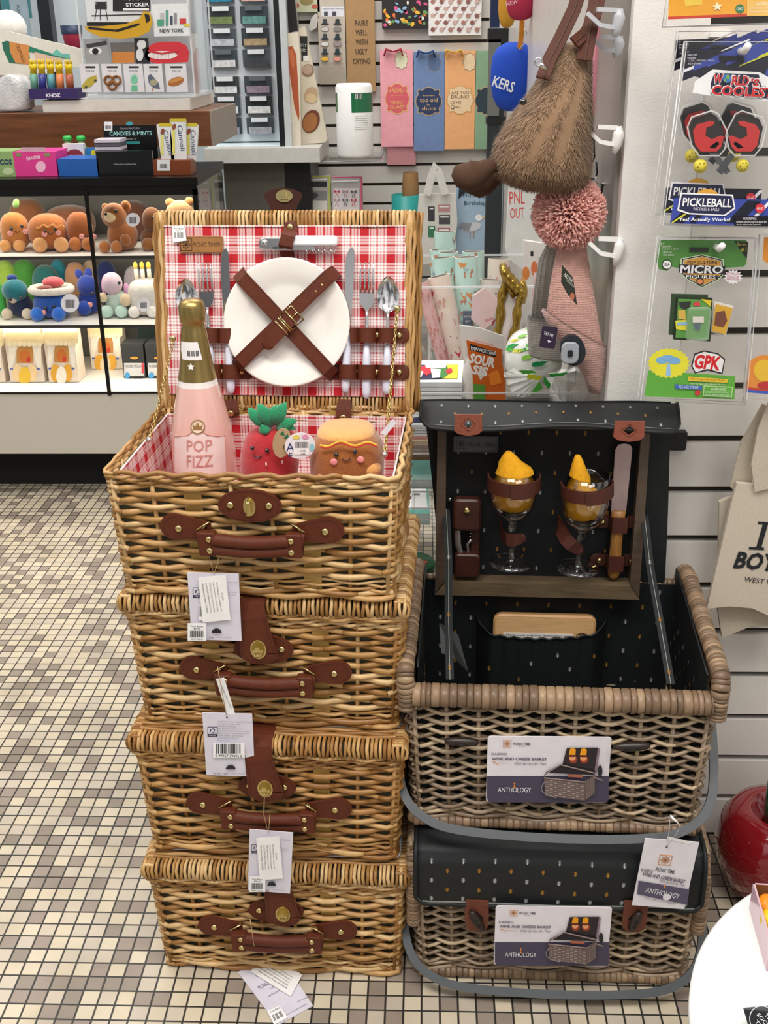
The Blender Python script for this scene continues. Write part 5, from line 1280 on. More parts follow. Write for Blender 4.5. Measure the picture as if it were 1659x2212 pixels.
def strap_ring(T, rb, z, h_, tabx, tilt=0):
 mb = MB(); N = 28; pts = []
 for k in range(N + 1):
  a = -PI * 1.05 + PI * 1.1 * k / N; pts.append(T @ Vector(((rb + .003) * math.cos(a), (rb + .003) * math.sin(a), z + tilt * math.cos(a))))
 ctr = T @ Vector((0, 0, z)); ribbon(mb, pts, h_, .0022, lambda i: (pts[i] - ctr), LEA)
 tp = []
 for k in range(15):
  a = -PI * .5 + (tabx / rb) * (-.15 + 1.1 * k / 14); tp.append(T @ Vector(((rb + .0058) * math.cos(a), (rb + .0058) * math.sin(a), z + tilt * math.cos(a) * 1.4 - .001)))
 ribbon(mb, tp, [h_] * 12 + [h_ * .9, h_ * .7, h_ * .35], .0022, lambda i: (tp[i] - ctr), LEA)
 o = inv_child(mb, 'glass_strap', k2)
g1 = wine_glass(1104, 1017, 1122, 1216, 51, 0, 'left wine glass with yellow napkin strapped in the raised lid')
T, rb, L, zb = g1
napkin(T, rb, L, zb, [(zb + .017, -.0, .019, .014, 0), (zb + .019, 0, .0245, .019, 0), (zb + .03, .0, .0275, .022, 0), (L - .03, .001, .0275, .023, 0), (L - .006, 0, .027, .021, 0), (L + .004, .001, .023, .016, 0), (L + .014, -.006, .015, .011, 0), (L + .024, -.008, .008, .006, 0), (L + .029, -.009, .003, .003, 0)], 'yellow cloth napkin folded to a point in the left wine glass')
strap_ring(T, rb, L - .016, .020, rb * .9)
g2 = wine_glass(1247, 1025, 1143, 1228, 50, 3, 'right wine glass, leaning slightly, with yellow napkin in the raised lid')
T, rb, L, zb = g2
napkin(T, rb, L, zb, [(zb + .018, -.006, .016, .014, 0), (zb + .021, -.005, .023, .018, 0), (zb + .040, -.004, .026, .021, 0), (zb + .052, -.002, .027, .020, 0), (zb + .062, -.008, .020, .018, 0), (L - .022, -.012, .016, .016, 0), (L - .002, -.012, .014, .014, 0), (L + .010, -.015, .010, .010, 0), (L + .022, -.017, .006, .006, 0), (L + .028, -.018, .003, .003, 0)], 'yellow cloth napkin drooping at the rim of the right wine glass')
strap_ring(T, rb, L - .020, .019, rb * .9, .004)
for (x0, y0, x1, y1, w_, rz) in ((1085, 1160, 1126, 1163, .019, 0), (1212, 1150, 1250, 1188, .019, 0)):
 mb = MB(); a = KF.p3(x0, y0, -.042); b = KF.p3(x1, y1, -.050); c_ = Vector((a.x - .002, -.004, a.z))
 pts = [c_, a + Vector((0, .01, 0)), a.lerp(b, .25) + Vector((0, -.008, 0)), a.lerp(b, .6) + Vector((0, -.008, 0)), b]; ribbon(mb, pts, [w_, w_, w_, w_, w_ * .8], .0024, (0, -1, 0), LEA)
 mb.ell(b, (w_ * .36, .0012, w_ * .4), LEA, n=14, k=6); on_k(mb, 'stem_strap')
# cheese knife
mb = MB(); yy = -.014; a = KF.p3(1349, 958, yy); b = KF.p3(1336, 1106, yy); e = KF.p3(1325, 1248, yy)
ax_ = (a - b).normalized(); sd = Vector((ax_.z, 0, -ax_.x)); wv = .0105
L_ = (a - b).length; pl = []
out = [(0, -.0105), (L_ * .93, -.0112), (L_ * .985, -.008), (L_, 0), (L_ * .985, .008), (L_ * .93, .0112), (0, .0105)]
pp = [b + ax_ * s_ + sd * o for s_, o in out]; k = len(pp)
BLD = mat('a99492', rough=.35, metal=.55, var=.08, scale=60)
bl = MB(); bl.add([p + Vector((0, -.0006, 0)) for p in pp] + [p + Vector((0, .0006, 0)) for p in pp], [tuple(range(k)), tuple(range(2 * k - 1, k - 1, -1))] + [(i, (i + 1) % k, (i + 1) % k + k, i + k) for i in range(k)], BLD)
for i in range(26):
 t_ = L_ * (.08 + .84 * i / 26); p = b + ax_ * t_ - sd * .0112; bl.add([p + Vector((0, -.0006, 0)), p + ax_ * (L_ * .03) + Vector((0, -.0006, 0)), p - sd * .0012 + ax_ * (L_ * .015) + Vector((0, -.0006, 0))], [(0, 1, 2)], BLD)
ax2 = (b - e).normalized(); KH = mat('9a6a34', rough=.4, var=.3, scale=30, stretch=(8, 8, 1))
ro = KF.T @ e; kt = thing('cheese_knife', 'broad cheese knife with oak handle strapped right of the wine glasses', 'knife', tuple(ro), world=True)
kprop(bl, 'blade', kt)
hb = MB(); hb.tube([e + ax2 * -.002, e + ax2 * .004, e.lerp(b, .15), e.lerp(b, .5), e.lerp(b, .85), b + ax2 * .002], [.004, .008, .0105, .0085, .0095, .0105], KH, n=12, flat=.55, up=(0, -1, 0)); kprop(hb, 'handle', kt)
hb = MB(); q = e.lerp(b, .30); hb.ell(q + Vector((0, -.006, 0)), (.0028, .001, .0028), STEEL, n=10, k=5); kprop(hb, 'handle_pin', kt)
for (x, y) in ((1336, 1126), (1328, 1209)):
 mb = MB(); c_ = KF.p3(x, y, -.006); hx = .026
 pts = [Vector((c_.x - hx, -.007, c_.z)), Vector((c_.x - .014, -.007, c_.z)), Vector((c_.x - .010, -.021, c_.z)), Vector((c_.x + .010, -.021, c_.z)), Vector((c_.x + .014, -.007, c_.z)), Vector((c_.x + hx, -.007, c_.z))]
 ribbon(mb, pts, [.020, .018, .024, .024, .018, .020], .0024, (0, -1, 0), LEA)
 for s_ in (-1, 1): mb.ell((c_.x + s_ * hx, -.007, c_.z), (.011, .0012, .0105), LEA, n=14, k=6)
 st_ = on_k(mb, 'knife_strap')
 for s_ in (-1, 1): m_ = MB(); rivet(m_, c_.x + s_ * .023, -.0105, c_.z, .0042); m_.v = [tuple(k2.matrix_world.inverted() @ (KF.T @ Vector(v))) for v in m_.v]; m_.build('rivet', st_)
LEA = LEA
# corkscrew in its pouch
LEA2 = mat('3f1f17', rough=.4, var=.1, bump=.25)
mb = MB(); x0, z1 = KF.q(980, 1076, -.02); x1, z0 = KF.q(1036, 1246, -.02); w_ = x1 - x0; h_ = z1 - z0; cx_ = (x0 + x1) / 2
mb.rbox((cx_ + w_ * .30, -.008, (z0 + z1) / 2), (w_ * .34, .008, h_ * .96), .004, LEA2)
mb.rbox((cx_ + .001, -.018, z0 + h_ * .155), (w_ * .94, .016, h_ * .30), .005, LEA2); mb.rbox((cx_, -.017, z1 - h_ * .20), (w_, .018, h_ * .40), .007, LEA2)
stitch(mb, [(x0 + .003, z1 - h_ * .36), (x1 - .003, z1 - h_ * .36)], -.0265, m=mat('1d0e0a')); stitch(mb, [(x0 + .003, z0 + .004), (x1 - .003, z0 + .004)], -.0265, m=mat('1d0e0a'))
pch = on_k(mb, 'tool_pouch'); m_ = MB(); c_ = KF.p3(1008, 1105, -.03); rivet(m_, c_.x, -.028, c_.z, .0055); m_.v = [tuple(k2.matrix_world.inverted() @ (KF.T @ Vector(v))) for v in m_.v]; m_.build('rivet', pch)
mb = MB(); P_ = lambda x, y: KF.p3(x, y, -.016)
mb.tube([P_(991, 1128), P_(988, 1150), P_(989, 1175), P_(996, 1200), P_(1006, 1212)], [.0045, .005, .005, .0045, .003], mat('a49a98', rough=.3, metal=.8, var=0), n=8, flat=.6, up=(0, -1, 0))
mb.tube([P_(1018, 1165), P_(1010, 1175), P_(1012, 1195), P_(1006, 1210)], .0022, mat('a49a98', rough=.3, metal=.8, var=0), n=6)
for k in range(3): mb.ell(P_(1017 - k, 1145 + 7 * k), (.002, .002, .0014), STEEL, n=8, k=5)
kprop(mb, 'corkscrew', None, 'silver folding corkscrew in the dark leather pouch of the raised lid', 'corkscrew')
# product swing tag on the closed wine basket
c = Card((1379, 1815, 1494, 1960), 1.150, .0012, 'e8e4ea', spin=4.5); x0, y0, x1, y1 = c.rect; W_ = x1 - x0; H_ = y1 - y0
c.poly([(x0 + W_ * .55, 1806), (x0 + W_ * .99, 1818), (x0 + W_ * .97, 1824), (x0 + W_ * .53, 1812)], 'f3f2f0')
xx, zz = c.q(1437, 1857); clover(c.mb, xx, zz, c.y(), 13 * c.w / W_, mat('c98a5a'), c.T); c.ell(1440, 1829, 2.4, 2.4, '55536a')
c.txt('PICNIC TIME', 1437, 1880, 8, '4a4458', wpx=42, bold=.01, rot=-6); c.txt('KABRIO', 1398, 1880, 7, '4a4458', wpx=26, rot=-6); c.txt('WINE AND CHEESE BASKET', 1434, 1895, 8, '4a4458', wpx=95, bold=.02, rot=-8); c.txt('With Service for Two', 1452, 1906, 6, '6a6478', wpx=56, rot=-9, shear=.3)
c.poly([(1379, 1901), (1489, 1920), (1484, 1953), (1376, 1930)], '5a546a'); c.txt('ANTHOLOGY', 1431, 1928, 11, 'eceaf0', wpx=76, rot=-9); c.ell(1435, 1913, 2, 4, 'e0893a'); c.ell(1440, 1936, 9, 7, 'e8e4ea', 14, rot=-8); c.txt('PICNIC TIME | FAMILY OF BRANDS', 1425, 1945, 4, '55536a', wpx=70, rot=-9)
t = thing('hang_tag', 'pale swing tag lettered ANTHOLOGY hanging at the right of the closed wine basket', 'tag', tuple(c.base), world=True); c.mb.build('card', t)
mb = MB(); mb.tube([at(x, y, 1.145) for x, y in ((1447, 1768), (1446, 1790), (1440, 1829), (1462, 1800), (1468, 1785), (1462, 1772))], .0004, mat('c9c9c9'), n=5); mb.build('string', t)
mb = MB(); mb.tube([at(1449, 1763, 1.140), at(1470, 1783, 1.140)], [.0035, .0012], mat('f2f2f2', rough=.3), n=8, flat=.4); mb.build('plastic_tie', t)
# ================================================================ RIGHT SIDE: round table, apple, tote bags
WT = mat('f4f4f2', rough=.35, var=.008)
t = thing('round_table', 'white round display table at the lower right', 'table', (.4907, .7314, 0))
mb = MB(); mb.lathe([(0, .400), (.240, .400), (.2441, .397), (.2441, .385), (.240, .380), (0, .380)], WT, 96); mb.build('tabletop', t)
mb = MB(); mb.lathe([(0, 0), (.17, 0), (.17, .012), (.03, .018), (.022, .03), (.022, .36), (.06, .379), (0, .379)], WT, 48); mb.build('pedestal', t)
APR = mat('86101a', rough=.10, var=.03, coat=1.0, scale=8)
ac = Vector((.565, 1.375, 0)); t = thing('ceramic_apple', 'large glossy red ceramic apple on the floor beside the slatted wall', 'apple', tuple(ac))
p_l = at(1548, 1790, 1.375); ra = .090; ac.x = p_l.x + ra + .002; t.location = ac
mb = MB(); mb.lathe([(0, .004), (.03, 0), (.055, .004), (.085, .028), (.103, .065), (.107, .095), (.100, .128), (.082, .152), (.058, .160), (.050, .157), (.046, .149), (.03, .136), (.012, .128), (0, .126)], APR, 56, sx=.84, sy=.84); mb.build('apple_body', t)
mb = MB(); mb.tube([(-.006, 0, .127), (-.008, 0, .16), (-.008, 0, .205), (-.007, 0, .215)], [.016, .0165, .017, .013], mat('0f5a3c', rough=.12, coat=1.0, var=.02), n=16); mb.build('stem', t)
# box with a mirror-brown inside, and an acrylic card stand, both on the table
TZ = .4005
def tpt(x, y, h_=0): return atz(x, y, TZ + h_)
t0 = tpt(1645, 2000); t = thing('gift_box', 'small open pink box with yellow pieces on the round table', 'box', tuple(t0), world=True)
A = tpt(1618, 1962, 0); B = tpt(1655, 2097, 0); h_ = .034
nrm = Vector((-(B - A).y, (B - A).x, 0)).normalized() * .075
if nrm.x < 0: nrm = -nrm
q = [A, B, B + nrm, A + nrm]; mb = MB(); PKB = mat('c9a4b0', rough=.25, coat=.6, var=.08); INN = mat('8a5a34', rough=.3, var=.25, scale=20)
for i in range(4):
 a, b = q[i], q[(i + 1) % 4]; n_ = Vector((-(b - a).y, (b - a).x, 0)).normalized() * .002; up_ = Vector((0, 0, h_))
 mb.add([a, b, b + up_, a + up_, a + n_, b + n_, b + n_ + up_, a + n_ + up_], [(0, 1, 2, 3), (3, 2, 6, 7)], PKB); mb.add([a + n_, b + n_, b + n_ + up_, a + n_ + up_], [(3, 2, 1, 0)], INN)
mb.add([v + Vector((0, 0, .002)) for v in q], [(0, 1, 2, 3)], INN); mb.build('box', t)
mb = MB()
for (x, y) in ((1658, 1915), (1662, 1945)): c_ = tpt(x, y + 30, .02); mb.ell(c_, (.010, .012, .012), mat('e6b41c', rough=.4, var=.1))
c_ = tpt(1660, 1955, .030); o = MB(); o.ell(c_, (.010, .014, .008), mat('e88a1a', rough=.3)); o.build('orange_piece', t);
m1 = MB(); c_ = tpt(1662, 1990, .026); m1.ell(c_, (.009, .014, .010), mat('e6c01c', rough=.4, var=.1)); m1.build('yellow_piece', t)
CL = clear_mat('e9eef0', .10, .03)
A = tpt(1541, 2205, 0); t = thing('card_stand', 'clear acrylic stand holding a black round-logo card on the table', 'card holder', tuple(A), world=True)
mb = MB(); a = atz(1542, 2174, TZ + .025); ux = Vector((1, .03, 0)); uy = Vector((-.03, 1, 0))
for d0, d1, dz0, dz1 in (((0, 0), (.11, 0), -.025, 0), ((0, 0), (0, -.06), -.025, 0), ((0, -.06), (.11, -.06), -.025, -.005)):
 p = a + ux * d0[0] + uy * d0[1]; q_ = a + ux * d1[0] + uy * d1[1]; mb.add([p + Vector((0, 0, dz0)), q_ + Vector((0, 0, dz0)), q_ + Vector((0, 0, dz1)), p + Vector((0, 0, dz1))], [(0, 1, 2, 3)], CL)
p0 = a + Vector((0, 0, -.024)); mb.add([p0, p0 + ux * .11, p0 + ux * .11 - uy * .06, p0 - uy * .06], [(3, 2, 1, 0)], CL)
mb.add([p0 - uy * .012 + ux * .006 + Vector((0, 0, .001)), p0 - uy * .012 + ux * .05 + Vector((0, 0, .001)), p0 + ux * .055 - uy * .05 + Vector((0, 0, .001)), p0 + ux * .012 - uy * .05 + Vector((0, 0, .001))], [(3, 2, 1, 0)], mat('f4f2e6'))
mb.build('acrylic_tray', t)
mb = MB(); q = [atz(1605, 2177, TZ + .022), atz(1680, 2170, TZ + .022), atz(1700, 2240, TZ + .003), atz(1625, 2246, TZ + .003)]
mb.add(q, [(3, 2, 1, 0)], mat('15171c', rough=.4)); ux = (q[1] - q[0]).normalized(); uz = (q[0] - q[3]).normalized(); n_ = ux.cross(uz) * .0004
if n_.z < 0: n_ = -n_
cc_ = q[0].lerp(q[2], .5) + n_; sc_ = (q[1] - q[0]).length; mb.tube([cc_ + ux * (sc_ * .42 * math.cos(a_)) + uz * (sc_ * .42 * math.sin(a_)) for a_ in [k * PI / 16 for k in range(32)]], .0004, mat('e9e9e9'), n=4, closed=True)
for i, s_ in enumerate(('THE', 'SOCIAL', 'TYPE')):
 vs, fs = text_geo(s_); x0 = min(a_ for a_, b_ in vs); x1 = max(a_ for a_, b_ in vs); k_ = sc_ * .16
 rot_ = R(-60); o_ = [((a_ - (x0 + x1) / 2) * k_ * 1.0, (b_ - .35) * k_ - (i - 1) * sc_ * .18) for a_, b_ in vs]
 mb.add([cc_ + n_ + ux * (a_ * math.cos(rot_) - b_ * math.sin(rot_)) + uz * (a_ * math.sin(rot_) + b_ * math.cos(rot_)) for a_, b_ in o_], fs, mat('f2f2f2'))
mb.build('card', t)
# tote bags on the right wall
LIN = mat('cbbfae', rough=.9, var=.06, scale=300, bump=.4, bscale=1200); LIN2 = mat('bdb2a0', rough=.9, var=.06, scale=300, bump=.4, bscale=1200)
def tote(poly, Y, m, handle, label, extra=None):
 c = Card((1520, 1040, 1700, 1330), Y, .008, m=m, outline=poly); c.k = 2
 if extra: extra(c)
 t = thing('tote_bag', label, 'tote bag', tuple(c.base), 'cream tote bags on the right wall', world=True); c.mb.build('bag', t)
 mb = MB(); hp, w_ = handle; P_ = [at(x, y, Y - .004 - .01 * i / 3) for i, (x, y) in enumerate(hp)]; ribbon(mb, P_, w_, .003, (0, -1, 0), m); mb.build('strap', t)
 mb = MB(); mb.tube([at(x, y, Y - .0015) for x, y in poly[-2:] + poly[:1]], .0012, LIN2, n=4); return t
tote([(1554, 1085), (1578, 1075), (1700, 1088), (1700, 1352), (1625, 1352), (1560, 1378), (1551, 1320)], 1.455, LIN2, ([(1640, 1085), (1600, 1045), (1622, 960), (1668, 880)], .030), 'cream cotton tote bag half hidden behind the printed one')
def boyt(c):
 SER = '1b1d24'
 def serifI(cx_, y0, y1, w_, s_):
  c.poly([(cx_ + 6 + s_, y0), (cx_ + w_ + 8 + s_, y0 + 2), (cx_ + w_ + 7 + s_, y0 + 7), (cx_ + 5 + s_, y0 + 6)], SER)
  c.poly([(cx_ + 16 + s_, y0 + 4), (cx_ + 27 + s_, y0 + 4), (cx_ + 20 - 8, y1 - 4), (cx_ + 9 - 8, y1 - 5)], SER); c.poly([(cx_ - 14, y1 - 7), (cx_ + 18, y1 - 6), (cx_ + 18, y1), (cx_ - 15, y1 - 2)], SER)
 serifI(1632, 1126, 1188, 22, 0)
 hx, hy = 1680, 1150; c.poly([(hx + 18 * math.sin(t_) ** 3, hy - (14 * math.cos(t_) - 5 * math.cos(2 * t_) - 2 * math.cos(3 * t_) - math.cos(4 * t_)) * 1.15) for t_ in [k * 2 * PI / 28 for k in range(28)]], 'c02a34')
 c.txt('BOYS', 1642, 1213, 38, SER, wpx=112, rot=-5, bold=.035, shear=.15); c.txt('WEST VILLAGE', 1662, 1257, 11, SER, wpx=112, rot=-8)
tote([(1527, 1315), (1554, 1200), (1579, 1092), (1592, 1044), (1640, 1048), (1700, 1056), (1700, 1350), (1660, 1330), (1625, 1314), (1575, 1310)], 1.435, LIN, ([(1655, 1056), (1648, 1000), (1662, 930), (1690, 860)], .032), 'cream tote bag printed with I, a red heart and BOY on the right wall', boyt)
c = Card((1443, 933, 1484, 974), YR - .012, .012, '101114', r=.003); c.done('square_bracket', 'small black square bracket in the top groove beside the raised lid', 'bracket')
LEA = LEA_H; LEAB = mat('4f2a1d', rough=.55, var=.1, spec=.25)
# ================================================================ RIGHT: blister packs, hooks
SHELL = clear_mat('e6eaee', .05, .06)
def shell(c, quad, d, ins=6, m=SHELL, bulges=()):
 # clear clamshell: thin raised tray with rolled rim
 q = [c.q(*p) for p in quad]
 c.mb.add([(x, -d, z) for x, z in q] + [(x, 0, z) for x, z in q], [(0, 1, 2, 3), (0, 4, 5, 1), (1, 5, 6, 2), (2, 6, 7, 3), (3, 7, 4, 0)], m, False, c.T)
 RIM = clear_mat('f6f8fa', .35, .08)
 c.mb.tube([(x, -.001, z) for x, z in q], .0012, RIM, n=5, T=c.T, closed=True); c.mb.tube([(x * .985 + q[0][0] * .0, -d, z) for x, z in q], .0007, RIM, n=5, T=c.T, closed=True)
 for o in bulges:
  p = [c.q(*v) for v in o]; k = len(p); c.mb.add([(x, -d - .010, z) for x, z in p] + [(x, -d, z) for x, z in p], [tuple(range(k))] + [(i, i + k, (i + 1) % k + k, (i + 1) % k) for i in range(k)], m, False, c.T)
  c.mb.tube([(x, -d - .010, z) for x, z in p], .0009, RIM, n=5, T=c.T, closed=True)
def stripes(c, poly, y0, y1, x0, x1, cols, slope=.55, seed=1):
 rr = random.Random(seed); x = x0 - (y1 - y0) / slope
 while x < x1:
  w_ = rr.uniform(3, 16); m = mat(rr.choice(cols)); a = [(x + (y1 - yy) / slope, yy) for yy in (y0, y1)]
  p = [(a[0][0], y0), (a[0][0] + w_, y0), (a[1][0] + w_, y1), (a[1][0], y1)]
  p = [(min(max(u, x0), x1), v) for u, v in p];
  if p[1][0] - p[0][0] > .5 or p[2][0] - p[3][0] > .5: c.poly(p, m)
  x += w_ + rr.uniform(2, 14)
BLU = '3a4aa0'; NVY = '1a1c2c'
def peg(c, px, py, L_=.07):
 mb = MB(); x, z = c.q(px, py); a = Vector((x, -.03, z)); mb.tube([a + Vector((0, 0, .003)), a + Vector((0, .012, -.003)), a + Vector((0, L_ + .03, -.004))], .0042, mat('ecebe8', rough=.25), n=10, T=c.T); return mb
def pickle(dx, dy, Y, label, full=True, dark=False):
 X = lambda x, y: (x + dx, y + dy)
 c = Card((1440 + dx, 95 + dy, 1700 + dx, 486 + dy), Y); c.mb = MB()
 q = lambda pts: [X(*p) for p in pts]
 c.poly(q([(1477, 108), (1700, 100), (1700, 235), (1600, 190), (1500, 165), (1472, 176)]), NVY)
 for (x0, y0, w_, l, co) in ((1478, 150, 8, 80, 'e8e8f0'), (1500, 140, 14, 70, BLU), (1530, 128, 18, 80, BLU), (1572, 120, 22, 80, BLU), (1610, 112, 26, 80, BLU), (1600, 140, 4, 70, 'd8d840'), (1560, 108, 4, 60, 'e8e8f0'), (1640, 120, 5, 60, 'd8d840'), (1655, 150, 16, 50, BLU)):
  c.poly(q([(x0, y0), (x0 + l, y0 - l * .42), (x0 + l, y0 - l * .42 + w_), (x0 - 4, y0 + w_)]), co)
 for i, s_ in enumerate(('6+', 'Item# 5009', 'Includes:', '1 CASE, 2 PADDLES, 2 BALLS,', 'AND A KEYCHAIN')): c.txt(s_, *X(1484 + len(s_) * 1.1, 112 + 6.3 * i), 4, 'e8e8ee', wpx=len(s_) * 2.0)
 c.poly(q([(1552, 119), (1606, 122), (1608, 130), (1553, 131)]), '0c0c12')
 if full:
  for o, m_ in ((0, 'f2f2f4'),): c.poly(q([(1500, 176), (1538, 150), (1640, 156), (1700, 190), (1700, 222), (1530, 206), (1495, 200)]), m_)
  c.poly(q([(1534, 180), (1542, 157), (1638, 161), (1643, 186), (1700, 192), (1700, 216), (1534, 203)]), '20203a')
  for s_, x, y, h_, w_ in (('W', 1550, 170, 19, 19), ('RLD', 1598, 174, 19, 36), ("'S", 1629, 178, 16, 18), ('COOLEST', 1602, 197, 20, 130)):
   c.txt(s_, *X(x, y), h_ + 4, 'f4f4f6', wpx=w_ + 4, bold=.05, rot=-3); c.k += 3; c.txt(s_, *X(x, y), h_, 'd0242e', wpx=w_, bold=.03, rot=-3)
  c.k += 2; c.ell(*X(1568, 169), 9.5, 9.5, '3a78c0'); c.ell(*X(1570, 166), 4, 5, '7cb04a'); c.ell(*X(1564, 173), 2.5, 3, '7cb04a')
 # paddles: blistered boards
 for s_, cx_ in ((1, 1527), (-1, 1605)):
  P = lambda u, v: X(cx_ + s_ * u, v)
  out = [P(-40, 275), P(-32, 256), P(6, 244), P(18, 250), P(34, 282), P(36, 292), P(30, 318), P(20, 330), P(-18, 330), P(-32, 312)]
  c.bump(out, .006, '2a2624'); c.k += 50
  def top(pts, m_): c.mb.prism([c.q(*p) for p in pts], -.0068, -.006, mat(m_, rough=.3, coat=.4), c.T)
  top([P(-33, 282), P(-24, 268), P(4, 260), P(14, 262), P(10, 270), P(-4, 275), P(-6, 292), P(8, 300), P(26, 292), P(34, 294), P(28, 316), P(18, 326), P(-16, 326), P(-28, 312)], 'c23230')
  top([P(8, 312), P(20, 304), P(24, 310), P(14, 320), P(2, 318)], '2a2624')
  out2 = [(x + (x - X(cx_, 290)[0]) * .14, y + (y - X(0, 290)[1]) * .12) for x, y in out]
  p = [c.q(*v) for v in out2]; c.mb.tube([(x, -.009, z) for x, z in p], .0010, clear_mat('f6f8fa', .4, .08), n=5, T=c.T, closed=True)
 c.mb.prism([c.q(*X(*p)) for p in ((1536, 332), (1546, 330), (1576, 368), (1566, 376))], -.006, 0, mat('55585c', rough=.3), c.T); c.mb.prism([c.q(*X(*p)) for p in ((1586, 332), (1576, 330), (1546, 368), (1556, 376))], -.008, 0, mat('4a4d52', rough=.3), c.T)
 for bx_, by_, r_ in ((1511, 358, 15), (1602, 357, 14)):
  x, z = c.q(*X(bx_, by_)); rr_ = r_ * c.w / 260; c.mb.ell((x, -.004, z), (rr_, rr_, rr_), mat('d8c83a', rough=.5, var=.05), c.T, 16, 10)
  for a_ in range(6): c.mb.ell((x + rr_ * .5 * math.cos(a_), -.004 - rr_ * .80, z + rr_ * .5 * math.sin(a_ * 1.05)), (.0012, .0012, .0012), mat('8a7c20'), c.T, 6, 4)
 # lower printed card
 c.poly(q([(1449, 424), (1657, 427), (1652, 484), (1441, 478)]), BLU if full else NVY)
 for (x0, w_, co) in ((1443, 26, NVY), (1482, 12, NVY), (1560, 30, NVY), (1606, 8, 'e8e8f0'), (1640, 8, NVY)): c.poly(q([(x0, 476), (x0 + w_, 478), (x0 + w_ + 46, 430), (x0 + 46, 429)]), co)
 c.poly(q([(1443, 476), (1448, 476), (1476, 458), (1470, 458)]), 'd8d840')
 c.ell(*X(1520, 418), 24, 14, 'd8a03a'); c.poly(q([(1463, 412), (1575, 416), (1580, 446), (1558, 462), (1480, 458), (1456, 450)]), 'f0f0f4'); c.poly(q([(1466, 415), (1572, 419), (1577, 444), (1556, 459), (1482, 455), (1460, 447)]), '25284a')
 c.txt('PICKLEBALL', *X(1520, 433), 19, 'f4f4f6', wpx=106, bold=.02, rot=-2); c.txt('PADDLES & BALLS', *X(1518, 447), 7, 'e6e6f0', wpx=56, rot=-2); c.txt('Yes! Actually Works!', *X(1514, 470), 10, 'f4f4f6', wpx=112, bold=.02, rot=-1)
 c.rect_(*X(1578, 462), *X(1651, 483), '101018'); c.txt('WARNING:', *X(1610, 467), 6, 'f0f0f0', wpx=30); c.txt('CHOKING HAZARD-Small Parts & Small Balls', *X(1614, 474), 4, 'f0f0f0', wpx=66); c.txt('Not for children under 3 years old.', *X(1608, 480), 4, 'f0f0f0', wpx=52)
 c.ell(*X(1632, 445), 10, 10, 'd8303c'); c.txt('GLIZ', *X(1632, 445), 5, 'f4f4f4')
 shell(c, q([(1478, 90), (1700, 90), (1700, 490), (1426, 484)]), .012, bulges=())
 return c
def seal(c, name, label, grp='clear toy packs hanging on the wall'):
 return tag(c.mb.build(name), label, 'toy pack', grp)
c = pickle(-18, -22, 1.44, '', full=False); seal(c, 'toy_pack', 'clear pickleball toy pack mostly hidden behind the front pickleball pack')
c = pickle(0, 0, 1.40, ''); seal(c, 'toy_pack', 'clear toy pack with crossed red paddles, yellow balls and PICKLEBALL lettering')
o = peg(c, 1600, 104); tag(o.build('display_peg'), 'white peg holding the pickleball pack', 'peg')
c = Card((1388, 515, 1640, 868), 1.41); c.mb = MB(); GR = '4f8a3c'
c.poly([(1424, 518), (1612, 518), (1616, 530), (1612, 570), (1606, 576), (1575, 578), (1470, 580), (1450, 576), (1440, 585), (1424, 582), (1417, 565)], GR)
c.poly([(1585, 520), (1616, 522), (1613, 560)], '1c2418'); c.txt('Series', 1602, 527, 7, 'd8d040', wpx=20); c.txt('#1', 1606, 539, 10, 'd8d040')
for i, s_ in enumerate(('6+', 'Item# 5040', 'Includes: 1 Figure,', '1 Mini Case', '1 Mini Sticker')): c.txt(s_, 1429 + len(s_) * 1.0, 526 + 6 * i, 8 if i == 0 else 4.5, 'dfe8d8', wpx=max(8, len(s_) * 1.9))
c.ell(1440, 571, 11, 11, '20301c'); c.k += 1; c.ell(1440, 571, 9, 9, 'f2f2f0'); c.txt('10A', 1440, 571, 6, '202020', wpx=13, bold=.02)
c.poly([(1489, 534), (1530, 534), (1530, 544), (1489, 544)], '1c2a18')
bd = lambda k: [(1516 + (x - 1516) * k, 584 + (y - 584) * k) for x, y in ((1474, 560), (1516, 552), (1558, 562), (1560, 590), (1548, 602), (1516, 618), (1484, 600), (1472, 588))]
for k, m_ in ((1.10, 'c8dcb0'), (1.04, '1a1a1c'), (.97, 'e8e8ea'), (.94, 'c8923a')): c.poly(bd(k), m_)
c.poly([(1466, 570), (1566, 574), (1564, 592), (1466, 588)], '26262a'); c.txt('POP CULTURE', 1516, 566, 6, '26262a', wpx=62, bold=.01); c.txt('MICRO', 1515, 581, 17, 'e6e6ea', wpx=90, bold=.03, rot=-1); c.poly([(1476, 592), (1552, 594), (1548, 601), (1482, 599)], '26262a'); c.txt('FIGURES', 1513, 597, 7, 'f0f0f2', wpx=62, rot=-1); c.ell(1511, 607, 8, 8, '26262a'); c.ell(1511, 607, 5.5, 5.5, 'e08850')
st = []
for k in range(28): a = 2 * PI * k / 28; r_ = 21 if k % 2 else 15; st.append((1582 + r_ * math.cos(a), 597 + r_ * .8 * math.sin(a)))
c.poly(st, 'f2eef0'); [c.txt(s_, 1582, 590 + 6 * i, 4.5, 'b03058', wpx=26, rot=-3) for i, s_ in enumerate(('BONUS!', 'COLLECTOR', 'MINI STICKER'))]
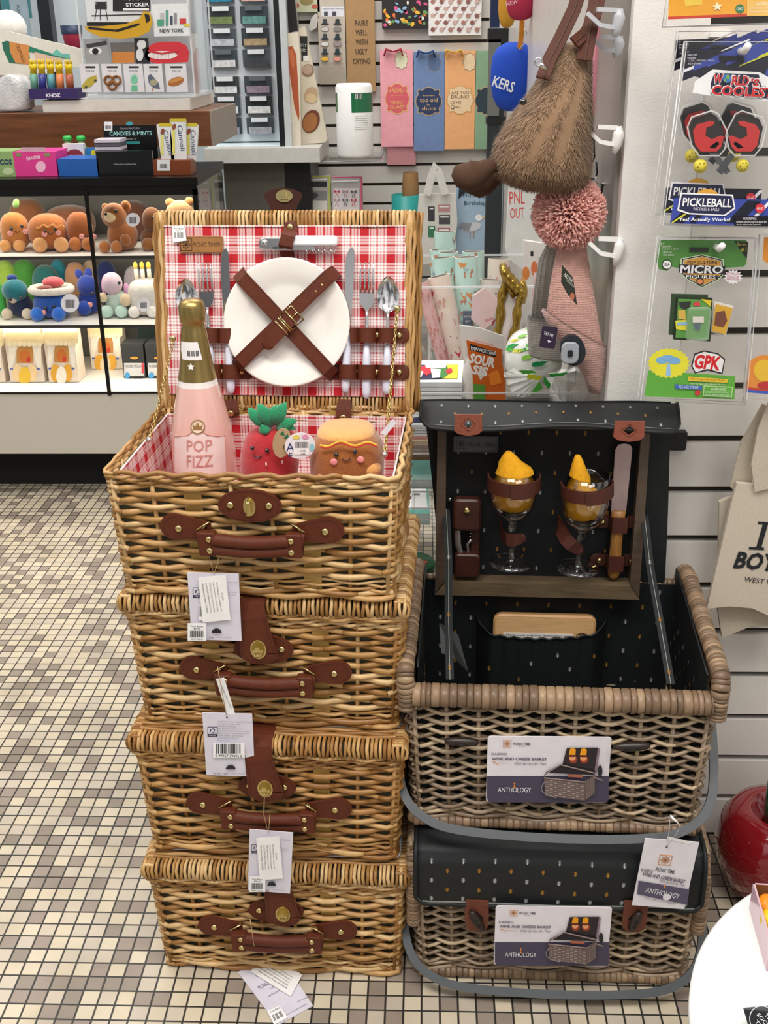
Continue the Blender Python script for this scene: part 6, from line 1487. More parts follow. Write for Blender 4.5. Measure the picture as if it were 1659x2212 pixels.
# little inner pack and sticker card
c.bump([(1450, 634), (1528, 636), (1528, 726), (1444, 722)], .003, '2c4426'); c.k += 30
c.bump([(1460, 640), (1537, 643), (1532, 735), (1453, 731)], .006, '1e2a1c'); c.k += 40
c.mb.prism([c.q(*p) for p in ((1463, 643), (1534, 646), (1529, 731), (1457, 727))], -.0065, -.006, mat('5b9a44'), c.T)
def tp(pts, m_, d=.0072): c.mb.flat([c.q(*p) for p in pts], -d, mat(m_), c.T)
tp([(1512, 643), (1534, 646), (1532, 660)], 'e0c830'); tp([(1464, 650), (1490, 648), (1488, 660), (1476, 666), (1466, 660)], '2a2c2a'); tp([(1496, 650), (1508, 648), (1510, 658), (1495, 658)], 'd8404a', .0075); tp([(1462, 668), (1477, 666), (1479, 688), (1463, 686)], 'd8b050'); tp([(1456, 690), (1480, 688), (1480, 712), (1458, 708)], 'e0d83a'); tp([(1459, 694), (1480, 692), (1482, 699), (1460, 700)], '8ab8e0', .0075)
c.mb.rbox((c.q(1504, 695)[0], -.012, c.q(1504, 695)[1]), (.028, .012, .042), .004, clear_mat('dfe8e0', .12, .05), c.T); tp([(1493, 680), (1517, 680), (1517, 693), (1493, 693)], 'e8ded6', .009); tp([(1496, 696), (1510, 696), (1508, 708), (1498, 708)], '2c4468', .009)
c.mb.prism([c.q(*p) for p in ((1542, 650), (1583, 660), (1566, 724), (1533, 716))], -.004, -.001, mat('e8e4d8'), c.T); tp([(1543, 654), (1580, 663), (1564, 719), (1535, 712)], 'd8a83a'); tp([(1543, 672), (1562, 668), (1568, 690), (1560, 704), (1540, 700)], '7a4a38', .0074); c.k = 0
c.txt('GPK', 1559, 662, 6, 'd02838', wpx=13)
# lower card
c.k = 4; c.poly([(1400, 800), (1588, 812), (1586, 862), (1391, 856)], '5fae3c')
st = []
for k in range(48): a = 2 * PI * k / 48; r_ = 1.0 if k % 2 else .9; st.append((1444 + 46 * r_ * math.cos(a), 784 + 33 * r_ * math.sin(a)))
c.poly(st, 'ece43a'); c.poly([(1440, 785), (1447, 785), (1449, 812), (1438, 812)], '9cc8ec')
for x, y, a, b in ((1442, 776, 26, 7), (1430, 778, 14, 7), (1456, 779, 14, 7), (1442, 772, 14, 6)): c.ell(x, y, a, b, '7fb4e4')
c.poly([(1499, 763), (1520, 756), (1550, 762), (1566, 775), (1560, 808), (1528, 800), (1500, 806), (1492, 790)], '26262a'); c.k += 1; c.poly([(1501, 766), (1520, 759), (1549, 765), (1563, 777), (1558, 804), (1528, 796), (1502, 803), (1495, 790)], 'f4f2f2'); c.txt('GPK', 1528, 782, 32, 'd8242c', wpx=58, bold=.04, rot=-6)
c.poly([(1486, 812), (1572, 818), (1570, 826), (1486, 822)], 'e8c832'); c.txt("Who's Tougher Than Brutal? We Am!", 1528, 819, 5, 'c02828', wpx=76, rot=-3); c.txt('Micro Pop Figure with Collectible Mini Case', 1528, 829, 4, 'f0f4e8', wpx=78, rot=-2)
c.poly([(1457, 829), (1516, 833), (1515, 841), (1458, 838)], '3a6ac0'); c.txt('TEE-VEE STEVIE', 1486, 835, 6, 'e8f0f8', wpx=44, rot=-2); c.ell(1506, 847, 6, 6, 'd03038')
c.poly([(1519, 831), (1582, 834), (1580, 857), (1517, 854)], 'bfe0a0'); c.k += 1; c.poly([(1521, 833), (1580, 836), (1578, 855), (1519, 852)], '5fae3c'); c.txt('WARNING:', 1551, 839, 6, 'eaf4e0', wpx=34); c.txt('CHOKING HAZARD-Small parts', 1548, 846, 5, 'eaf4e0', wpx=54); c.txt('Not for children under 3 years', 1548, 852, 5, 'eaf4e0', wpx=54)
shell(c, [(1420, 512), (1632, 512), (1604, 868), (1378, 858)], .014)
seal(c, 'toy_pack', 'clear toy pack with green MICRO FIGURES header and yellow burst GPK card'); o = peg(c, 1547, 527); tag(o.build('display_peg'), 'white peg holding the green micro figures pack', 'peg')
c = Card((1440, -60, 1700, 55), 1.39); c.mb = MB(); c.poly([(1447, -60), (1700, -60), (1700, 32), (1443, 42)], 'eaa42c'); c.poly([(1443, 36), (1700, 26), (1700, 32), (1443, 42)], 'c8402c'); c.poly([(1470, -60), (1520, -60), (1516, 10), (1480, 14)], 'ecc84a'); c.ell(1598, 19, 10, 10, '3a7a50'); c.txt('G&Z', 1598, 19, 6, 'e8f0e0'); c.rect_(1613, 0, 1700, 34, 'f0c060'); c.txt('WARNING:', 1655, 8, 8, 'f4ecd0', wpx=46); c.txt('CHOKING HAZARD-Small', 1655, 17, 5, 'f4ecd0', wpx=70); c.txt('Not for children under 3', 1655, 25, 5, 'f4ecd0', wpx=70); c.poly([(1544, 12), (1548, 4), (1552, 10), (1560, 10), (1554, 16), (1556, 22), (1549, 19), (1543, 22), (1544, 16), (1538, 12)], 'f2e8c0')
shell(c, [(1446, -60), (1700, -60), (1700, 50), (1430, 58)], .014); seal(c, 'toy_pack', 'clear toy pack with orange card and red stripe at the top edge of the photo')
c = Card((1610, 500, 1720, 860), 1.40); c.mb = MB(); c.poly([(1650, 512), (1720, 512), (1720, 575), (1656, 568), (1647, 560)], 'd88a2c'); c.poly([(1616, 780), (1640, 768), (1720, 764), (1720, 856), (1608, 846)], 'e8923c'); c.poly([(1612, 836), (1720, 844), (1720, 849), (1611, 841)], 'c8402c'); c.poly([(1611, 841), (1720, 849), (1720, 856), (1609, 847)], '3a5ac0'); c.ell(1650, 800, 22, 24, 'eec23a'); c.ell(1655, 832, 20, 8, 'c03038')
shell(c, [(1640, 505), (1720, 505), (1720, 862), (1606, 856)], .014); seal(c, 'toy_pack', 'clear toy pack with orange card cut by the right edge of the photo')
# groove clip seen behind the top pack
c = Card((1534, 70, 1581, 80), YR - .01, .01, 'eeeeec'); c.done('groove_clip', 'white plastic clip in the wall groove above the pickleball pack', 'clip')
# ================================================================ brackets on the column side
BRW = mat('f0efed', rough=.25, var=.01)
def bracket(x, y, Y, m, label, k=1.0, yaw=0):
 P_ = lambda a, b, d=0: at(x + a * k, y + b * k, Y + d)
 t = thing('shelf_bracket', label, 'bracket', tuple(P_(60, 60)), 'plastic brackets on the side of the white column', world=True)
 mb = MB(); up_ = (0, 0, 1)
 ribbon(mb, [P_(22, 2), P_(66, 4), P_(74, 8)], .010, .005, (0, 0, 1), m); ribbon(mb, [P_(2, 10), P_(28, 34), P_(60, 40)], .010, .005, (.3, 0, 1), m); mb.build('arm', t)
 mb = MB(); mb.tube([P_(66, 2), P_(68, 20), P_(63, 42), P_(58, 60)], [.006, .008, .007, .003], m, n=6); mb.build('mount', t)
YQ = 1.50
bracket(1268, 272, YQ, BRW, 'white plastic bracket beside the middle of the furry bag'); bracket(1270, 513, YQ, BRW, 'white plastic bracket just below and right of the pink pom-pom')
CLB = mat('c9ccd2', rough=.2, var=.02, alpha=.75); bracket(1266, 18, YQ - .03, CLB, 'translucent grey bracket at the top beside the bag straps', 1.05); bracket(1282, 78, YQ, CLB, 'second translucent grey bracket near the bag straps', .8)
# hooks with a ring
mb = MB(); mb.tube([at(x, y, 1.64) for x, y in ((1283, 300), (1284, 340), (1272, 362), (1268, 380), (1280, 388), (1290, 376), (1288, 350))], .0014, mat('2a2a30', metal=.6, rough=.3), n=6)
tag(mb.build('key_ring'), 'dark wire key ring hanging beside the furry bag', 'key ring', 'wire key rings by the column'); mb = MB(); mb.tube([at(x, y, 1.61) for x, y in ((1320, 350), (1318, 372), (1305, 398), (1290, 396), (1284, 380))], .0015, STEEL, n=6); mb.ell(at(1318, 352, 1.61), (.004, .004, .004), STEEL); mb.tube([at(x, y, 1.61) for x, y in ((1302, 398), (1296, 425), (1286, 470))], .0022, mat('16161a'), n=6)
tag(mb.build('key_ring'), 'silver hook with a black strap hanging above the pink pom-pom', 'key ring', 'wire key rings by the column')
mb = MB(); mb.prism([(0, 0), (.03, 0), (.03, .22), (0, .22)], 0, .03, mat('d88a98', rough=.4)); p = at(1278, 250, 1.75); mb.v = [(v[0] + p.x, v[1] + p.y, v[2] + p.z) for v in mb.v]; tag(mb.build('gift_bag'), 'pink gift bag edge glimpsed right of the furry bag', 'gift bag')
# ================================================================ furry bag
FUR = [mat(c, rough=.95, var=.12, scale=30, sheen=.3) for c in ('8e7055', '9c7e61', '7a5f47', 'a68a6c')]
YF = 1.52; cent = at(1180, 250, YF); t = thing('furry_handbag', 'brown furry handbag with leather straps and a dark felt foot, hanging by the column', 'handbag', tuple(at(1190, 400, YF)), world=True)
secs = []
for py, xl, xr_, dd in ((92, 1215, 1262, .018), (100, 1200, 1272, .026), (130, 1182, 1276, .036), (170, 1160, 1278, .045), (215, 1128, 1280, .055), (260, 1092, 1281, .064), (300, 1070, 1281, .068), (335, 1062, 1279, .068), (360, 1068, 1277, .064), (378, 1082, 1273, .055), (392, 1110, 1262, .042), (402, 1145, 1245, .022)):
 a = at(xl, py, YF); b = at(xr_, py, YF); secs.append((((a.x + b.x) / 2, YF, (a.z + b.z) / 2), (b.x - a.x) / 2 * .97, dd))
def bagpt(j, th):
 jj = min(int(j), len(secs) - 2); u = j - jj; c0, a0, b0 = secs[jj]; c1, a1, b1 = secs[jj + 1]
 cx_, cz_ = c0[0] + (c1[0] - c0[0]) * u, c0[2] + (c1[2] - c0[2]) * u; a = a0 + (a1 - a0) * u; b = b0 + (b1 - b0) * u
 f = 1 - .30 * math.exp(-((th + PI / 2 - .62 + .06 * j) / .11) ** 2) * max(0, 1 - abs(j - 4) / 4.0) - .26 * math.exp(-((th + PI / 2 - .05 + .10 * (j - 3)) / .09) ** 2) * max(0, 1 - abs(j - 5) / 3.2)
 return Vector((cx_ + a * f * math.cos(th), YF + b * f * math.sin(th), cz_))
mb = MB(); nj, nt = 44, 72
vs = [bagpt((len(secs) - 1) * j / nj, 2 * PI * k / nt) for j in range(nj + 1) for k in range(nt)]
mb.add(vs, [(j * nt + k, (j + 1) * nt + k, (j + 1) * nt + (k + 1) % nt, j * nt + (k + 1) % nt) for j in range(nj) for k in range(nt)] + [tuple(range(nt)), tuple(nj * nt + k for k in range(nt - 1, -1, -1))], FUR[0], True)
rf = random.Random(3)
def blades(mb, P0, nrm, flow, L_, wd, mats):
 d = (nrm * .5 + flow).normalized() * L_; s_ = d.cross(nrm).normalized() * wd; e = P0 + d
 mb.v += [tuple(P0 - s_), tuple(P0 + s_), tuple(e)]; n = len(mb.v); mb.f.append((n - 3, n - 2, n - 1)); mb.m.append(mb.mi(rf.choice(mats))); mb.sm.append(False)
for i in range(26000):
 j = rf.uniform(0, len(secs) - 1.001); th = rf.uniform(-PI * 1.02, .1); p = bagpt(j, th); p1 = bagpt(min(j + .05, len(secs) - 1.001), th); p2 = bagpt(j, th + .03)
 n_ = (p2 - p).cross(p1 - p);
 if n_.length < 1e-12: continue
 n_ = n_.normalized(); rad = Vector((p.x - secs[0][0][0] * 0 - (secs[min(int(j), 10)][0][0]), p.y - YF, 0)); n_ = n_ if n_.dot(rad) > 0 else -n_
 fl = Vector((rf.uniform(-.6, .3), rf.uniform(-.3, .1), -rf.uniform(.5, 1.1))); blades(mb, p, n_, fl, rf.uniform(.006, .011), .0006, FUR)
mb.build('furry_body', t)
FELT = mat('4a3222', rough=.9, var=.1, scale=200, bump=.3)
for dx, dy, dY, nm in ((0, 0, -.02, 1), (22, 14, .035, 2)):
 mb = MB(); s_ = mpp(at(1020, 380, YF)); P_ = lambda x, y: at(x + dx, y + dy, YF + dY)
 mb.tube([P_(1082, 352), P_(1062, 358), P_(1044, 368), P_(1028, 376), P_(1015, 380), P_(1000, 376), P_(990, 366), P_(985, 358)], [12 * s_, 16 * s_, 22 * s_, 30 * s_, 34 * s_, 30 * s_, 20 * s_, 5 * s_], FELT, n=18)
 mb.build('felt_foot', t)
for pts, w_ in (([(1172, 170), (1186, 130), (1212, 80), (1240, 20), (1262, -50)], .017), ([(1262, 130), (1275, 60), (1288, 10), (1300, -50)], .019), ([(1240, 92), (1262, 74), (1284, 40), (1300, -30)], .015)):
 mb = MB(); P_ = [at(x, y, YF - .045 + .01 * i) for i, (x, y) in enumerate(pts)]; ribbon(mb, P_, w_, .0035, (-.3, -1, 0), LEAB); ribbon(mb, [p + Vector((0, -.003, 0)) for p in P_], w_ * .1, .0008, (-.3, -1, 0), LEAD); mb.build('leather_strap', t)
mb = MB(); c_ = at(1163, 134, YF - .06); mb.tube([c_ + Vector((.0045 * math.cos(a), 0, .0045 * math.sin(a))) for a in [k * PI / 6 for k in range(12)]], .0012, STEEL, n=6, closed=True); mb.tube([at(1167, 138, YF - .06), at(1180, 150, YF - .055)], .003, STEEL, n=8); mb.build('clasp_ring', t)
mb = MB(); mb.ell(at(1130, 220, YF - .052), (.005, .003, .004), EYE); mb.build('eye', t)
# ================================================================ knitted hats
def pompom(mb, c_, R_, mats, n, seed=1):
 rp = random.Random(seed)
 mb.ell(c_, (R_ * .6,) * 3, mats[0], n=14, k=9)
 for i in range(n):
  z = rp.uniform(-1, 1); a = rp.uniform(0, 2 * PI); q = math.sqrt(1 - z * z); d = Vector((q * math.cos(a), q * math.sin(a), z)); L_ = R_ * rp.uniform(.86, 1.06); side = d.orthogonal().normalized(); side = (side * math.cos(i) + d.cross(side) * math.sin(i))
  bnd = side * R_ * rp.uniform(-.14, .14); mb.tube([c_ + d * R_ * .45, c_ + d * R_ * .75 + bnd * .5, c_ + d * L_ + bnd], [.0012, .0014, .0011], rp.choice(mats), n=4, caps=True)
def hat(name, label, Y, secs_px, cuff, mats_k, pom, ribs, extra=None, depth=.45):
 P0 = at(secs_px[-1][1], secs_px[-1][0], Y); t = thing(name, label, 'hat', tuple(P0), 'knitted pom-pom hats', world=True)
 def rings(S, off, m, rib, amp):
  mb = MB(); n = 90; vs = []; N = len(S)
  for (py, xl, xr_, tl) in S:
   a = at(xl, py, Y); b = at(xr_, py, Y); hw = (b.x - a.x) / 2; cx_ = (a.x + b.x) / 2; dz = -tl * mpp(a)
   for k in range(n):
    th = 2 * PI * k / n; f = 1 + amp * math.cos(rib * th) + off; ca, sa = math.cos(th), math.sin(th)
    vs.append(Vector((cx_ + hw * f * ca, Y + hw * depth * f * sa, (a.z + b.z) / 2 + dz * ca)))
  mb.add(vs, [(i * n + k, i * n + (k + 1) % n, (i + 1) * n + (k + 1) % n, (i + 1) * n + k) for i in range(N - 1) for k in range(n)] + [tuple(range(n)), tuple((N - 1) * n + k for k in range(n))], m, True)
  return mb
 rings(secs_px, 0, mats_k[0], ribs // 2, .03).build('knit_body', t)
 cm = rings(cuff, .05, mats_k[1], ribs, .035); cm.build('cuff', t)
 mb = MB(); c_ = at(pom[0], pom[1], Y); pompom(mb, c_, pom[2] * mpp(c_), pom[3], pom[4]); mb.build('pompom', t)
 return t
def knit(c, sc_=.0035):
 key = ('knit', c)
 if key in MATS: return MATS[key]
 m = mat(c, rough=.9, var=.14, scale=260, sheen=.4).copy(); nt = m.node_tree; N = nt.nodes
 tc = N.new('ShaderNodeTexCoord'); w1 = N.new('ShaderNodeTexWave'); w1.bands_direction = 'Z'; w1.inputs['Scale'].default_value = 95; w1.inputs['Distortion'].default_value = 3.5; w1.inputs['Detail Scale'].default_value = 6
 nt.links.new(tc.outputs['Object'], w1.inputs['Vector']); bp = N.new('ShaderNodeBump'); bp.inputs['Strength'].default_value = .5; bp.inputs['Distance'].default_value = .001
 nt.links.new(w1.outputs['Fac'], bp.inputs['Height']); nt.links.new(bp.outputs[0], N['Principled BSDF'].inputs['Normal']); MATS[key] = m; return m
GY = [mat(c, rough=.9) for c in ('b9bbb8', 'a2a6a6', 'cfd0cc')]
hat('knit_hat', 'grey knitted hat with a grey pom-pom behind the pink one', 1.66, [(530, 1180, 1225, 0), (560, 1165, 1235, 2), (620, 1155, 1240, 4), (690, 1148, 1242, 6)], [(688, 1144, 1244, 6), (700, 1142, 1246, 6), (770, 1146, 1248, 6), (775, 1150, 1244, 6)], [knit('a9a79f'), knit('b2b0a8')], (1196, 465, 50, GY, 700), 34)
PKS = [mat(c, rough=.9, sheen=.4) for c in ('efb9ae', 'e6a89c', 'f4c6bc', 'dc9c90')]
t = hat('knit_hat', 'dusty pink knitted hat with a big salmon pom-pom and a lamp in its cuff', 1.53, [(515, 1218, 1262, 0), (540, 1205, 1268, 4), (585, 1196, 1276, 10), (640, 1188, 1288, 22), (700, 1182, 1300, 34), (735, 1186, 1304, 38)],
  [(706, 1176, 1308, 40), (712, 1173, 1309, 42), (742, 1184, 1308, 46), (775, 1205, 1306, 46), (800, 1235, 1304, 36), (830, 1262, 1302, 14), (850, 1274, 1302, 2)], [knit('c79a8f'), knit('c69d93')], (1229, 460, 78, PKS, 4200), 44)
FT = lambda x, y, Y=1.487: at(x, y, Y)
mb = MB(); o = circ(1238, 758, 27, 33, 24, rot=-12); pts = [FT(x, y) for x, y in o]; mb.add([p + Vector((0, 0, 0)) for p in pts] + [p + Vector((0, .012, 0)) for p in pts], [tuple(range(24))] + [(i, i + 24, (i + 1) % 24 + 24, (i + 1) % 24) for i in range(24)], mat('1c2228', rough=.6)); mb.build('lamp_patch', t)
mb = MB(); p = FT(1231, 762, 1.484); mb.rbox(p, (.024, .006, .030), .008, mat('9aa0a6', rough=.25, coat=.5), n=4); mb.rbox(p + Vector((0, -.004, 0)), (.007, .003, .009), .002, mat('16181c')); mb.build('lamp', t)
c = Card((1205, 545, 1252, 672), 1.475, .001, '2c3026', outline=[(1214, 572), (1238, 600), (1247, 660), (1226, 636), (1212, 610)]); c.txt('NOVA', 1228, 600, 8, 'e8e8e0', wpx=24, rot=-40); c.txt('COLLECTION', 1232, 612, 4, 'c8c8c0', wpx=24, rot=-40); c.ell(1236, 640, 5, 8, 'b06a50'); inv_child(c.mb, 'swing_tag', t, 'dark green swing tag lettered NOVA COLLECTION')
c = Card((1168, 705, 1202, 752), 1.48, .001, '2a1c34', r=.003, spin=6); c.txt('TRY ME', 1185, 722, 7, 'e8e4ee', wpx=22, rot=-12); c.poly([(1183, 734), (1192, 738), (1184, 740)], 'e8e4ee'); inv_child(c.mb, 'try_me_tag', t, 'purple tag lettered TRY ME')
# ================================================================ MIDDLE: clear shelf unit, rolls, pouch, wrapped gift
ACR = clear_mat('e8eef0', .03, .03); ACE = clear_mat('f2f6f8', .4, .06)
def acr_box(mb, x0, x1, y0, y1, z, th=.004):
 mb.box(((x0 + x1) / 2, (y0 + y1) / 2, z), (x1 - x0, y1 - y0, th), ACR)
 for a, b in (((x0, y0), (x1, y0)), ((x0, y1), (x1, y1)), ((x0, y0), (x0, y1)), ((x1, y0), (x1, y1))): mb.tube([(a[0], a[1], z), (b[0], b[1], z)], .0022, ACE, n=4)
xs0 = at(870, 860, 1.74).x; xs1 = at(1268, 860, 1.74).x; ys0, ys1 = 1.74, 2.06
zs = [.125, .40, .50, .60, .672]
t = thing('acrylic_shelf', 'clear acrylic shelf rack behind the open wine basket', 'shelf', ((xs0 + xs1) / 2, 1.9, 0))
for z in zs:
 mb = MB(); acr_box(mb, xs0, xs1, ys0, ys1, z); mb.v = [(v[0] - (xs0 + xs1) / 2, v[1] - 1.9, v[2]) for v in mb.v]; mb.build('shelf', t)
mb = MB()
for x in (xs0, xs1): mb.box((x - (xs0 + xs1) / 2, 0, .34), (.006, ys1 - ys0, .68), ACR)
mb.box((0, ys0 - 1.9, .69), (xs1 - xs0, .004, .032), ACR); mb.tube([(xs0 - (xs0 + xs1) / 2, ys0 - 1.9, .706), (xs1 - (xs0 + xs1) / 2, ys0 - 1.9, .706)], .002, ACE, n=4)
mb.build('side_panel', t)
def laid(name, quadpx, z, h_, col, label, cat, draw=None, grp=None):
 q = [atz(x, y, z + h_) for x, y in quadpx]; mb = MB(); m = mat(col); lo = [v - Vector((0, 0, h_)) for v in q]
 mb.add(q + lo, [(3, 2, 1, 0), (0, 1, 5, 4), (1, 2, 6, 5), (2, 3, 7, 6), (3, 0, 4, 7)], m)
 for k in range(3): mb.tube([q[3] - Vector((0, .0006, h_ * (k + 1) / 4)), q[2] - Vector((0, .0006, h_ * (k + 1) / 4))], .0005, mat('9a9a9a'), n=4)
 def P(x, y): return atz(x, y, z + h_ + .0006)
 if draw: draw(mb, P)
 return tag(mb.build(name), label, cat, grp)
def comic(dy, sc_=1.0):
 def dr(mb, P):
  def F(pts, c, k=0): mb.add([P(x, y + dy) + Vector((0, 0, .0004 * k)) for x, y in pts], [tuple(range(len(pts)))[::-1]], mat(c))
  F([(897, 788), (990, 788), (988, 818), (897, 820)], '23224a'); F([(950, 788), (990, 788), (988, 818), (955, 818)], 'e6dc3a', 1); F([(940, 795), (965, 790), (972, 806), (958, 818), (945, 815)], '3c8a3c', 2)
  F([(905, 792), (925, 790), (934, 804), (922, 812), (908, 804)], 'd82a3a', 2); F([(918, 788), (965, 788), (962, 797), (920, 796)], 'f2f2f2', 3); F([(930, 797), (952, 799), (950, 817), (934, 818)], 'f2f2f2', 3); F([(897, 799), (915, 804), (910, 816), (897, 818)], 'f2f2f2', 3); F([(962, 800), (975, 796), (978, 804), (966, 810)], 'd82a3a', 3)
 return dr
laid('comic_book', [(880, 778), (1002, 778), (998, 826), (880, 826)], .675, .03, 'dfe3e6', 'stack of clear-wrapped comic books with red, blue and yellow covers on the top acrylic shelf', 'book', comic(0), 'clear wrapped comic books')
def cm2(mb, P):
 def F(pts, c, k=0): mb.add([P(x, y) + Vector((0, 0, .0004 * k)) for x, y in pts], [tuple(range(len(pts)))[::-1]], mat(c))
 F([(872, 885), (925, 885), (922, 912), (872, 914)], '2a3060'); F([(885, 885), (915, 885), (920, 900), (890, 903)], 'eef0f4', 1); F([(905, 886), (925, 886), (925, 894), (910, 896)], 'c8303a', 2)
laid('comic_book', [(860, 875), (940, 875), (938, 918), (860, 918)], .602, .02, 'dfe3e6', 'blue and white comic book on the second acrylic shelf between the two stacks', 'book', cm2, 'clear wrapped comic books')
def sn(mb, P):
 def F(pts, c, k=0): mb.add([P(x, y) + Vector((0, 0, .0004 * k)) for x, y in pts], [tuple(range(len(pts)))[::-1]], mat(c))
 F([(872, 930), (925, 930), (924, 952), (872, 954)], 'c9a878'); F([(885, 935), (925, 935), (922, 950), (890, 950)], '9a4a38', 1)
laid('snack_pack', [(862, 925), (940, 925), (938, 962), (862, 962)], .502, .03, '8a6a48', 'brown snack pack on a lower acrylic shelf between the basket stacks', 'snack', sn)
laid('teal_folder', [(862, 985), (940, 985), (938, 1036), (862, 1036)], .402, .02, '4f8f86', 'muted teal folder on a lower acrylic shelf between the basket stacks', 'folder')
def bk_(mb, P):
 def F(pts, c, k=0): mb.add([P(x, y) + Vector((0, 0, .0004 * k)) for x, y in pts], [tuple(range(len(pts)))[::-1]], mat(c))
 F([(870, 1048), (920, 1048), (923, 1096), (870, 1095)], 'eceeee'); F([(896, 1066), (907, 1066), (907, 1070), (896, 1070)], '303038', 1); F([(876, 1070), (890, 1070), (890, 1078), (876, 1078)], '8a8a90', 1)
laid('teal_box', [(856, 1042), (925, 1042), (929, 1110), (856, 1108)], .128, .03, '1f9a8c', 'bright teal box with a white shipping label on the lowest acrylic shelf', 'box', bk_)
for i, (x, y, z) in enumerate(((888, 1212, .422), (884, 1272, .410))):
 c_ = atz(x, y, z); t = thing('pickle_jar', ('upper' if i == 0 else 'lower') + ' green pickle lid with a red label between the two basket stacks', 'jar', (c_.x, c_.y, 0), 'green pickle jars')
 hgt = z; mb = MB(); mb.lathe([(0, 0), (.036, 0), (.040, .01), (.040, hgt - .03), (.034, hgt - .022)], mat('35502a', rough=.1, coat=.8, var=.1), 28); mb.build('jar', t)
 mb = MB(); mb.lathe([(.041, hgt - .022), (.042, hgt - .004), (.039, hgt), (0, hgt)], mat('14502e', rough=.3), 36)
 rx = R(-28);
 mb.add([(math.cos(rx) * a - math.sin(rx) * b, math.sin(rx) * a + math.cos(rx) * b, hgt + .001) for a, b in ((-.026, -.010), (.026, -.010), (.028, .010), (-.028, .010))], [(0, 1, 2, 3)], mat('c8282c'))
 vs, fs = text_geo('Claussen', .01); mb.add([(math.cos(rx) * ((a - 1.9) * .0115) - math.sin(rx) * (b - .3) * .014, math.sin(rx) * ((a - 1.9) * .0115) + math.cos(rx) * (b - .3) * .014, hgt + .0016) for a, b in vs], fs, mat('f0f0ee')); mb.build('lid', t)
# pickle pouch
OR = 'd0641c'; PW = mat('e9e7e2', rough=.25, coat=.4, var=.03)
zt_p = .676; c = Card((988, 700, 1098, 872), 1.80, .004); c.mb = MB()
out = [(992, 703), (1035, 708), (1089, 727), (1091, 790), (1094, 880), (1008, 884), (1006, 800), (996, 740)]
o2 = [c.q(*p) for p in out]; c.mb.prism(o2, .0, .006, PW, c.T); c.mb.ell(c.T @ Vector((*[sum(p[0] for p in o2) / 8], 0.004, sum(p[1] for p in o2) / 8 - .02)), (.030, .012, .050), PW, n=20, k=12)
c.k = 60
bulge = lambda p: p
c.poly([(1007, 732), (1085, 752), (1083, 775), (1090, 812), (1092, 884), (1024, 884), (1020, 800), (1012, 770)], OR); c.poly([(1015, 740), (1072, 758), (1070, 769), (1014, 753)], '18181a'); c.txt('VAN HOLTENS', 1043, 755, 8, 'f4f4f4', wpx=56, bold=.02, rot=-13)
c.txt('SOUR', 1042, 776, 22, 'f4f0ea', wpx=56, bold=.05, rot=-12); c.txt('SIS', 1037, 798, 21, 'f4f0ea', wpx=34, bold=.05, rot=-12)
c.txt('NO REFRIGERATION REQUIRED', 1043, 738, 5, 'd8604a', wpx=46, rot=-14); c.poly([(1055, 805), (1075, 795), (1084, 825), (1060, 830)], 'ee8a2a'); c.poly([(1022, 826), (1048, 828), (1048, 884), (1024, 884)], '5a9a3c')
tag(c.mb.build('snack_pouch'), 'white and orange snack pouch lettered SOUR SIS on the acrylic shelf', 'pouch')
# wrapped green and white gift
c0 = at(1150, 815, 1.88); s_ = mpp(c0); t = thing('wrapped_gift', 'rounded gift wrapped in white cellophane with green leaf stripes', 'gift', (c0.x, c0.y, .676), world=True)
GW = mat('eef0ec', rough=.2, coat=.6, var=.02); mb = MB(); ctr = Vector((c0.x, c0.y, .676 + .052)); rx_, rz_ = 62 * s_, .066
mb.ell(ctr, (rx_, .06, .052), GW, n=32, k=18, e=.9)
rg = random.Random(12);
def onel(u, v, o=1.09): return ctr + Vector((rx_ * o * math.cos(v) * math.sin(u), -.06 * o * math.cos(v) * math.cos(u), .052 * o * math.sin(v)))
for i in range(42):
 u = rg.uniform(-1.3, 1.3); v = rg.uniform(.0, 1.35); L_ = rg.uniform(.25, .6); w_ = rg.uniform(.03, .07); m_ = mat(rg.choice(('2c9a4a', '5cb848', '1f8a50', '8acb4a', 'e0dc4a')), rough=.2, coat=.6); d_ = rg.uniform(-.5, -.1)
 mb.add([onel(u, v - w_), onel(u + L_ * .5, v - w_ * 1.4 - d_ * L_ * .5), onel(u + L_, v - d_ * L_), onel(u + L_ * .5, v + w_ * 1.2 - d_ * L_ * .5), onel(u, v + w_)], [(0, 1, 2, 3, 4)], m_)
mb.build('wrapped_body', t)
CEL = clear_mat('f4f8f6', .55, .12); mb = MB()
P_ = lambda x, y, d=0: at(x, y, 1.80 - d)
def sheet(pts, ctrp, m_):
 for a, b in zip(pts, pts[1:]):
  mb.add([P_(*ctrp), P_(*a), P_(*[(a[0] + b[0]) / 2, (a[1] + b[1]) / 2 + 3, .015]), P_(*b)], [(0, 1, 2), (0, 2, 3)], m_)
sheet([(1086, 802), (1092, 820), (1100, 838), (1112, 852), (1124, 858), (1140, 852), (1158, 836)], (1172, 812, .01), CEL); sheet([(1086, 802), (1110, 795), (1140, 797), (1172, 812)], (1130, 812, .02), CEL)
sheet([(1180, 815), (1200, 850), (1216, 868), (1228, 850), (1262, 798), (1240, 793), (1212, 797), (1182, 806)], (1200, 815, .02), CEL)
for pts, col in (([(1140, 808), (1172, 812), (1165, 822), (1138, 818)], 'd8dc3a'), ([(1175, 812), (1190, 830), (1186, 842), (1174, 826)], '3caa48'), ([(1120, 800), (1150, 800), (1160, 806), (1130, 808)], '58b848'), ([(1186, 808), (1230, 804), (1215, 812), (1190, 814)], '3caa48'), ([(1165, 825), (1172, 838), (1150, 855), (1148, 846)], '58b848')):
 mb.add([P_(x, y, .022) for x, y in pts], [tuple(range(len(pts)))], mat(col, rough=.2, coat=.5))
mb.build('cellophane_bow', t)
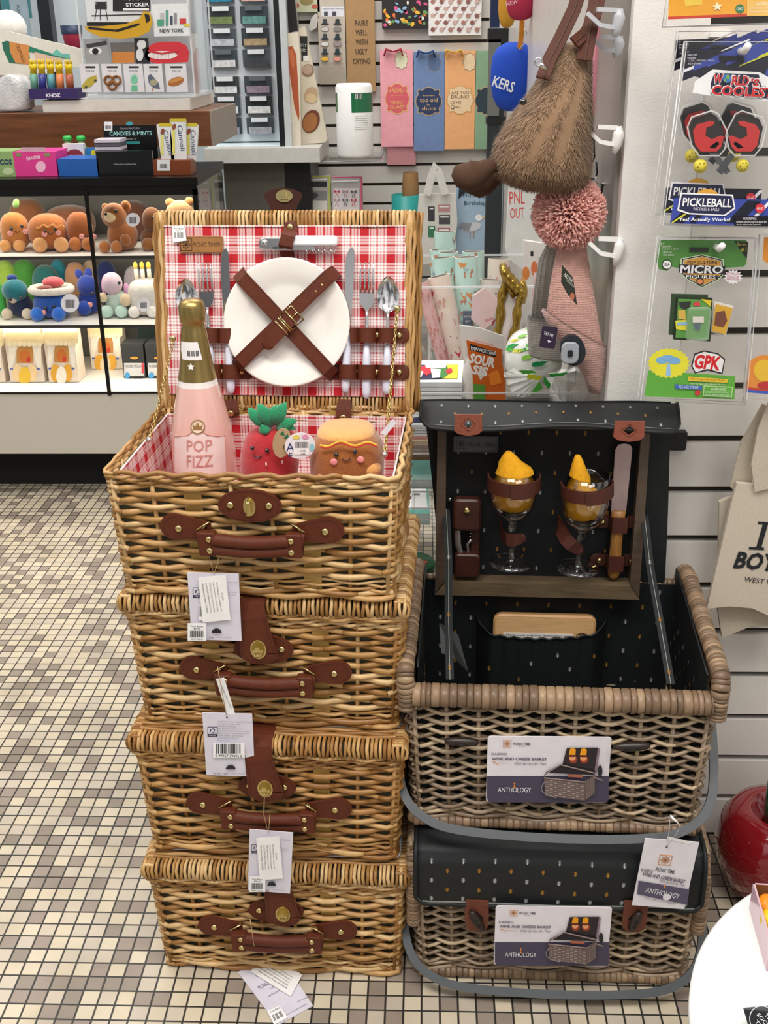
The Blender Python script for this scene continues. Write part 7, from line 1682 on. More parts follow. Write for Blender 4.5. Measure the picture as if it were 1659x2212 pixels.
# gift-wrap rolls in a clear bin
zb = .69
BINX0, BINX1 = at(890, 770, 2.12).x, at(1190, 770, 2.12).x
t = thing('acrylic_bin', 'clear acrylic floor bin holding the gift wrap rolls', 'bin', ((BINX0 + BINX1) / 2, 2.3, 0)); mb = MB(); w_ = BINX1 - BINX0
for (cx_, cy_, cz_, sx, sy, sz) in ((0, -.17, .40, w_, .004, .80), (0, .17, .40, w_, .004, .80), (-w_ / 2, 0, .40, .004, .34, .80), (w_ / 2, 0, .40, .004, .34, .80), (0, 0, .65, w_, .34, .005)): mb.box((cx_, cy_, cz_), (sx, sy, sz), ACR)
for a, b in (((-w_ / 2, -.17), (w_ / 2, -.17)), ((-w_ / 2, .17), (w_ / 2, .17))): mb.tube([(a[0], a[1], .80), (b[0], b[1], .80)], .0025, ACE, n=4)
mb.build('bin_body', t)
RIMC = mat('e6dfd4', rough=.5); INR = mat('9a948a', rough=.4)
def roll(x, y, r_, Yt, xb_, yb_, col, deco, desc, seed=1):
 T0 = at(x, y, Yt); s_ = mpp(T0); rad = r_ * s_; B0 = at(xb_, yb_, Yt - .02); d = (T0 - B0); L_ = d.length; ax = d.normalized(); s1 = Vector((0, -1, 0)); s1 = (s1 - ax * s1.dot(ax)).normalized(); s2 = ax.cross(s1); s2 = s2 if s2.x > 0 else -s2
 mb = MB(); n = 28; vs = []
 for c_, rr_ in ((B0, rad), (T0, rad), (T0, rad * .88), (B0 + ax * L_ * .3, rad * .88)):
  for k in range(n): a = 2 * PI * k / n; vs.append(c_ + (s1 * math.cos(a) + s2 * math.sin(a)) * rr_)
 m_ = mat(col, rough=.25, coat=.5, var=.02)
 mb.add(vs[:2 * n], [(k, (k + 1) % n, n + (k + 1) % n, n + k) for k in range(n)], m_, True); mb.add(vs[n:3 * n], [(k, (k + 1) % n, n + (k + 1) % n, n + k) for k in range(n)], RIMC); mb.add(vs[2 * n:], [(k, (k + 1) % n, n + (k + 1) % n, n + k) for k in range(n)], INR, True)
 rg = random.Random(seed)
 def S(a, v): return B0 + ax * v + (s1 * math.cos(a) + s2 * math.sin(a)) * (rad + .0006)
 for i in range(int(L_ * 90 * 1.3)):
  a = rg.uniform(-1.3, 1.3); v = rg.uniform(.01, L_ - .01); k = rg.choice(deco); h_ = .006 * rg.uniform(.8, 1.3); wa = h_ / rad
  if k[0] == 't': mb.add([S(a - wa, v + h_), S(a + wa, v + h_ * .8), S(a, v - h_)], [(0, 1, 2)], mat(k[1]))
  elif k[0] == 'd': mb.add([S(a + wa * .25 * math.cos(q), v + h_ * .25 * math.sin(q)) for q in (0, 1.2, 2.5, 3.8, 5)], [(0, 1, 2, 3, 4)], mat(k[1]))
  elif k[0] == 'a':
   mb.add([S(a - wa * 1.2, v), S(a + wa * .9, v), S(a + wa * .9, v + h_ * .8), S(a - wa * 1.2, v + h_ * .8)], [(0, 1, 2, 3)], mat(k[1])); mb.add([S(a + wa * .7, v + h_ * .4), S(a + wa * 1.4, v + h_ * .5), S(a + wa * 1.2, v + h_ * 1.5), S(a + wa * .7, v + h_ * 1.4)], [(0, 1, 2, 3)], mat(k[1])); mb.add([S(a - wa * 1.1, v - h_ * .8), S(a - wa * .8, v - h_ * .8), S(a - wa * .8, v), S(a - wa * 1.1, v)], [(0, 1, 2, 3)], mat(k[1])); mb.add([S(a + wa * .5, v - h_ * .8), S(a + wa * .8, v - h_ * .8), S(a + wa * .8, v), S(a + wa * .5, v)], [(0, 1, 2, 3)], mat(k[1]))
 return tag(mb.build('wrapping_paper_roll'), desc, 'wrapping paper roll', 'wrapping paper rolls in the clear bin')
MINT = 'bfe0d8'; CR = 'ead9cc'; dm = [('t', 'd08a48'), ('t', '8a949c'), ('t', '9ab8b4'), ('a', 'c07a60')]; dc = [('a', 'd89a98'), ('d', '55404a'), ('t', 'c03a4a'), ('d', 'b08a80')]; dp = [('a', 'c88a7c'), ('a', 'd89a8a'), ('a', 'c07a74')]
roll(961, 500, 24, 2.42, 968, 760, MINT, dm, 'mint party-print roll standing highest at the back of the bin', 1)
roll(953, 539, 25, 2.38, 962, 760, MINT, dm, 'mint roll just below the highest one, its empty end open', 2)
roll(968, 545, 22, 2.33, 975, 765, MINT, dm, 'mint roll squeezed between the left mint rolls', 3)
roll(1022, 543, 24, 2.38, 1022, 770, MINT, dm, 'mint roll right behind the front dachshund roll', 4)
roll(1078, 559, 24, 2.36, 1068, 775, CR, dc, 'cream speckled roll behind the gold frame, open end up', 5)
roll(957, 556, 25, 2.26, 970, 780, MINT, dm, 'mint roll with bunting left of the front dachshund roll', 6)
roll(1007, 555, 25, 2.22, 1013, 790, MINT, dm, 'front mint roll with pizza slices and a dachshund', 7)
roll(1062, 604, 25, 2.22, 1050, 790, 'd8cfc8', dc, 'grey cream roll with a wide dark open end beside the gold frame', 8)
roll(948, 596, 25, 2.19, 992, 800, CR, dc, 'tilted cream roll with pink party dogs at the front', 9)
roll(911, 610, 14, 2.17, 962, 800, 'dcb0b0', dp, 'slim tilted pink roll with cat print at the far left', 10)
roll(1168, 590, 15, 2.30, 1158, 780, 'e0b8b8', dp, 'pink roll half hidden behind the grey hat', 11)
c = Card((1016, 620, 1078, 715), 2.13, .01, outline=[(1022, 640), (1048, 622), (1076, 650), (1062, 700), (1044, 712), (1018, 690), (1020, 660)], col='e4c8c8'); c.txt('Words', 1056, 690, 7, 'c83a4a', wpx=18, rot=25); c.done('paper_bag', 'crumpled pale pink paper bag with red lettering between the rolls and frame', 'paper bag')
c = Card((1000, 672, 1022, 706), 2.14, .002, '5a6678'); c.txt('PARTY', 1011, 684, 4, 'e8e8e8', wpx=15); c.txt('GIFT', 1011, 694, 4, 'e8e8e8', wpx=12); c.done('swing_card', 'small slate blue card in front of the mint rolls', 'card')
# gold frame
GLD = mat('a88a3e', rough=.3, metal=.85, var=.1); t = thing('picture_frame', 'ornate twisted gold picture frame leaning beside the wrapping rolls', 'frame', tuple(at(1090, 800, 2.02)), world=True)
P_ = lambda x, y, d=0: at(x, y, 2.03 - d)
mb = MB();
def twist(pts, r_, m_, tw=9, n=40):
 vs = []; P3 = [Vector(p) for p in pts]
 out = []
 for i in range(n + 1):
  u = i / n * (len(P3) - 1); k = min(int(u), len(P3) - 2); out.append(P3[k].lerp(P3[k + 1], u - k))
 rads = [r_ * (1 + .16 * math.sin(tw * 2 * PI * i / n)) for i in range(n + 1)]; off = [Vector((r_ * .25 * math.cos(tw * PI * i / n), 0, r_ * .2 * math.sin(tw * PI * i / n))) for i in range(n + 1)]
 mb.tube([o + f for o, f in zip(out, off)], rads, m_, n=8)
twist([P_(1060, 800), P_(1078, 690), P_(1092, 600)], .008, GLD, 4); [mb.tube([P_(1086 + 9 * k, 574 + 11 * k, .012 + .004 * k), P_(1090 + 9 * k, 590 + 11 * k, .03 + .004 * k), P_(1097 + 9 * k, 622 + 8 * k, .012)], [.007, .008, .002], GLD, n=8) for k in range(5)]; mb.tube([P_(1090, 600), P_(1112, 642, .01)], .006, GLD, n=8); mb.ell(P_(1128, 632, .02), (.010, .010, .022), GLD); twist([P_(1126, 635, .03), P_(1118, 680, .02), P_(1104, 740, .01), P_(1090, 810)], .008, GLD, 4)
mb.build('gold_moulding', t); mb = MB(); mb.add([P_(1066, 800, -.004), P_(1092, 612, -.004), P_(1118, 650, .008), P_(1092, 808, -.004)], [(0, 1, 2, 3)], mat('ddd6d4', rough=.2)); mb.build('backing_print', t)
# ---------------------------------------------------------------- back wall goods
YW = YB - .04
def wallbag(rect, col, label, draw, dep=.03, name='gift_bag', cat='gift bag', Y=YW, grp=None, **k):
 c = Card(rect, Y, dep, col, **k); draw(c); return c.done(name, label, cat, grp)
def frilly(c, cx, cy, w_, h_, m_, rim):
 def o(k):
  pts = []
  for i in range(48):
   a = 2 * PI * i / 48; r_ = 1 + .09 * math.cos(8 * a); pts.append((cx + w_ / 2 * k * r_ * math.copysign(abs(math.cos(a)) ** .6, math.cos(a)), cy + h_ / 2 * k * r_ * math.copysign(abs(math.sin(a)) ** .6, math.sin(a))))
  return pts
 c.poly(o(1.08), rim); c.poly(o(1), m_)
def bow(c, cx, cy, m_, tagc=None, tx=0, ty=0):
 for s_ in (-1, 1): c.mb.tube([(*[c.q(cx, cy)[0]], -.012, c.q(cx, cy)[1]), (c.q(cx + s_ * 16, cy - 6)[0], -.02, c.q(cx + s_ * 16, cy - 6)[1]), (c.q(cx + s_ * 20, cy + 8)[0], -.012, c.q(cx, cy + 8)[1])], [.006, .014, .006], mat(m_, rough=.4), n=6, T=c.T, flat=.4)
 if tagc: frilly(c, tx, ty, 24, 34, tagc, '8a7a60')
G4 = 'tall patterned gift bags on the back wall'
def d(c): bow(c, 850, 112, 'a8243a', 'e4e2c0', 867, 130); frilly(c, 858, 213, 46, 58, 'd8606c', 'e8b878'); [c.txt(s_, 858, y, h_, 'f0c070', wpx=w_) for s_, y, h_, w_ in (("If it's a", 190, 4, 20), ('FRIEND', 196, 7, 32), ('you need for', 206, 4, 28), ("MORE", 222, 8, 28), ('GLASS', 231, 8, 32))]; c.k = 0; [c.rect_(825 + 5 * i, 110, 826 + 5 * i, 316, 'e08a98') for i in range(0)]
wallbag((836, 300, 898, 356), 'c88a90', 'second pink wine gift bag peeking out below the first', lambda c: None, Y=YW + .01, grp=G4)
wallbag((822, 108, 892, 317), 'eca4b0', 'pink wine gift bag with red ribbon and scalloped label on the back wall', d, grp=G4)
def d(c): bow(c, 920, 116, '274a80', '5a7098', 938, 134); frilly(c, 926, 219, 50, 54, '2c3c60', 'b8a080'); [c.txt(s_, 926, y, h_, 'e8c080', wpx=w_) for s_, y, h_, w_ in (("Since we're", 206, 4, 26), ('too old', 216, 9, 38), ('for', 226, 4, 8), ('shots', 234, 8, 30))]
wallbag((894, 112, 960, 326), '7088b4', 'slate blue wine gift bag with navy label on the back wall', d, grp=G4)
def d(c): bow(c, 980, 114, 'e8b848', 'e8cfa8', 1014, 134); frilly(c, 994, 216, 50, 54, 'ecd0a8', 'd8a868'); [c.txt(s_, x, y, h_, '5a3a2a', wpx=w_) for s_, x, y, h_, w_ in (('ARE YOU', 994, 200, 7, 38), ('DRUNK?', 994, 209, 7, 38), ('YES', 990, 221, 5, 12), ('NO', 989, 231, 5, 10))]; c.rect_(974, 218, 981, 225, '5a3a2a'); c.rect_(974, 228, 981, 235, '5a3a2a'); c.rect_(975, 219, 980, 224, 'ecd0a8'); c.rect_(975, 229, 980, 234, 'ecd0a8')
wallbag((961, 110, 1026, 322), 'eeb078', 'orange wine gift bag lettered ARE YOU DRUNK? on the back wall', d, grp=G4)
wallbag((1027, 110, 1075, 322), '86a888', 'green wine gift bag half hidden by the dark metal stand', lambda c: frilly(c, 1052, 218, 46, 54, '2c3c44', 'b8a080'), grp=G4)
def pat(c, x0, y0, x1, y1, cols, n, r_, seed):
 rg = random.Random(seed)
 for i in range(n): x = rg.uniform(x0 + 4, x1 - 4); y = rg.uniform(y0 + 4, y1 - 4); c.poly(circ(x, y, r_ * rg.uniform(.7, 1.4), r_ * rg.uniform(.4, 1), 6, rot=rg.uniform(0, 180)), rg.choice(cols)); c.k = i % 6
wallbag((825, -30, 924, 63), '241f22', 'black gift bag with small colourful party print, top of the back wall', lambda c: pat(c, 825, 0, 924, 60, ['e8733a', 'e8b83a', 'd85a8a', '8ab8d8', 'eeeae0', '6a9a5a'], 46, 4.5, 3), grp='patterned gift bags at the top')
def d(c):
 for j in range(5):
  for i in range(6): x = 935 + 19 * i + (9 if j % 2 else 0); y = 4 + 15 * j; (x < 1036) and (c.ell(x, y, 5, 5, ['a87a70', '8a5a54', 'c8a8a0'][(i + j) % 3]), c.poly([(x + 3, y - 2), (x + 9, y - 7), (x + 10, y - 6), (x + 4, y)], 'a87a70'))
  c.k = j
wallbag((926, -30, 1040, 76), 'e8e5e2', 'white gift bag with rows of small brown racket shapes at the top', d, grp='patterned gift bags at the top')
def d(c):
 for i, s_ in enumerate(('PAIRS', 'WELL', 'WITH', 'UGLY', 'CRYING')): c.txt(s_, 781, 50 + 20.5 * i, 12, '3a2c22', wpx=26 + 2 * (len(s_) - 4) + (8 if i == 4 else 0), bold=.01)
wallbag((748, -20, 810, 198), 'a8845a', 'kraft bottle bag lettered PAIRS WELL WITH UGLY CRYING', d, name='kraft_bag', cat='bottle bag')
def d(c):
 c.rect_(694, 14, 743, 36, 'd8d8e0'); c.txt('Keep your party clever bag', 719, 19, 4, '505060', wpx=44); c.rect_(700, 25, 708, 34, '404048'); c.rect_(718, 25, 726, 34, '404048')
 for j in range(3):
  for i, x in enumerate((702, 729)):
   y = 48 + 32 * j; c.ell(x, y + 4, 9, 2.5, '2c343a'); c.poly([(x - 5, y + 3), (x - 4, y - 7), (x + 4, y - 7), (x + 5, y + 3)], ('3a4248', '2a3a3c')[i]); c.ell(x, y + 15, 9, 5.5, '7a706a'); c.ell(x, y + 15, 8, 4.5, (('c8c4c0', '8a8480'), ('dcdcda', '9a8a8a'), ('e8b83a', 'e89a8a'))[j][i])
 c.txt('GLASS MARKERS', 718, 137, 4, '807468', wpx=46); c.rect_(690, 143, 744, 182, 'a89c8c')
wallbag((688, -20, 746, 183), 'bdb2a4', 'tan blister card of glass markers shaped like hats and moustaches', d, name='marker_card', cat='card')
wallbag((632, -30, 690, 26), 'b8b89a', 'pale green floral card cut off by the top of the photo', lambda c: (c.ell(662, 0, 15, 12, '8a7a4a'), c.ell(640, 12, 7, 5, 'b05a4a'), c.ell(680, 14, 7, 5, 'b05a4a')), name='greeting_card', cat='card')
c = Card((667, 28, 688, 68), YW, .02, 'c4bfb8', outline=[(682, 28), (688, 36), (684, 60), (672, 67), (667, 60), (672, 40)]); c.done('bird_ornament', 'small pale dove ornament hanging beside the blister card', 'ornament')
BGC = mat('cfc6b4', rough=.9, var=.05, bump=.2)
c = Card((640, 55, 710, 312), 4.45, .03, m=BGC, outline=[(646, 60), (658, 56), (708, 300), (702, 308), (650, 312), (640, 200)]); c.rect_(647, 78, 664, 132, '1c1c1e'); c.txt('CRUSTY', 650, 97, 6, 'd8d8d4', wpx=24, rot=-8); c.txt('FOOD', 652, 108, 6, 'd8d8d4', wpx=18, rot=-8); c.rect_(655, 120, 667, 132, 'e0e0dc')
for x, y, a, b, m_ in ((665, 152, 13, 14, '8a7260'), (664, 150, 11, 11, 'b09a84'), (672, 205, 14, 18, 'b89a78'), (672, 212, 13, 10, 'ccb28c'), (672, 262, 18, 26, '6a3c24'), (670, 264, 15, 21, '9a6438')): c.ell(x, y, a, b, m_, rot=20)
c.done('cotton_bread_bag', 'cream bread bag printed with cheeses and a loaf, beside the drawer cabinet', 'bread bag')
c = Card((598, 68, 652, 335), 4.40, .05, m=mat('d6cdbb', rough=.9, var=.05, bump=.2), outline=[(598, 74), (644, 69), (648, 120), (650, 322), (640, 330), (626, 334), (612, 200)])
c.poly([(617, 112), (622, 101), (632, 100), (640, 118), (644, 180), (647, 250), (645, 262), (636, 230), (626, 160)], 'a8502c'); c.poly([(623, 108), (631, 106), (637, 130), (634, 150), (627, 135)], 'c06a3c'); c.done('cotton_bread_bag', 'narrow cream bread bag printed with a long brown baguette', 'bread bag')
c = Card((604, -20, 642, 72), 4.42, .02, '0e0e10', outline=[(604, -20), (634, -20), (643, 66), (620, 72)]); c.done('black_apron', 'black cloth hanging above the bread bags', 'cloth')
# paper towel
TW = mat('eeeeec', rough=.8, var=.03, bump=.3, scale=80); a = at(764, 180, 4.40); b = at(772, 338, 4.40); rad = 40 * mpp(a); t = thing('paper_towel_roll', 'wrapped roll of white paper towels with a green label band', 'paper towels', (a.x, a.y, b.z), world=True)
mb = MB(); hh = a.z - b.z; TP2 = Matrix.Translation((a.x, a.y, b.z)); mb.lathe([(.3 * rad, 0), (rad * .96, 0), (rad, .01), (rad, hh - .012), (rad * .9, hh), (0, hh)], TW, 36, TP2); mb.build('roll', t)
mb = MB(); z0, z1 = hh * .62, hh * .88
mb.lathe([(rad * 1.008, z0), (rad * 1.008, z1)], mat('1a6a42', rough=.3, coat=.5), 20, TP2, a0=-95, a1=35); t_ = mb; mb = MB(); mb.lathe([(rad * 1.008, z0), (rad * 1.008, z1)], mat('1a6a42', rough=.3, coat=.5), 10, TP2, a0=-190, a1=-150); mb.build('label_band', t); mb = t_
for k in range(9): mb.lathe([(rad * 1.012, hh * .80), (rad * 1.012, hh * .87)], mat('202020' if k % 2 else 'e8e8e8'), 1, TP2, a0=-82 + 2.4 * k, a1=-80 + 2.4 * k)
for k in range(7): mb.lathe([(rad * 1.012, hh * (.57 - .03 * k)), (rad * 1.012, hh * (.575 - .03 * k))], mat('8a8a8a'), 6, TP2, a0=-85, a1=-40)
mb.build('label_print', t)
# clear tray with heart sticker, zip bags
c = Card((640, 338, 826, 362), 4.42, .24); c.mb = MB(); sh = MB()
A0 = at(640, 350, 4.44); B0 = at(826, 350, 4.44); acr_box(sh, A0.x, B0.x, 4.44, 4.77, A0.z, .006); tag(sh.build('acrylic_tray'), 'clear acrylic tray on the back wall under the paper towels', 'tray')
c = Card((636, 335, 660, 366), 4.40, .004, 'dcdad8'); c.txt('I', 640, 345, 8, '3a3a3a'); c.poly([(644, 342), (648, 339), (650, 342), (653, 339), (656, 343), (650, 350)], 'c02a3a'); c.txt('BITES', 648, 356, 6, '707070', wpx=18); c.done('sticker_card', 'small white card with a red heart at the left end of the clear tray', 'card')
for rect, edge, lab, dk in (((644, 380, 714, 455), 'b8c85a', 'clear zip bag with a lime edge above the raised honey basket lid', 0), ((716, 382, 783, 455), 'd85a7a', 'clear zip bag with pink bows and a pink edge', 1)):
 c = Card(rect, 4.45, .03, 'b8b6b4'); x0, y0, x1, y1 = rect; c.rect_(x0, y0, x1, y0 + 3, edge); c.rect_(x1 - 4, y0, x1, y1, edge)
 if dk:
  c.rect_(x0 + 4, y0 + 24, x1 - 8, y1, 'e4dcde')
  for i in range(3):
   for j in range(2): x = x0 + 12 + 18 * i; y = y0 + 32 + 18 * j; m_ = ('c8304a', 'b88a9a', '505058')[(i + j) % 3]; c.poly([(x, y), (x - 6, y - 4), (x - 6, y + 3)], m_); c.poly([(x, y), (x + 6, y - 4), (x + 6, y + 3)], m_); c.poly([(x, y), (x - 4, y + 12), (x - 2, y + 12)], m_); c.poly([(x, y), (x + 4, y + 12), (x + 2, y + 12)], m_)
 else: c.rect_(x0 + 4, y0 + 12, x1 - 8, y0 + 24, '2c3034'); c.rect_(x0, y0 + 32, x1 - 8, y0 + 52, '8a8c8e'); c.ell(x0 + 30, y0 + 42, 14, 7, '4a4c50'); c.rect_(x0, y0 + 54, x1 - 8, y1, 'dcdcd2')
 c.poly([(x0 + 2, y0 + 8), (x1 - 8, y0 + 6), (x1 - 8, y0 + 9), (x0 + 2, y0 + 11)], 'f4f4f6'); c.done('zip_bag', lab, 'zip bag', 'clear zip bags on the back wall')
# dark metal stand
DKM = mat('3c4246', rough=.4, metal=.5, var=.05); Yd = 3.7
t = thing('metal_stand', 'tall dark grey metal display stand beside the green gift bag', 'stand', tuple(Vector((at(1074, 500, Yd).x, Yd, 0))), world=True); X_ = at(1070, 280, Yd).x; s_ = mpp(at(1070, 280, Yd))
mb = MB(); mb.box((X_, Yd, .62), (.052, .05, 1.24), DKM); mb.box((X_, Yd, 1.25), (.060, .06, .04), mat('16181a')); mb.box((X_, Yd, at(1070, 260, Yd).z), (.060, .06, .02), mat('16181a')); mb.box((X_ + .05, Yd, 1.235), (.05, .04, .02), mat('4a5054', rough=.3, metal=.6)); mb.build('upright', t)
c = Card((1054, 85, 1080, 250), Yd - .03, .004, '6e706c'); inv_child(c.mb, 'mesh_panel', t)
# caps
def cap(rect, Y, col, label, draw=None, ribs=0):
 x0, y0, x1, y1 = rect; c_ = at((x0 + x1) / 2, (y0 + y1) / 2, Y); s_ = mpp(c_); mb = MB(); m_ = mat(col, rough=.85, var=.06, bump=.3, scale=120)
 n = 32; secs = [(0, .25), (.06, .62), (.2, .86), (.4, 1.0), (.6, 1.0), (.8, .92), (.92, .70), (1, .3)]
 S = [((c_.x + (.04 * math.sin(v * 3)) * s_ * (x1 - x0), c_.y, c_.z + (v - .5) * s_ * (y1 - y0) * 1.05), (x1 - x0) / 2 * w_ * s_, (x1 - x0) * .38 * w_ * s_) for v, w_ in secs]
 loft(mb, S, m_, n); c = Card(rect, Y - (x1 - x0) * .39 * s_, .001)
 if draw: c.mb = mb; draw(c)
 return tag(mb.build('knit_hat'), label, 'hat', 'caps hanging by the partition')
cap((1056, 100, 1160, 232), 3.0, '1a48b8', 'bright blue knit cap with white letters beside the furry bag', lambda c: c.txt('KERS', 1088, 182, 24, 'e8ecf2', wpx=48, rot=-18, bold=.02))
cap((1075, -30, 1116, 54), 3.1, 'c8922c', 'mustard yellow knit cap at the top edge', None); cap((1092, -30, 1158, 39), 2.9, 'a82a48', 'crimson knit cap at the top edge', lambda c: c.txt('NEW', 1106, 6, 9, 'f0d8e0', wpx=26, rot=12))
mb = MB(); ribbon(mb, [at(1128, 30, 2.95), at(1127, 70, 2.95), at(1122, 108, 2.97)], .012, .003, (0, -1, 0), mat('e0902a')); mb.tube([at(x, y, 2.93) for x, y in ((1120, 108), (1136, 90), (1138, 70), (1132, 62))], .0014, STEEL, n=5); tag(mb.build('lanyard'), 'orange strap with a steel clip above the blue cap', 'strap')
c = Card((1060, -40, 1080, 60), 3.2, .02, '1c2c54'); c.done('navy_scarf', 'strip of navy cloth beside the mustard cap', 'cloth')
# tumbler, tote, birthday bag, tee
a = at(876, 420, 4.5); rad = 29 * mpp(a); t = thing('teal_canister', 'large teal canister holding kraft paper at the back wall', 'canister', (a.x, a.y, 0), world=True); mb = MB(); mb.lathe([(0, .30), (rad, .30), (rad * 1.05, a.z), (rad * .95, a.z), (rad * .9, a.z - .1)], mat('2a9a94', rough=.4), 32, Matrix.Translation((a.x, a.y, 0))); mb.build('canister_body', t)
mb = MB(); mb.lathe([(0, a.z - .2), (.4 * rad, a.z - .2), (.62 * rad, a.z + .02), (.55 * rad, at(884, 372, 4.5).z)], mat('a07a50', rough=.8), 20, Matrix.Translation((a.x + .02, a.y, 0))); mb.build('kraft_roll', t); mb = MB(); mb.box((a.x, a.y, .15), (.2, .2, .30), mat('b8b4ae')); mb.build('plinth', t)
c = Card((905, 355, 985, 572), 4.30, .02, 'd4d3cc', outline=[(905, 420), (985, 418), (988, 480), (978, 565), (905, 572), (898, 500)])
for x0, y0, x1, y1, m_ in ((925, 446, 939, 478, '3a3c42'), (946, 442, 972, 458, 'b88a8c'), (948, 464, 972, 484, '4a4c50'), (925, 488, 940, 512, '3a7a54'), (945, 492, 972, 520, 'a05a58')): c.rect_(x0, y0, x1, y1, m_); c.rect_(x0 + 3, y0 + 3, x1 - 3, y0 + 6, 'e8e8e4')
t = thing('tote_bag', 'white tote bag with small framed prints, handles up, at the back wall', 'tote bag', tuple(c.base), world=True); c.mb.build('bag', t)
mb = MB(); ribbon(mb, [at(x, y, 4.28) for x, y in ((922, 422), (932, 380), (941, 356), (947, 370), (962, 420))], .028, .004, (0, -1, 0), mat('d4d3cc', rough=.9)); mb.build('strap', t)
c = Card((985, 376, 1056, 560), 4.35, .03, '9fb8cc'); c.txt('Have a', 1018, 405, 8, '2c4460', wpx=26); c.txt('Flocking', 1024, 423, 11, '2c4460', wpx=46); c.txt('Birthday', 1026, 440, 11, '2c4460', wpx=46)
c.ell(1018, 490, 22, 10, 'c8ccd0', rot=-10); c.ell(1034, 470, 8, 7, 'e8eaec'); c.poly([(996, 480), (1020, 482), (1012, 500), (990, 492)], '8a9098'); c.poly([(1041, 468), (1052, 466), (1042, 473)], 'd8c080'); c.rect_(1014, 498, 1016, 514, 'b07a60'); c.rect_(1022, 498, 1024, 514, 'b07a60')
c.poly([(985, 376), (998, 378), (1016, 392), (1008, 412), (990, 430), (992, 400)], '1c2430'); c.done('gift_bag', 'pale blue birthday gift bag with a seagull at the back wall', 'gift bag', G4 + ' seagull')
c = Card((1095, 395, 1200, 720), 2.60, .02, 'dfe0de', outline=[(1100, 398), (1192, 402), (1188, 640), (1150, 600), (1100, 560), (1092, 540)]); c.txt('PNL', 1117, 427, 26, 'd8504a', wpx=32, rot=3); c.txt('OUT', 1117, 460, 22, 'd8504a', wpx=30, rot=3); c.done('white_tea_towel', 'white tea towel with red letters hanging behind the pink pom-pom', 'towel')
c = Card((1130, 520, 1200, 760), 2.45, .02, 'e6e2de', outline=[(1132, 520), (1200, 530), (1196, 760), (1128, 740)]); c.ell(1136, 590, 8, 14, 'e08a4a'); c.ell(1154, 580, 7, 16, 'e07a4a'); c.rect_(1146, 543, 1152, 553, '2c2c30'); c.ell(1130, 610, 6, 12, 'e8a86a'); c.txt('NUTRITION', 1140, 728, 5, '303030', wpx=26); c.done('white_tea_towel', 'white cloth with orange figures behind the grey hat', 'towel')
# ================================================================ LEFT: drawer cabinet, counter, glass display case
CW = mat('e2eaf0', rough=.3, var=.02); Yc = 4.50
DRK = [mat(c, rough=.18, coat=.5, var=.25, scale=22) for c in ('3c444a', '4a5258', '343a3e')]
X0, X1 = at(446, 130, Yc).x, at(604, 130, Yc).x; zT = at(520, -30, Yc).z; zB = at(560, 306, Yc).z
t = thing('drawer_cabinet', 'white cabinet with two columns of clear-fronted drawers behind the register', 'cabinet', ((X0 + X1) / 2, Yc, zB), world=True)
mb = MB(); mb.box(((X0 + X1) / 2, Yc + .17, (zT + zB) / 2), (X1 - X0, .30, zT - zB), CW)
ux_ = [(448, 513), (516, 583)]; rows = [(-34, 6), (11, 54), (59, 101), (105, 147), (163, 203), (206, 247), (252, 291)]
xm = [(at(446, 30, Yc).x, at(510, 30, Yc).x), (at(517, 30, Yc).x, at(582, 30, Yc).x)]
fills = ['1f7a9a', 'c8a098', '6a7a4a', '5a8a84', 'a8b0b8', 'a08a6a', 'c8c8cc', '3a3c40', 'dde6ee', '8a7a88', 'c8e0f0', 'dcdcdc', '80868c', '9a9aa0']
mb.box((X1 + .012, Yc + .1, (zT + zB) / 2), (.02, .46, zT - zB + .04), mat('1a1d20', rough=.3)); mb.box((X1 + .035, Yc + .1, (zT + zB) / 2), (.025, .46, zT - zB + .06), mat('b8bcbe', rough=.4)); mb.box(((X0 + X1) / 2, Yc + .05, zB - .015), (X1 - X0, .3, .02), mat('dff0f8', rough=.3))
mb.build('cabinet_frame', t); k = 0
for r0, r1 in rows:
 for ci, (a, b) in enumerate(xm):
  z1 = at(515, r0, Yc).z; z0 = at(515, r1, Yc).z; w_ = b - a; h_ = z1 - z0; cx_ = (a + b) / 2
  mb = MB(); mb.box((cx_, Yc + .008, (z0 + z1) / 2), (w_ * .93, .03, h_ * .9), DRK[k % 3]); mb.box((cx_, Yc - .012, z0 + h_ * .24), (w_ * .78, .006, h_ * .36), mat(fills[k], rough=.5, var=.35, scale=60))
  dr = mb.build('drawer', t); mb = MB(); mb.box((cx_, Yc - .018, z1 - h_ * .17), (w_ * .56, .008, h_ * .24), mat('d4d8da' if (k * 7) % 3 else '5a6268', rough=.4)); mb.build('drawer_label', dr); k += 1
mb = MB(); a = at(440, 322, 4.3); b = at(690, 322, 4.3); z0 = at(560, 352, 4.3).z; mb.box(((a.x + b.x) / 2, 4.52, (a.z + z0) / 2), (b.x - a.x, .44, a.z - z0), mat('c3c2bd', rough=.4)); tag(mb.build('counter_slab'), 'thick pale grey counter slab under the drawer cabinet', 'counter')
mb = MB(); a = at(480, 354, 4.36); b = at(612, 354, 4.36); mb.box(((a.x + b.x) / 2, 4.56, a.z / 2), (b.x - a.x, .36, a.z - .004), mat('5c5a52', rough=.35, var=.05)); mb.box((b.x + .05, 4.56, a.z / 2), (.10, .34, a.z - .004), mat('1c1c1c', rough=.4)); tag(mb.build('steel_cupboard'), 'dark steel cupboard front under the grey counter slab', 'cupboard')
# door frames and shelving behind the register
mb = MB();
for px, w_ in ((104, .05), (0, .04)): p = at(px, 60, 5.0); mb.box((p.x, 5.0, 1.35), (w_, .06, 2.7), mat('1c2226', rough=.4))
struct(mb, 'door_1')
mb = MB(); p = at(280, 100, 5.2); mb.box((p.x, 5.2, 1.35), (1.3, .04, 2.7), mat('cdd6da', rough=.35, var=.02)); struct(mb, 'trim_2')
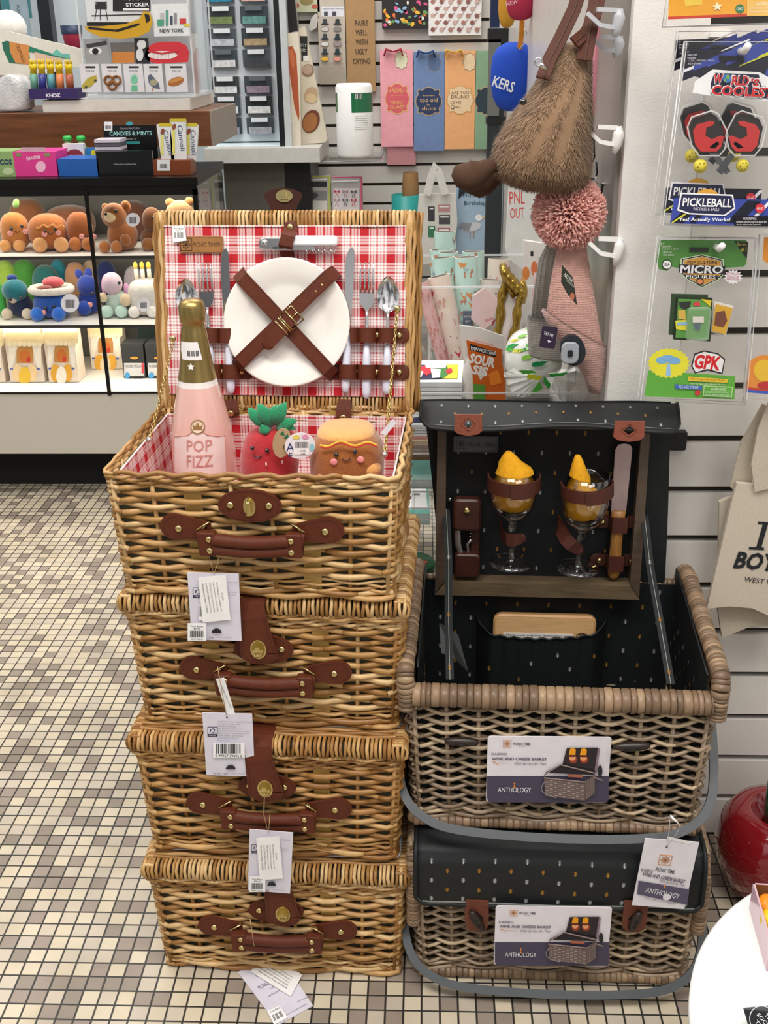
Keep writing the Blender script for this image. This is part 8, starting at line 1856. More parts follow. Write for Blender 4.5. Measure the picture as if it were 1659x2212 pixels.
# ---- glass display case
YC = 3.0; XR = at(424, 396, YC).x; XL = XR - 1.75; DPT = .40; xc = (XL + XR) / 2; wc = XR - XL
BK = mat('0e0c0b', rough=.3, var=.02, spec=.35); SH_ = mat('e9e6df', rough=.3, var=.01)
t = thing('display_case', 'long glass display case with black top and pale grey base, full of plush toys', 'display case', (xc, YC + DPT / 2, 0), world=True)
mb = MB(); mb.box((xc, YC + DPT / 2, .905), (wc + .01, DPT + .01, .020), BK); mb.box((xc, YC + .006, .885), (wc, .012, .03), BK)
for x in (XL + .006, XR - .006):
 for y in (YC + .006, YC + DPT - .006): mb.box((x, y, .60), (.012, .012, .57), BK)
p = at(210, 620, YC); mb.box((p.x, YC - .002, .60), (.010, .006, .57), BK); mb.build('black_frame', t)
mb = MB(); mb.box((xc, YC + DPT / 2, .229), (wc, DPT, .186), mat('c9c3b8', rough=.4, var=.01)); mb.box((xc, YC + DPT / 2, .321), (wc - .004, DPT - .004, .004), SH_); mb.box((xc, YC - .001, .322), (wc, .004, .005), BK); mb.build('base_panel', t)
mb = MB(); mb.box((xc, YC + DPT / 2 + .05, .068), (wc - .05, DPT - .10, .136), mat('0a0a0a', rough=.8)); mb.build('plinth', t)
for z in (.512, .704):
 mb = MB(); mb.box((xc, YC + DPT / 2, z), (wc - .03, DPT - .03, .007), SH_); mb.box((xc, YC + .014, z), (wc - .03, .003, .008), mat('2a2a2a')); mb.build('shelf', t)
mb = MB(); GLP = clear_mat('eef4f2', .0, .01); mb.add([(XL, YC, .325), (XR, YC, .325), (XR, YC, .89), (XL, YC, .89)], [(0, 1, 2, 3)], GLP); mb.add([(XR, YC, .325), (XR, YC + DPT, .325), (XR, YC + DPT, .89), (XR, YC, .89)], [(0, 1, 2, 3)], GLP); mb.build('glass_pane', t)
mb = MB(); mb.box((xc, YC + DPT - .004, .61), (wc, .004, .57), mat('7d7c78', rough=.4, var=.2, scale=3)); mb.build('back_panel', t)
for z, pw in ((.872, 2.6), (.695, 1.5), (.503, 3.4)): lamp('case_strip_light', xc + .25, YC + .10, z, 1.2, .03, pw * .7, (1, .90, .74), tgt=(xc + .25, YC + .16, z - .2))
# ---- plush animals
def feetpos(px, py, zs_, Y): return at(px, py, Y)
def plush(name, label, cx, y0, y1, w_, zs_, col, Y=3.12, feet=None, head=None, ears=None, eyes=(), smile=None, cheeks=(), arms=None, belly=None, tagc=None, e=.85, extra=None):
 c_ = at(cx, (y0 + y1) / 2, Y); s_ = mpp(c_); t = thing(name, label, 'plush toy', (c_.x, Y, zs_), 'plush toys in the display case', world=True); m_ = plushmat(col)
 zt_ = at(cx, y0, Y).z; rw = w_ / 2 * s_; hh = max(zt_ - zs_, .03); mb = MB(); zc_ = zs_ + hh / 2
 if head: hb = hh * head[0]; mb.ell((c_.x, Y, zs_ + hb / 2), (rw * .86, rw * .7, hb / 2), m_, n=18, k=10, e=e); mb.ell((c_.x + head[2] * s_, Y - .01, zt_ - hh * head[1] / 2), (rw * head[3], rw * head[3] * .85, hh * head[1] / 2), plushmat(head[4]) if len(head) > 4 else m_, n=18, k=12)
 else: mb.ell((c_.x, Y, zc_), (rw, min(rw * .8, .10), hh / 2), m_, n=20, k=12, e=e)
 mb.build('body', t)
 fy = Y - min(rw * .8, .10)
 if feet:
  for dx in feet[1]: mb = MB(); r_ = feet[2] * s_; mb.ell((c_.x + dx * s_, fy, zs_ + r_), (r_, r_ * .9, r_), plushmat(feet[0]), n=14, k=9); mb.build('foot', t)
 if arms:
  for dx, dz, r_ in arms[1]: mb = MB(); mb.ell((c_.x + dx * s_, fy + .004, zs_ + dz * s_), (r_ * s_, r_ * s_ * .8, r_ * s_ * 1.1), plushmat(arms[0]), n=12, k=8); mb.build('arm', t)
 if ears:
  for dx, dz, rx_, rz_, rot in ears[1]: mb = MB(); mb.ell((c_.x + dx * s_, Y - .005, zt_ + dz * s_), (rx_ * s_, rx_ * s_ * .5, rz_ * s_), plushmat(ears[0]), n=12, k=8, rot=Matrix.Rotation(R(rot), 3, 'Y')); mb.build('ear', t)
 if eyes or smile or cheeks:
  mb = MB(); fz = fy - .002 if not head else Y - .01 - rw * head[3] * .84
  for x, y in eyes: q = at(x, y, fz); mb.ell(q, (.0052, .004, .0052), EYE, n=8, k=6)
  for x, y in cheeks: q = at(x, y, fz); mb.ell(q, (.008, .003, .008), plushmat('eba09a'), n=10, k=6)
  if smile: x, y = smile; mb.tube([at(x + 5 * math.cos(a), y + 4 * math.sin(a), fz - .001) for a in [PI * k / 6 for k in range(7)]], .0014, EYE, n=4)
  mb.build('face', t)
 if belly: mb = MB(); mb.ell((c_.x + belly[1] * s_, fy + .006, zs_ + belly[2] * s_), (belly[3] * s_, .012, belly[4] * s_), plushmat(belly[0]), n=14, k=9); mb.build('belly', t)
 if tagc:
  x, y, r_ = tagc; c = Card((x - r_, y - r_, x + r_, y + r_), fy - .012, .002, 'e2e2ea', outline=circ(x, y, r_, r_, 14)); c.barcode(x - r_ * .5, y - r_ * .4, x + r_ * .5, y + r_ * .5); inv_child(c.mb, 'swing_tag', t)
 if extra: extra(t, c_, s_, zt_, fy, m_)
 return t
S1, S2, S3 = .708, .516, .324
def wavy(col, x0, x1, y):
 def f(t, c_, s_, zt_, fy, m_): mb = MB(); mb.tube([at(x0 + (x1 - x0) * u / 16, y + 3 * math.sin(u * 1.2) - 3 * math.sin(PI * u / 16), fy - .004) for u in range(17)], .003, plushmat(col), n=5); mb.build('stripe', t)
 return f
PN = 'animal_plush'
plush(PN, 'dark brown plush toy behind the orange ones, second row of the top case shelf', 60, 428, 500, 80, S1, '7a4a28', Y=3.26)
plush(PN, 'brown bread-shaped plush toy in the back row above the hot dog plush', 150, 443, 510, 110, S1, '7a4624', Y=3.27)
plush(PN, 'dark chocolate plush toy behind the seated teddy bear', 285, 432, 520, 90, S1, '5a3320', Y=3.27)
plush(PN, 'round orange plush with pink cheeks and a small green leaf on the top shelf', 32, 458, 532, 62, S1, 'c07a38', feet=('d89a58', (-17, 14), 13), eyes=((24, 494), (47, 489)), smile=(38, 498), cheeks=((22, 504), (55, 500)), ears=('7fae5a', [(12, 18, 7, 11, 20)]))
plush('hot_dog_plush', 'hot dog plush with orange zigzag and tan feet on the top case shelf', 104, 461, 534, 86, S1, 'b0662a', feet=('dca064', (-10, 36), 16), eyes=((97, 500), (119, 496)), smile=(109, 502), cheeks=((96, 506), (126, 503)), extra=wavy('f0a050', 78, 140, 491))
plush(PN, 'chestnut brown plush with pink cheeks between the hot dog and the teddy bear', 172, 457, 534, 56, S1, '96521f', feet=('b0682c', (-6, 22), 15), cheeks=((177, 511), (203, 511)), smile=(188, 508))
plush('teddy_bear', 'seated brown teddy bear with a white heart tag on the top case shelf', 263, 437, 540, 76, S1, '9a5a28', Y=3.10, head=(.62, .52, -12, .72), ears=('a8642c', [(-30, -10, 8, 9, 0), (14, -8, 11, 12, 0)]), feet=('a8642c', (-34, -8), 13), arms=('8e5222', [(12, 26, 12)]), eyes=((229, 463), (250, 456)), belly=('dcc49a', -16, 74, 14, 11), tagc=(287, 475, 15))
plush(PN, 'dark brown moose plush lying right of the teddy bear', 328, 446, 538, 62, S1, '6e4018', feet=('8a5420', (-6, 20), 14), eyes=((331, 470),), head=(.5, .6, 4, .7))
plush(PN, 'light tan plush with round ears at the right end of the top case shelf', 392, 432, 538, 72, S1, 'c89a6a', feet=('c08a50', (-30, 10), 15), ears=('c08a50', [(-20, -4, 10, 9, 0), (22, -2, 10, 9, 0)]))
# second shelf
plush(PN, 'bright green fuzzy plush in the back row of the middle case shelf', 55, 560, 640, 60, S2, '4a9a3c', Y=3.27)
plush(PN, 'pale lime plush in the back left corner of the middle case shelf', 14, 562, 650, 50, S2, '9ac04a', Y=3.25)
plush(PN, 'teal green plush behind the turtle in the middle case shelf', 100, 572, 650, 60, S2, '1f6a68', Y=3.24)
plush(PN, 'light turquoise plush in the back row behind the mug plush', 128, 560, 640, 40, S2, '2f9ab0', Y=3.29)
plush(PN, 'brown and cream pie plush behind the blue mug plush', 165, 566, 640, 50, S2, 'b88a68', Y=3.25)
plush(PN, 'white cream puff plush in the back row near the glass divider', 198, 562, 640, 42, S2, 'dcc0a0', Y=3.30)
plush(PN, 'green frog plush cut by the left edge in the middle case shelf', 2, 610, 696, 22, S2, '3fae4a', Y=3.12)
plush('turtle_plush', 'seated teal and navy turtle plush with cream feet in the middle case shelf', 42, 601, 696, 62, S2, '16244a', feet=('d8c8b0', (-22, 22), 12), head=(.62, .6, -4, .9, '12707e'), eyes=((22, 647), (45, 644)), belly=('d8c4b0', -6, 42, 9, 8), ears=('1a3a8a', [(-8, 2, 12, 7, 0)]))
def mugtop(t, c_, s_, zt_, fy, m_):
 mb = MB(); mb.tube([(c_.x + 42 * s_ * math.cos(a), c_.y + 34 * s_ * math.sin(a), zt_ + .002) for a in [k * PI / 10 for k in range(20)]], .011, plushmat('e8e2d8'), n=8, closed=True); mb.build('cream_rim', t)
 mb = MB(); mb.ell((c_.x, c_.y, zt_), (38 * s_, 30 * s_, .008), plushmat('a8764a')); mb.build('cocoa', t)
 mb = MB(); mb.ell((c_.x + 6 * s_, c_.y, zt_ + .022), (24 * s_, .02, .016), plushmat('d8606a')); mb.build('topping', t); mb = MB(); mb.ell((c_.x - 6 * s_, c_.y - .03, zt_ + .012), (16 * s_, .02, .006), plushmat('8a3a30')); mb.build('topping', t)
plush('mug_plush', 'royal blue mug plush topped with cream and a pink donut in the middle case shelf', 116, 626, 702, 84, S2, '1c52a8', Y=3.11, feet=('2468c8', (-26, 20), 15), eyes=((98, 665), (116, 662)), smile=(107, 670), cheeks=((94, 675), (122, 673)), tagc=(151, 655, 20), extra=mugtop)
plush(PN, 'deep blue plush with one big eye and golden stripes beside the glass divider', 192, 592, 692, 56, S2, '1c3a96', Y=3.16, feet=('1c46a8', (-6,), 16), head=(.6, .55, 2, .8), eyes=((199, 634),), cheeks=((195, 658),), ears=('1c3a96', [(-14, 0, 9, 12, -20), (6, 2, 9, 12, 10)]))
plush(PN, 'navy plush with gold marks in the back row right of the glass divider', 232, 562, 660, 46, S2, '1a2c66', Y=3.27)
plush('bunny_plush', 'pastel rainbow bunny plush with a purple ear in the middle case shelf', 254, 586, 698, 60, S2, 'bcd0c4', Y=3.13, head=(.58, .52, -6, .72, 'd2bccc'), ears=('d8a0cc', [(-22, -26, 9, 22, 10), (26, -46, 9, 22, -14)]), feet=('bcdcd0', (-20, 12), 14), arms=('dcc8a8', [(-26, 44, 10), (22, 38, 13)]), eyes=((257, 611),))
plush(PN, 'small pale grey plush in the back row behind the bunny', 290, 575, 660, 42, S2, 'c4bcc4', Y=3.28)
def candles(t, c_, s_, zt_, fy, m_):
 for i, dx in enumerate((-22, -8, 6)): mb = MB(); mb.tube([(c_.x + dx * s_, c_.y, zt_ - .006), (c_.x + dx * s_, c_.y, zt_ + .028)], .006, plushmat('e8e4d0'), n=8); mb.ell((c_.x + dx * s_, c_.y, zt_ + .038), (.007, .007, .011), plushmat('e0c040'), n=8, k=6); mb.build('candle', t)
plush('cake_plush', 'fluffy white birthday cake plush with yellow candles in the middle case shelf', 322, 602, 698, 84, S2, 'dfdcd6', Y=3.14, e=.6, feet=('e6e2dc', (-26, 14), 13), tagc=(310, 659, 14), extra=candles)
# bottom shelf boxes
def duckbox(x0, x1, y0, Y, label, tone):
 c = Card((x0, y0, x1, 842 if Y < 3.2 else 815), Y, .07, 'e2d4c4'); b = c.base; x = (x0 + x1) / 2; y1 = c.rect[3]; w_ = x1 - x0; h_ = y1 - y0
 dz = S3 + .001 - b.z; c.mb.v = [(v[0], v[1], v[2] + dz) for v in c.mb.v] if abs(dz) < .05 else c.mb.v
 c.T = Matrix.Translation((0, 0, dz)) @ c.T
 c.rect_(x0 + w_ * .26, y0 + h_ * .22, x1 - w_ * .26, y0 + h_ * .52, 'c08a4a'); c.ell(x, y0 + h_ * .40, w_ * .16, h_ * .12, 'c8702c'); c.ell(x + w_ * .1, y0 + h_ * .46, w_ * .06, h_ * .05, 'c8382c')
 c.poly([(x0 + 3, y0 + h_ * .2), (x0 + w_ * .3, y0 + h_ * .2), (x0 + w_ * .14, y0 + h_ * .62), (x0 + 3, y0 + h_ * .62)], 'f2ebdc'); c.poly([(x1 - 3, y0 + h_ * .2), (x1 - w_ * .3, y0 + h_ * .2), (x1 - w_ * .14, y0 + h_ * .62), (x1 - 3, y0 + h_ * .62)], 'f2ebdc')
 for s_ in (-1, 1): c.ell(x + s_ * w_ * .2, y0 + h_ * .7, w_ * .15, h_ * .16, tone[0]); c.ell(x + s_ * w_ * .17, y0 + h_ * .93, w_ * .11, h_ * .055, 'd8503c'); c.ell(x + s_ * w_ * .38, y0 + h_ * .62, w_ * .05, h_ * .02, '5a6ab0')
 c.ell(x, y0 + h_ * .75, w_ * .17, h_ * .17, tone[1])
 q = [c.q(x0 - 2, y0 - 2), c.q(x1 + 2, y0 - 2)]; c.k += 2
 c.poly([(x0 - 3, y0 - 3), (x1 + 3, y0 - 3), (x1 + 3, y0 + h_ * .17), (x0 - 3, y0 + h_ * .17)], 'ecd9a8')
 for i in range(7): c.ell(x0 + w_ * (.07 + .143 * i), y0 + h_ * .17, w_ * .07, h_ * .05, 'f2e6c4')
 c.done('duck_box', label, 'toy box', 'curtained duck toy boxes on the bottom case shelf')
duckbox(16, 92, 722, 3.10, 'curtained toy box with a yellow duck, at the left of the bottom case shelf', ('ecd0a0', 'e8c040')); duckbox(100, 166, 720, 3.10, 'curtained toy box with a white-bellied duck in the middle of the bottom case shelf', ('e0a838', 'f0ece0')); duckbox(194, 262, 706, 3.24, 'curtained toy box with a spotted orange duck behind the glass divider', ('e8b040', 'ecdcb8')); duckbox(-40, 6, 724, 3.10, 'curtained toy box cut off by the left edge of the photo', ('ecd0a0', 'e8c040'))
for x0, x1, lab in ((266, 314, 'black and white phone mount box left of its twin on the bottom case shelf'), (318, 366, 'black and white phone mount box partly behind the honey basket lid')):
 c = Card((x0, 765, x1, 838), 3.14, .06, '2c2e30'); dz = S3 + .001 - c.base.z; c.mb.v = [(v[0], v[1], v[2] + dz) for v in c.mb.v]; c.T = Matrix.Translation((0, 0, dz)) @ c.T
 c.rect_(x0 + 2, 784, x1 - 2, 812, 'c8c8c8'); c.txt('PHONE MOUNT', (x0 + x1) / 2, 791, 6, '303030', wpx=40); c.ell(x0 + 9, 811, 6, 7, '4a9ad0'); c.poly([(x0 + 16, 820), (x1 - 8, 812), (x1 - 6, 826), (x0 + 20, 832)], '101214'); c.rect_(x1 - 8, 784, x1 - 3, 806, 'c83a4a'); c.ell((x0 + x1) / 2, 773, 9, 3, 'c8903a')
 c.done('phone_mount_box', lab, 'box', 'phone mount boxes')
c = Card((300, 708, 366, 770), 3.27, .05, '1c2c28'); dz = S3 + .001 - c.base.z; mb = c.mb; x_, y_ = c.base.x, 3.27; mb = MB(); mb.box((x_, y_ + .03, S3 + .10), (.10, .05, .20), mat('1c2c28', rough=.4)); tag(mb.build('dark_box'), 'tall dark green box behind the phone mount boxes', 'box')
# ---- counter block, riser, acrylic sticker case
WDC = mat('6a4024', rough=.35, var=.35, scale=5, stretch=(1.2, 1, 14)); Yw = 3.34; XW = at(455, 280, Yw).x
z1 = at(300, 242, Yw).z; z0 = at(300, 318, Yw).z; mb = MB(); mb.box((XW - .95, Yw + .22, (z0 + z1) / 2), (1.9, .44, z1 - z0), WDC); mb.box((XW + .003, Yw + .22, (z0 + z1) / 2), (.006, .44, z1 - z0), mat('8a8078', rough=.5)); mb.box((XW - .72, Yw + .24, z0 / 2), (1.0, .30, z0 - .01), mat('6a625a', rough=.6)); tag(mb.build('register_counter'), 'thick walnut coloured register counter behind the display case', 'counter')
mb = MB(); a = at(92, 230, Yw + .04); b = at(410, 230, Yw + .04); rz = at(250, 216, Yw + .04).z; mb.box(((a.x + b.x) / 2, Yw + .24, (z1 + rz) / 2 + .001), (b.x - a.x, .40, rz - z1), mat('d6d2ca', rough=.4)); tag(mb.build('riser_board'), 'white riser board on the register counter', 'board')
c = Card((172, -60, 412, 212), Yw + .06, .004); bz0 = c.base.z; mb = c.mb = MB(); acw = c.w; c.mb.box((0, .16, c.h / 2), (acw, .32, c.h), ACR, c.T)
for x in (-acw / 2, acw / 2):
 for y in (0, .32): c.mb.tube([(x, y, 0), (x, y, c.h)], .003, ACE, n=4, T=c.T)
c.mb.box((0, .16, .004), (acw, .32, .008), ACE, c.T); c.mb.box((0, .10, c.h / 2), (acw * .96, .006, c.h * .96), mat('b9bdc0', rough=.4), c.T); tag(c.mb.build('acrylic_case'), 'clear acrylic case full of stickers on the white riser', 'display case')
def stk(rect, label, draw, col=None, outline=None, Y=Yw + .05, name='sticker', dep=.003):
 c = Card(rect, Y, dep, col, outline=outline);
 if not col: c.mb = MB()
 draw(c); c.done(name, label, 'sticker', 'stickers in the acrylic case')
def d(c): c.poly([(205, 4), (232, 4), (228, 8), (209, 8)], BLACK); c.rect_(206, 8, 231, 20, '2a2a2c'); [c.poly([(x, 20), (x + 1.5, 20), (x2 + 1.5, 44), (x2, 44)], BLACK) for x, x2 in ((208, 204), (216, 216), (228, 232))]; c.poly([(198, 33), (320, 30), (320, 32), (198, 35)], BLACK); c.rect_(244, -6, 325, 24, '1c1c1e'); c.txt('STICKER', 297, 10, 8, 'e8e8e8', wpx=50, bold=.02); c.txt('Supply', 286, -2, 6, 'e8e8e8', wpx=40, shear=.3); c.rect_(266, 18, 322, 23, 'e8e8e8'); c.rect_(188, 48, 280, 56, BLACK)
stk((184, -40, 328, 60), 'black and white sticker card with a water tower and the word STICKER', d, 'd4d6d8')
def d(c):
 for x, y, w_, h_, m_ in ((350, 28, 9, 22, 'b8b8b8'), (362, 22, 6, 34, '5a9a8a'), (372, 34, 5, 20, '3a4a5a'), (380, 28, 6, 24, '8a8a90'), (392, 40, 14, 12, 'c8403a'), (344, 42, 14, 14, '4a9a7a'), (402, 52, 12, 5, 'd8c83a')): c.rect_(x - 4, y, x + w_ - 4, y + h_, m_)
 c.txt('NEW YORK', 371, 66, 9, '4a4c50', wpx=52, bold=.02)
stk((330, 8, 408, 78), 'white NEW YORK sticker with small skyline in the acrylic case', d, 'dfe1e2')
stk((180, 22, 332, 86), 'plain yellow curved sticker with dark edge markings in the acrylic case', lambda c: (c.poly([(190, 58), (250, 64), (300, 50), (302, 54), (255, 69), (192, 63)], BLACK), c.poly([(312, 30), (322, 32), (324, 44), (316, 50)], BLACK)), 'c99a1c', outline=[(181, 57), (215, 57), (270, 52), (302, 40), (310, 24), (324, 27), (329, 50), (322, 68), (300, 79), (262, 84), (215, 79), (190, 68)], Y=Yw + .042)
stk((182, 84, 236, 138), 'black and white sticker of an eye in the acrylic case', lambda c: (c.ell(206, 110, 14, 8, 'e0e0e0'), c.ell(206, 111, 7, 7, '1c1c1e'), c.poly([(186, 96), (230, 88), (232, 96), (188, 104)], '3a3a3c')), '9a9a9a')
stk((240, 92, 292, 136), 'plain orange sticker with dark outline in the acrylic case', lambda c: c.rect_(243, 112, 290, 136, 'c8803a'), '6a6460')
stk((292, 82, 322, 138), 'narrow black and white sticker between the orange and red ones', lambda c: (c.ell(306, 96, 10, 10, 'd8d8d8'), c.ell(302, 118, 8, 14, 'd8d8d8')), '26262a')
stk((312, 90, 408, 138), 'glossy red lips sticker with white teeth in the acrylic case', lambda c: (c.ell(351, 119, 32, 9, 'e6dcd8'), [c.rect_(332 + 8 * i, 112, 332.8 + 8 * i, 127, 'b8a8b0') for i in range(5)], c.poly([(318, 108), (350, 114), (386, 108), (384, 112), (350, 118), (320, 112)], 'c02c34')), 'c9303a', outline=[(312, 122), (316, 106), (330, 94), (350, 90), (385, 90), (402, 98), (408, 112), (406, 134), (340, 138), (320, 132)])
def pinc(x0, x1, lab, dr):
 def d(c): c.rect_(x0 + 10, 143, x1 - 10, 147, '2a2a2c'); c.txt('PINS', (x0 + x1) / 2, 153, 4, '6a6a70', wpx=18); dr(c, (x0 + x1) / 2)
 stk((x0, 138, x1, 199), lab, d, 'dcdadc', Y=Yw + .046, name='pin_card', dep=.002)
pinc(174, 216, 'small white card with a yellow taxi pin, first of the row', lambda c, x: (c.poly([(176, 186), (190, 168), (208, 162), (210, 172), (198, 186), (180, 193)], 'b8a840'), c.ell(186, 188, 3, 3, '505030'), c.ell(206, 174, 3, 3, '505030')))
pinc(221, 264, 'small white card with a brown pretzel pin', lambda c, x: [c.mb.tube([(c.q(px_, py_)[0], -.003, c.q(px_, py_)[1]) for px_, py_ in circ(cx_, cy_, 9, 9, 12)], .0035, mat('8a5a2a'), n=5, T=c.T, closed=True) for cx_, cy_ in ((235, 173), (252, 173), (243, 184))])
pinc(268, 310, 'small white card with a green statue pin', lambda c, x: (c.rect_(284, 184, 297, 197, '6ab890'), c.ell(290, 172, 8, 9, '7ac8a0'), [c.poly([(289, 166), (291, 166), (290 + 12 * math.sin(a), 166 - 10 * math.cos(a))], '7ac8a0') for a in (-1, -.5, 0, .5, 1)]))
pinc(312, 352, 'small white card with a grey and blue pigeon pin', lambda c, x: (c.poly([(319, 164), (326, 160), (342, 178), (346, 192), (332, 190), (322, 180)], '5a6478'), c.ell(332, 178, 8, 7, 'a8a080'), c.rect_(328, 190, 330, 197, 'c86a4a')))
pinc(358, 404, 'small white card with a hot dog pin, last of the row', lambda c, x: (c.ell(380, 176, 18, 9, 'a8682c', rot=-18), c.ell(380, 173, 16, 4, 'c88a4a', rot=-18)))
# marker box, boards and soft things on the far left of the counter
cc = Card((62, 192, 168, 214), Yw + .03, .10, '33245e'); cc.txt('KNDZ', 115, 206, 8, 'e8e4f0', wpx=32, bold=.04); cc.done('marker_tray', 'dark purple tray lettered KNDZ on the register counter', 'tray')
for i, (x, m_) in enumerate(((75, '6aa08a'), (93, '3a3f8a'), (112, '5a9aa0'), (131, 'd8804a'), (152, 'a85a3a'))):
 a = at(x, 194, Yw + .07); b = at(x - 4, 138, Yw + .07); t = thing('marker', ('leftmost', 'second', 'middle', 'fourth', 'rightmost')[i] + ' crown-capped marker standing in the purple tray', 'marker', tuple(a), 'crown-capped markers in the purple tray', world=True)
 mb = MB(); mb.tube([a, a.lerp(b, .62)], .011, mat(m_, rough=.3), n=12); mb.build('barrel', t); mb = MB(); mb.tube([a.lerp(b, .6), a.lerp(b, .78), a.lerp(b, .80), b], [.010, .009, .011, .010], mat('e0c01c', rough=.35), n=10)
 for k in range(4): q = b + Vector((.008 * math.cos(k * 1.57), .008 * math.sin(k * 1.57), 0)); mb.tube([q, q + Vector((0, 0, .014))], [.0035, .0008], mat('e0c01c', rough=.35), n=5)
 mb.build('crown_cap', t)
c = Card((-20, 62, 186, 170), Yw + .20, .012, 'ddd9cc', outline=[(-20, 64), (20, 68), (186, 108), (176, 142), (60, 168), (-20, 160)]); c.poly([(4, 92), (14, 88), (62, 100), (66, 140), (20, 136), (8, 110)], '2a6a54'); c.poly([(20, 90), (64, 98), (62, 140), (34, 136), (22, 112)], 'd08a4a'); c.txt('CRAMWEAR', 45, 116, 9, '6a4a30', wpx=40, rot=-75); c.poly([(64, 100), (150, 128), (62, 112)], '2a7a62'); c.poly([(74, 112), (140, 128), (76, 134)], 'd8b8a0'); c.poly([(112, 118), (122, 106), (134, 116), (150, 116), (152, 128)], '6ab8a8'); c.done('product_box', 'large cream printed box leaning on the register counter', 'box')
c0 = at(18, 60, Yw + .30); mb = MB(); mb.ell(c0, (38 * mpp(c0), .06, 36 * mpp(c0)), plushmat('e4e0d8'), n=20, k=12); mb.ell(c0 + Vector((-.02, 0, -.09)), (.06, .06, .08), plushmat('e4e0d8')); tag(mb.build('white_plush'), 'fluffy white plush toy in the upper left corner', 'plush toy')
a = at(28, 240, Yw + .10); mb = MB(); s_ = mpp(a); S = [((at(30, y, Yw + .1).x, Yw + .1, at(30, y, Yw + .1).z), w_ * s_, .05) for y, w_ in ((238, 36), (232, 44), (205, 42), (180, 34), (166, 24), (160, 6))]; loft(mb, S, mat('c9c9c9', rough=.25, var=.2, scale=30, bump=.8, coat=.5), 22, e=.8); c = Card((4, 218, 28, 243), Yw + .04, .001, 'eeeeee'); c.barcode(8, 227, 24, 238); c.mb.v and mb.v; t = tag(mb.build('plastic_bag'), 'crinkled clear bag of white goods with a price sticker on the counter', 'bag'); inv_child(c.mb, 'price_sticker', t)
for i in range(2):
 a = at(160 + 8 * i, 112, 4.2 + .1 * i); mb = MB(); h_ = at(160, 55, 4.2).z - at(160, 112, 4.2).z; mb.lathe([(0, 0), (.026, 0), (.034, h_ * .7)], mat('a8324c', rough=.4), 20, Matrix.Translation(a)); mb.lathe([(.036, h_ * .68), (.038, h_), (0, h_)], mat('22304e', rough=.4), 20, Matrix.Translation(a));
 if i == 0: tag(mb.build('paper_cup'), 'red cup with a navy lid standing behind the acrylic case', 'cup')
c = Card((0, -40, 62, 40), 4.6, .02, '3f7a80'); c.done('teal_garment', 'teal garment at the upper left corner behind the white plush', 'garment'); c = Card((24, -40, 60, 110), 4.5, .02, '8fa0aa'); c.txt('NEW', 40, 20, 8, '4a5a66', wpx=20, rot=90); c.done('grey_banner', 'grey-blue banner behind the white plush', 'banner')
# ---- candy on the case top (z = .916)
ZT = .9155; YK = YC + .05
def box_on(rect, Y, dep, col, name, label, cat, draw, m=None, grp=None):
 c = Card(rect, Y, dep, col, m=m); dz = ZT - c.base.z; c.mb.v = [(v[0], v[1], v[2] + dz) for v in c.mb.v]; c.T = Matrix.Translation((0, 0, dz)) @ c.T; c.__dict__.pop('I', None); draw(c); return c.done(name, label, cat, grp)
box_on((-30, 325, 31, 380), YK, .10, '8aa86a', 'candy_box', 'green candy box cut by the left edge on the case top', 'candy box', lambda c: (c.txt('TACOS', 4, 350, 12, '1c3a5a', wpx=44, bold=.04), c.ell(18, 370, 12, 8, 'b8c89a')))
box_on((30, 326, 122, 379), YK, .13, 'd8388a', 'candy_box', 'bright pink dragon fruit candy box on the case top', 'candy box', lambda c: (c.ell(88, 360, 11, 12, 'f0b8d0'), c.txt('DRAGON', 72, 341, 8, 'f0d0e0', wpx=30, rot=6, bold=.03), c.rect_(34, 330, 46, 338, '8a8a60'), c.rect_(96, 330, 108, 338, '8a8a60'), c.rect_(46, 318, 98, 327, 'c8a0b0')))
box_on((125, 341, 213, 378), YK, .10, '1a5aa8', 'candy_box', 'blue candy box in front of two green-capped bottles', 'candy box', lambda c: None)
box_on((138, 312, 183, 372), YK + .11, .02, 'dcd8d8', 'candy_carton', 'white carton with a maroon circle lettered VIRGIN in the blue box', 'carton', lambda c: (c.ell(161, 338, 19, 16, '8a2c3c'), c.txt('VIRGIN', 161, 338, 8, 'e0c8c8', wpx=32, bold=.02)))
box_on((186, 310, 216, 360), YK + .12, .02, '2a7ab8', 'candy_pack', 'small blue and yellow candy pack beside the white carton', 'candy pack', lambda c: (c.ell(202, 332, 6, 9, 'e0d03a')))
for x in (151, 180): a = at(x, 345, YK + .16); a.z = ZT; hb_ = at(x, 293, YK + .16).z - ZT; t = thing('candy_bottle', ('left' if x < 160 else 'right') + ' small bottle with a green cap standing behind the blue box', 'bottle', tuple(a), 'green-capped bottles', world=True); mb = MB(); mb.lathe([(0, 0), (.016, 0), (.017, hb_ * .6), (.009, hb_ * .8), (.009, hb_ * .9), (0, hb_ * .9)], mat('8a9a6a', rough=.15, coat=.5), 16, Matrix.Translation(a)); mb.build('bottle_body', t); mb = MB(); mb.lathe([(0, hb_), (.010, hb_), (.013, hb_ * .93), (.011, hb_ * .86)], mat('2fae4a', rough=.35), 14, Matrix.Translation(a)); mb.build('cap', t)
box_on((208, 322, 330, 375), YK, .012, None, 'mint_tray', 'black mint display tray holding a stack of slim packs', 'tray', lambda c: c.txt('Collect One for Every One', 270, 355, 5, 'b8b8b8', wpx=50, shear=.3), m=mat('101011', rough=.25, coat=.4))
mb = MB()
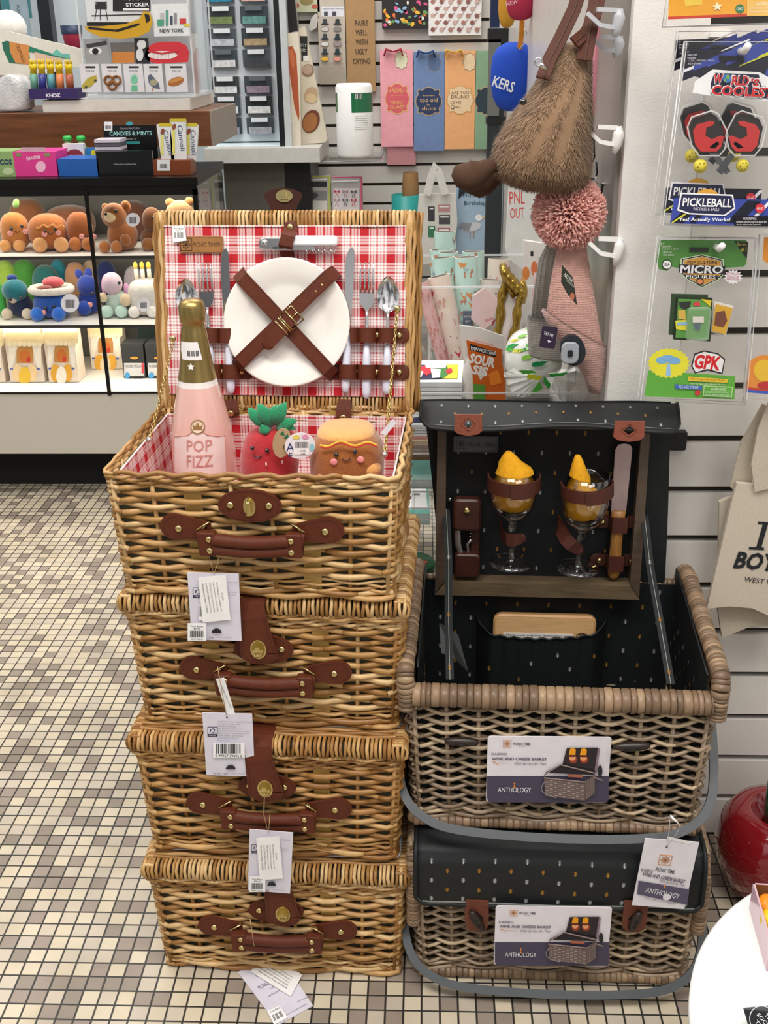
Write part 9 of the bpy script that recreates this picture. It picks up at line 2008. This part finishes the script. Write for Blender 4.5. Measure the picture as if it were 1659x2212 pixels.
for k in range(6): p = at(243, 345, YK + .06); mb.box((p.x, p.y, ZT + .004 + .0095 * k + .035), (.07, .07, .008), mat('c9c2cc' if k % 2 else '5a5660', rough=.4))
mb.box((p.x, p.y, ZT + .018), (.07, .07, .034), mat('17171a')); tag(mb.build('mint_packs'), 'stack of slim lilac mint packs in the black tray', 'mint packs')
box_on((226, 262, 340, 360), YK + .13, .008, None, 'display_sign', 'black sign card reading CANDIES & MINTS on the case top', 'sign', lambda c: (c.txt('CANDIES & MINTS', 282, 288, 9, '9ad0cc', wpx=92, bold=.02), c.ell(280, 267, 8, 4, '3aa0a8'), c.txt('Gourmet Hand Crafted', 281, 277, 5, 'a8a8a8', wpx=42, shear=.3), c.txt('Collectible Tin', 281, 300, 4, 'a8a8a8', wpx=28, shear=.3), c.rect_(262, 305, 303, 311, '2a8a88'), c.rect_(225, 263, 243, 282, 'e8e8e8'), c.barcode(228, 271, 240, 279)), m=mat('0d0e10', rough=.3, coat=.3))
box_on((330, 340, 412, 372), YK, .07, None, 'candy_tray', 'copper glitter tray with a price sticker on the case top', 'tray', lambda c: (c.rect_(340, 345, 367, 369, 'dcdcdc'), c.barcode(346, 354, 361, 364)), m=mat('8a4a2c', rough=.35, metal=.5, var=.5, scale=900))
for x0, x1, y0, sp, lab in ((343, 372, 268, -3, 'left wrapped cannoli bar in the copper tray'), (368, 402, 258, 3, 'middle, tallest cannoli bar in the copper tray'), (400, 426, 268, 8, 'right cannoli bar in the copper tray')):
 c = Card((x0, y0, x1, 345), YK + .03 + (.015 if x0 > 395 else 0), .012, 'dfe2e4', spin=sp, m=mat('dfe2e4', rough=.25, coat=.5, bump=.3)); c.rect_(x0, y0 - 2, x1, y0 + 5, 'c8b82c'); c.poly([(x0 + 4, y0 + 22), (x0 + 10, y0 + 20), (x0 + 10, 335), (x0 + 4, 335)], 'dcd870'); c.txt('Cannoli', x0 + (x1 - x0) * .7, y0 + 40, 11, '2c4470', wpx=52, rot=-84); c.ell(x0 + 8, y0 + 16, 4, 7, '8a4a3a', rot=20); c.done('cannoli_bar', lab, 'candy bar', 'cannoli bars in the copper tray')
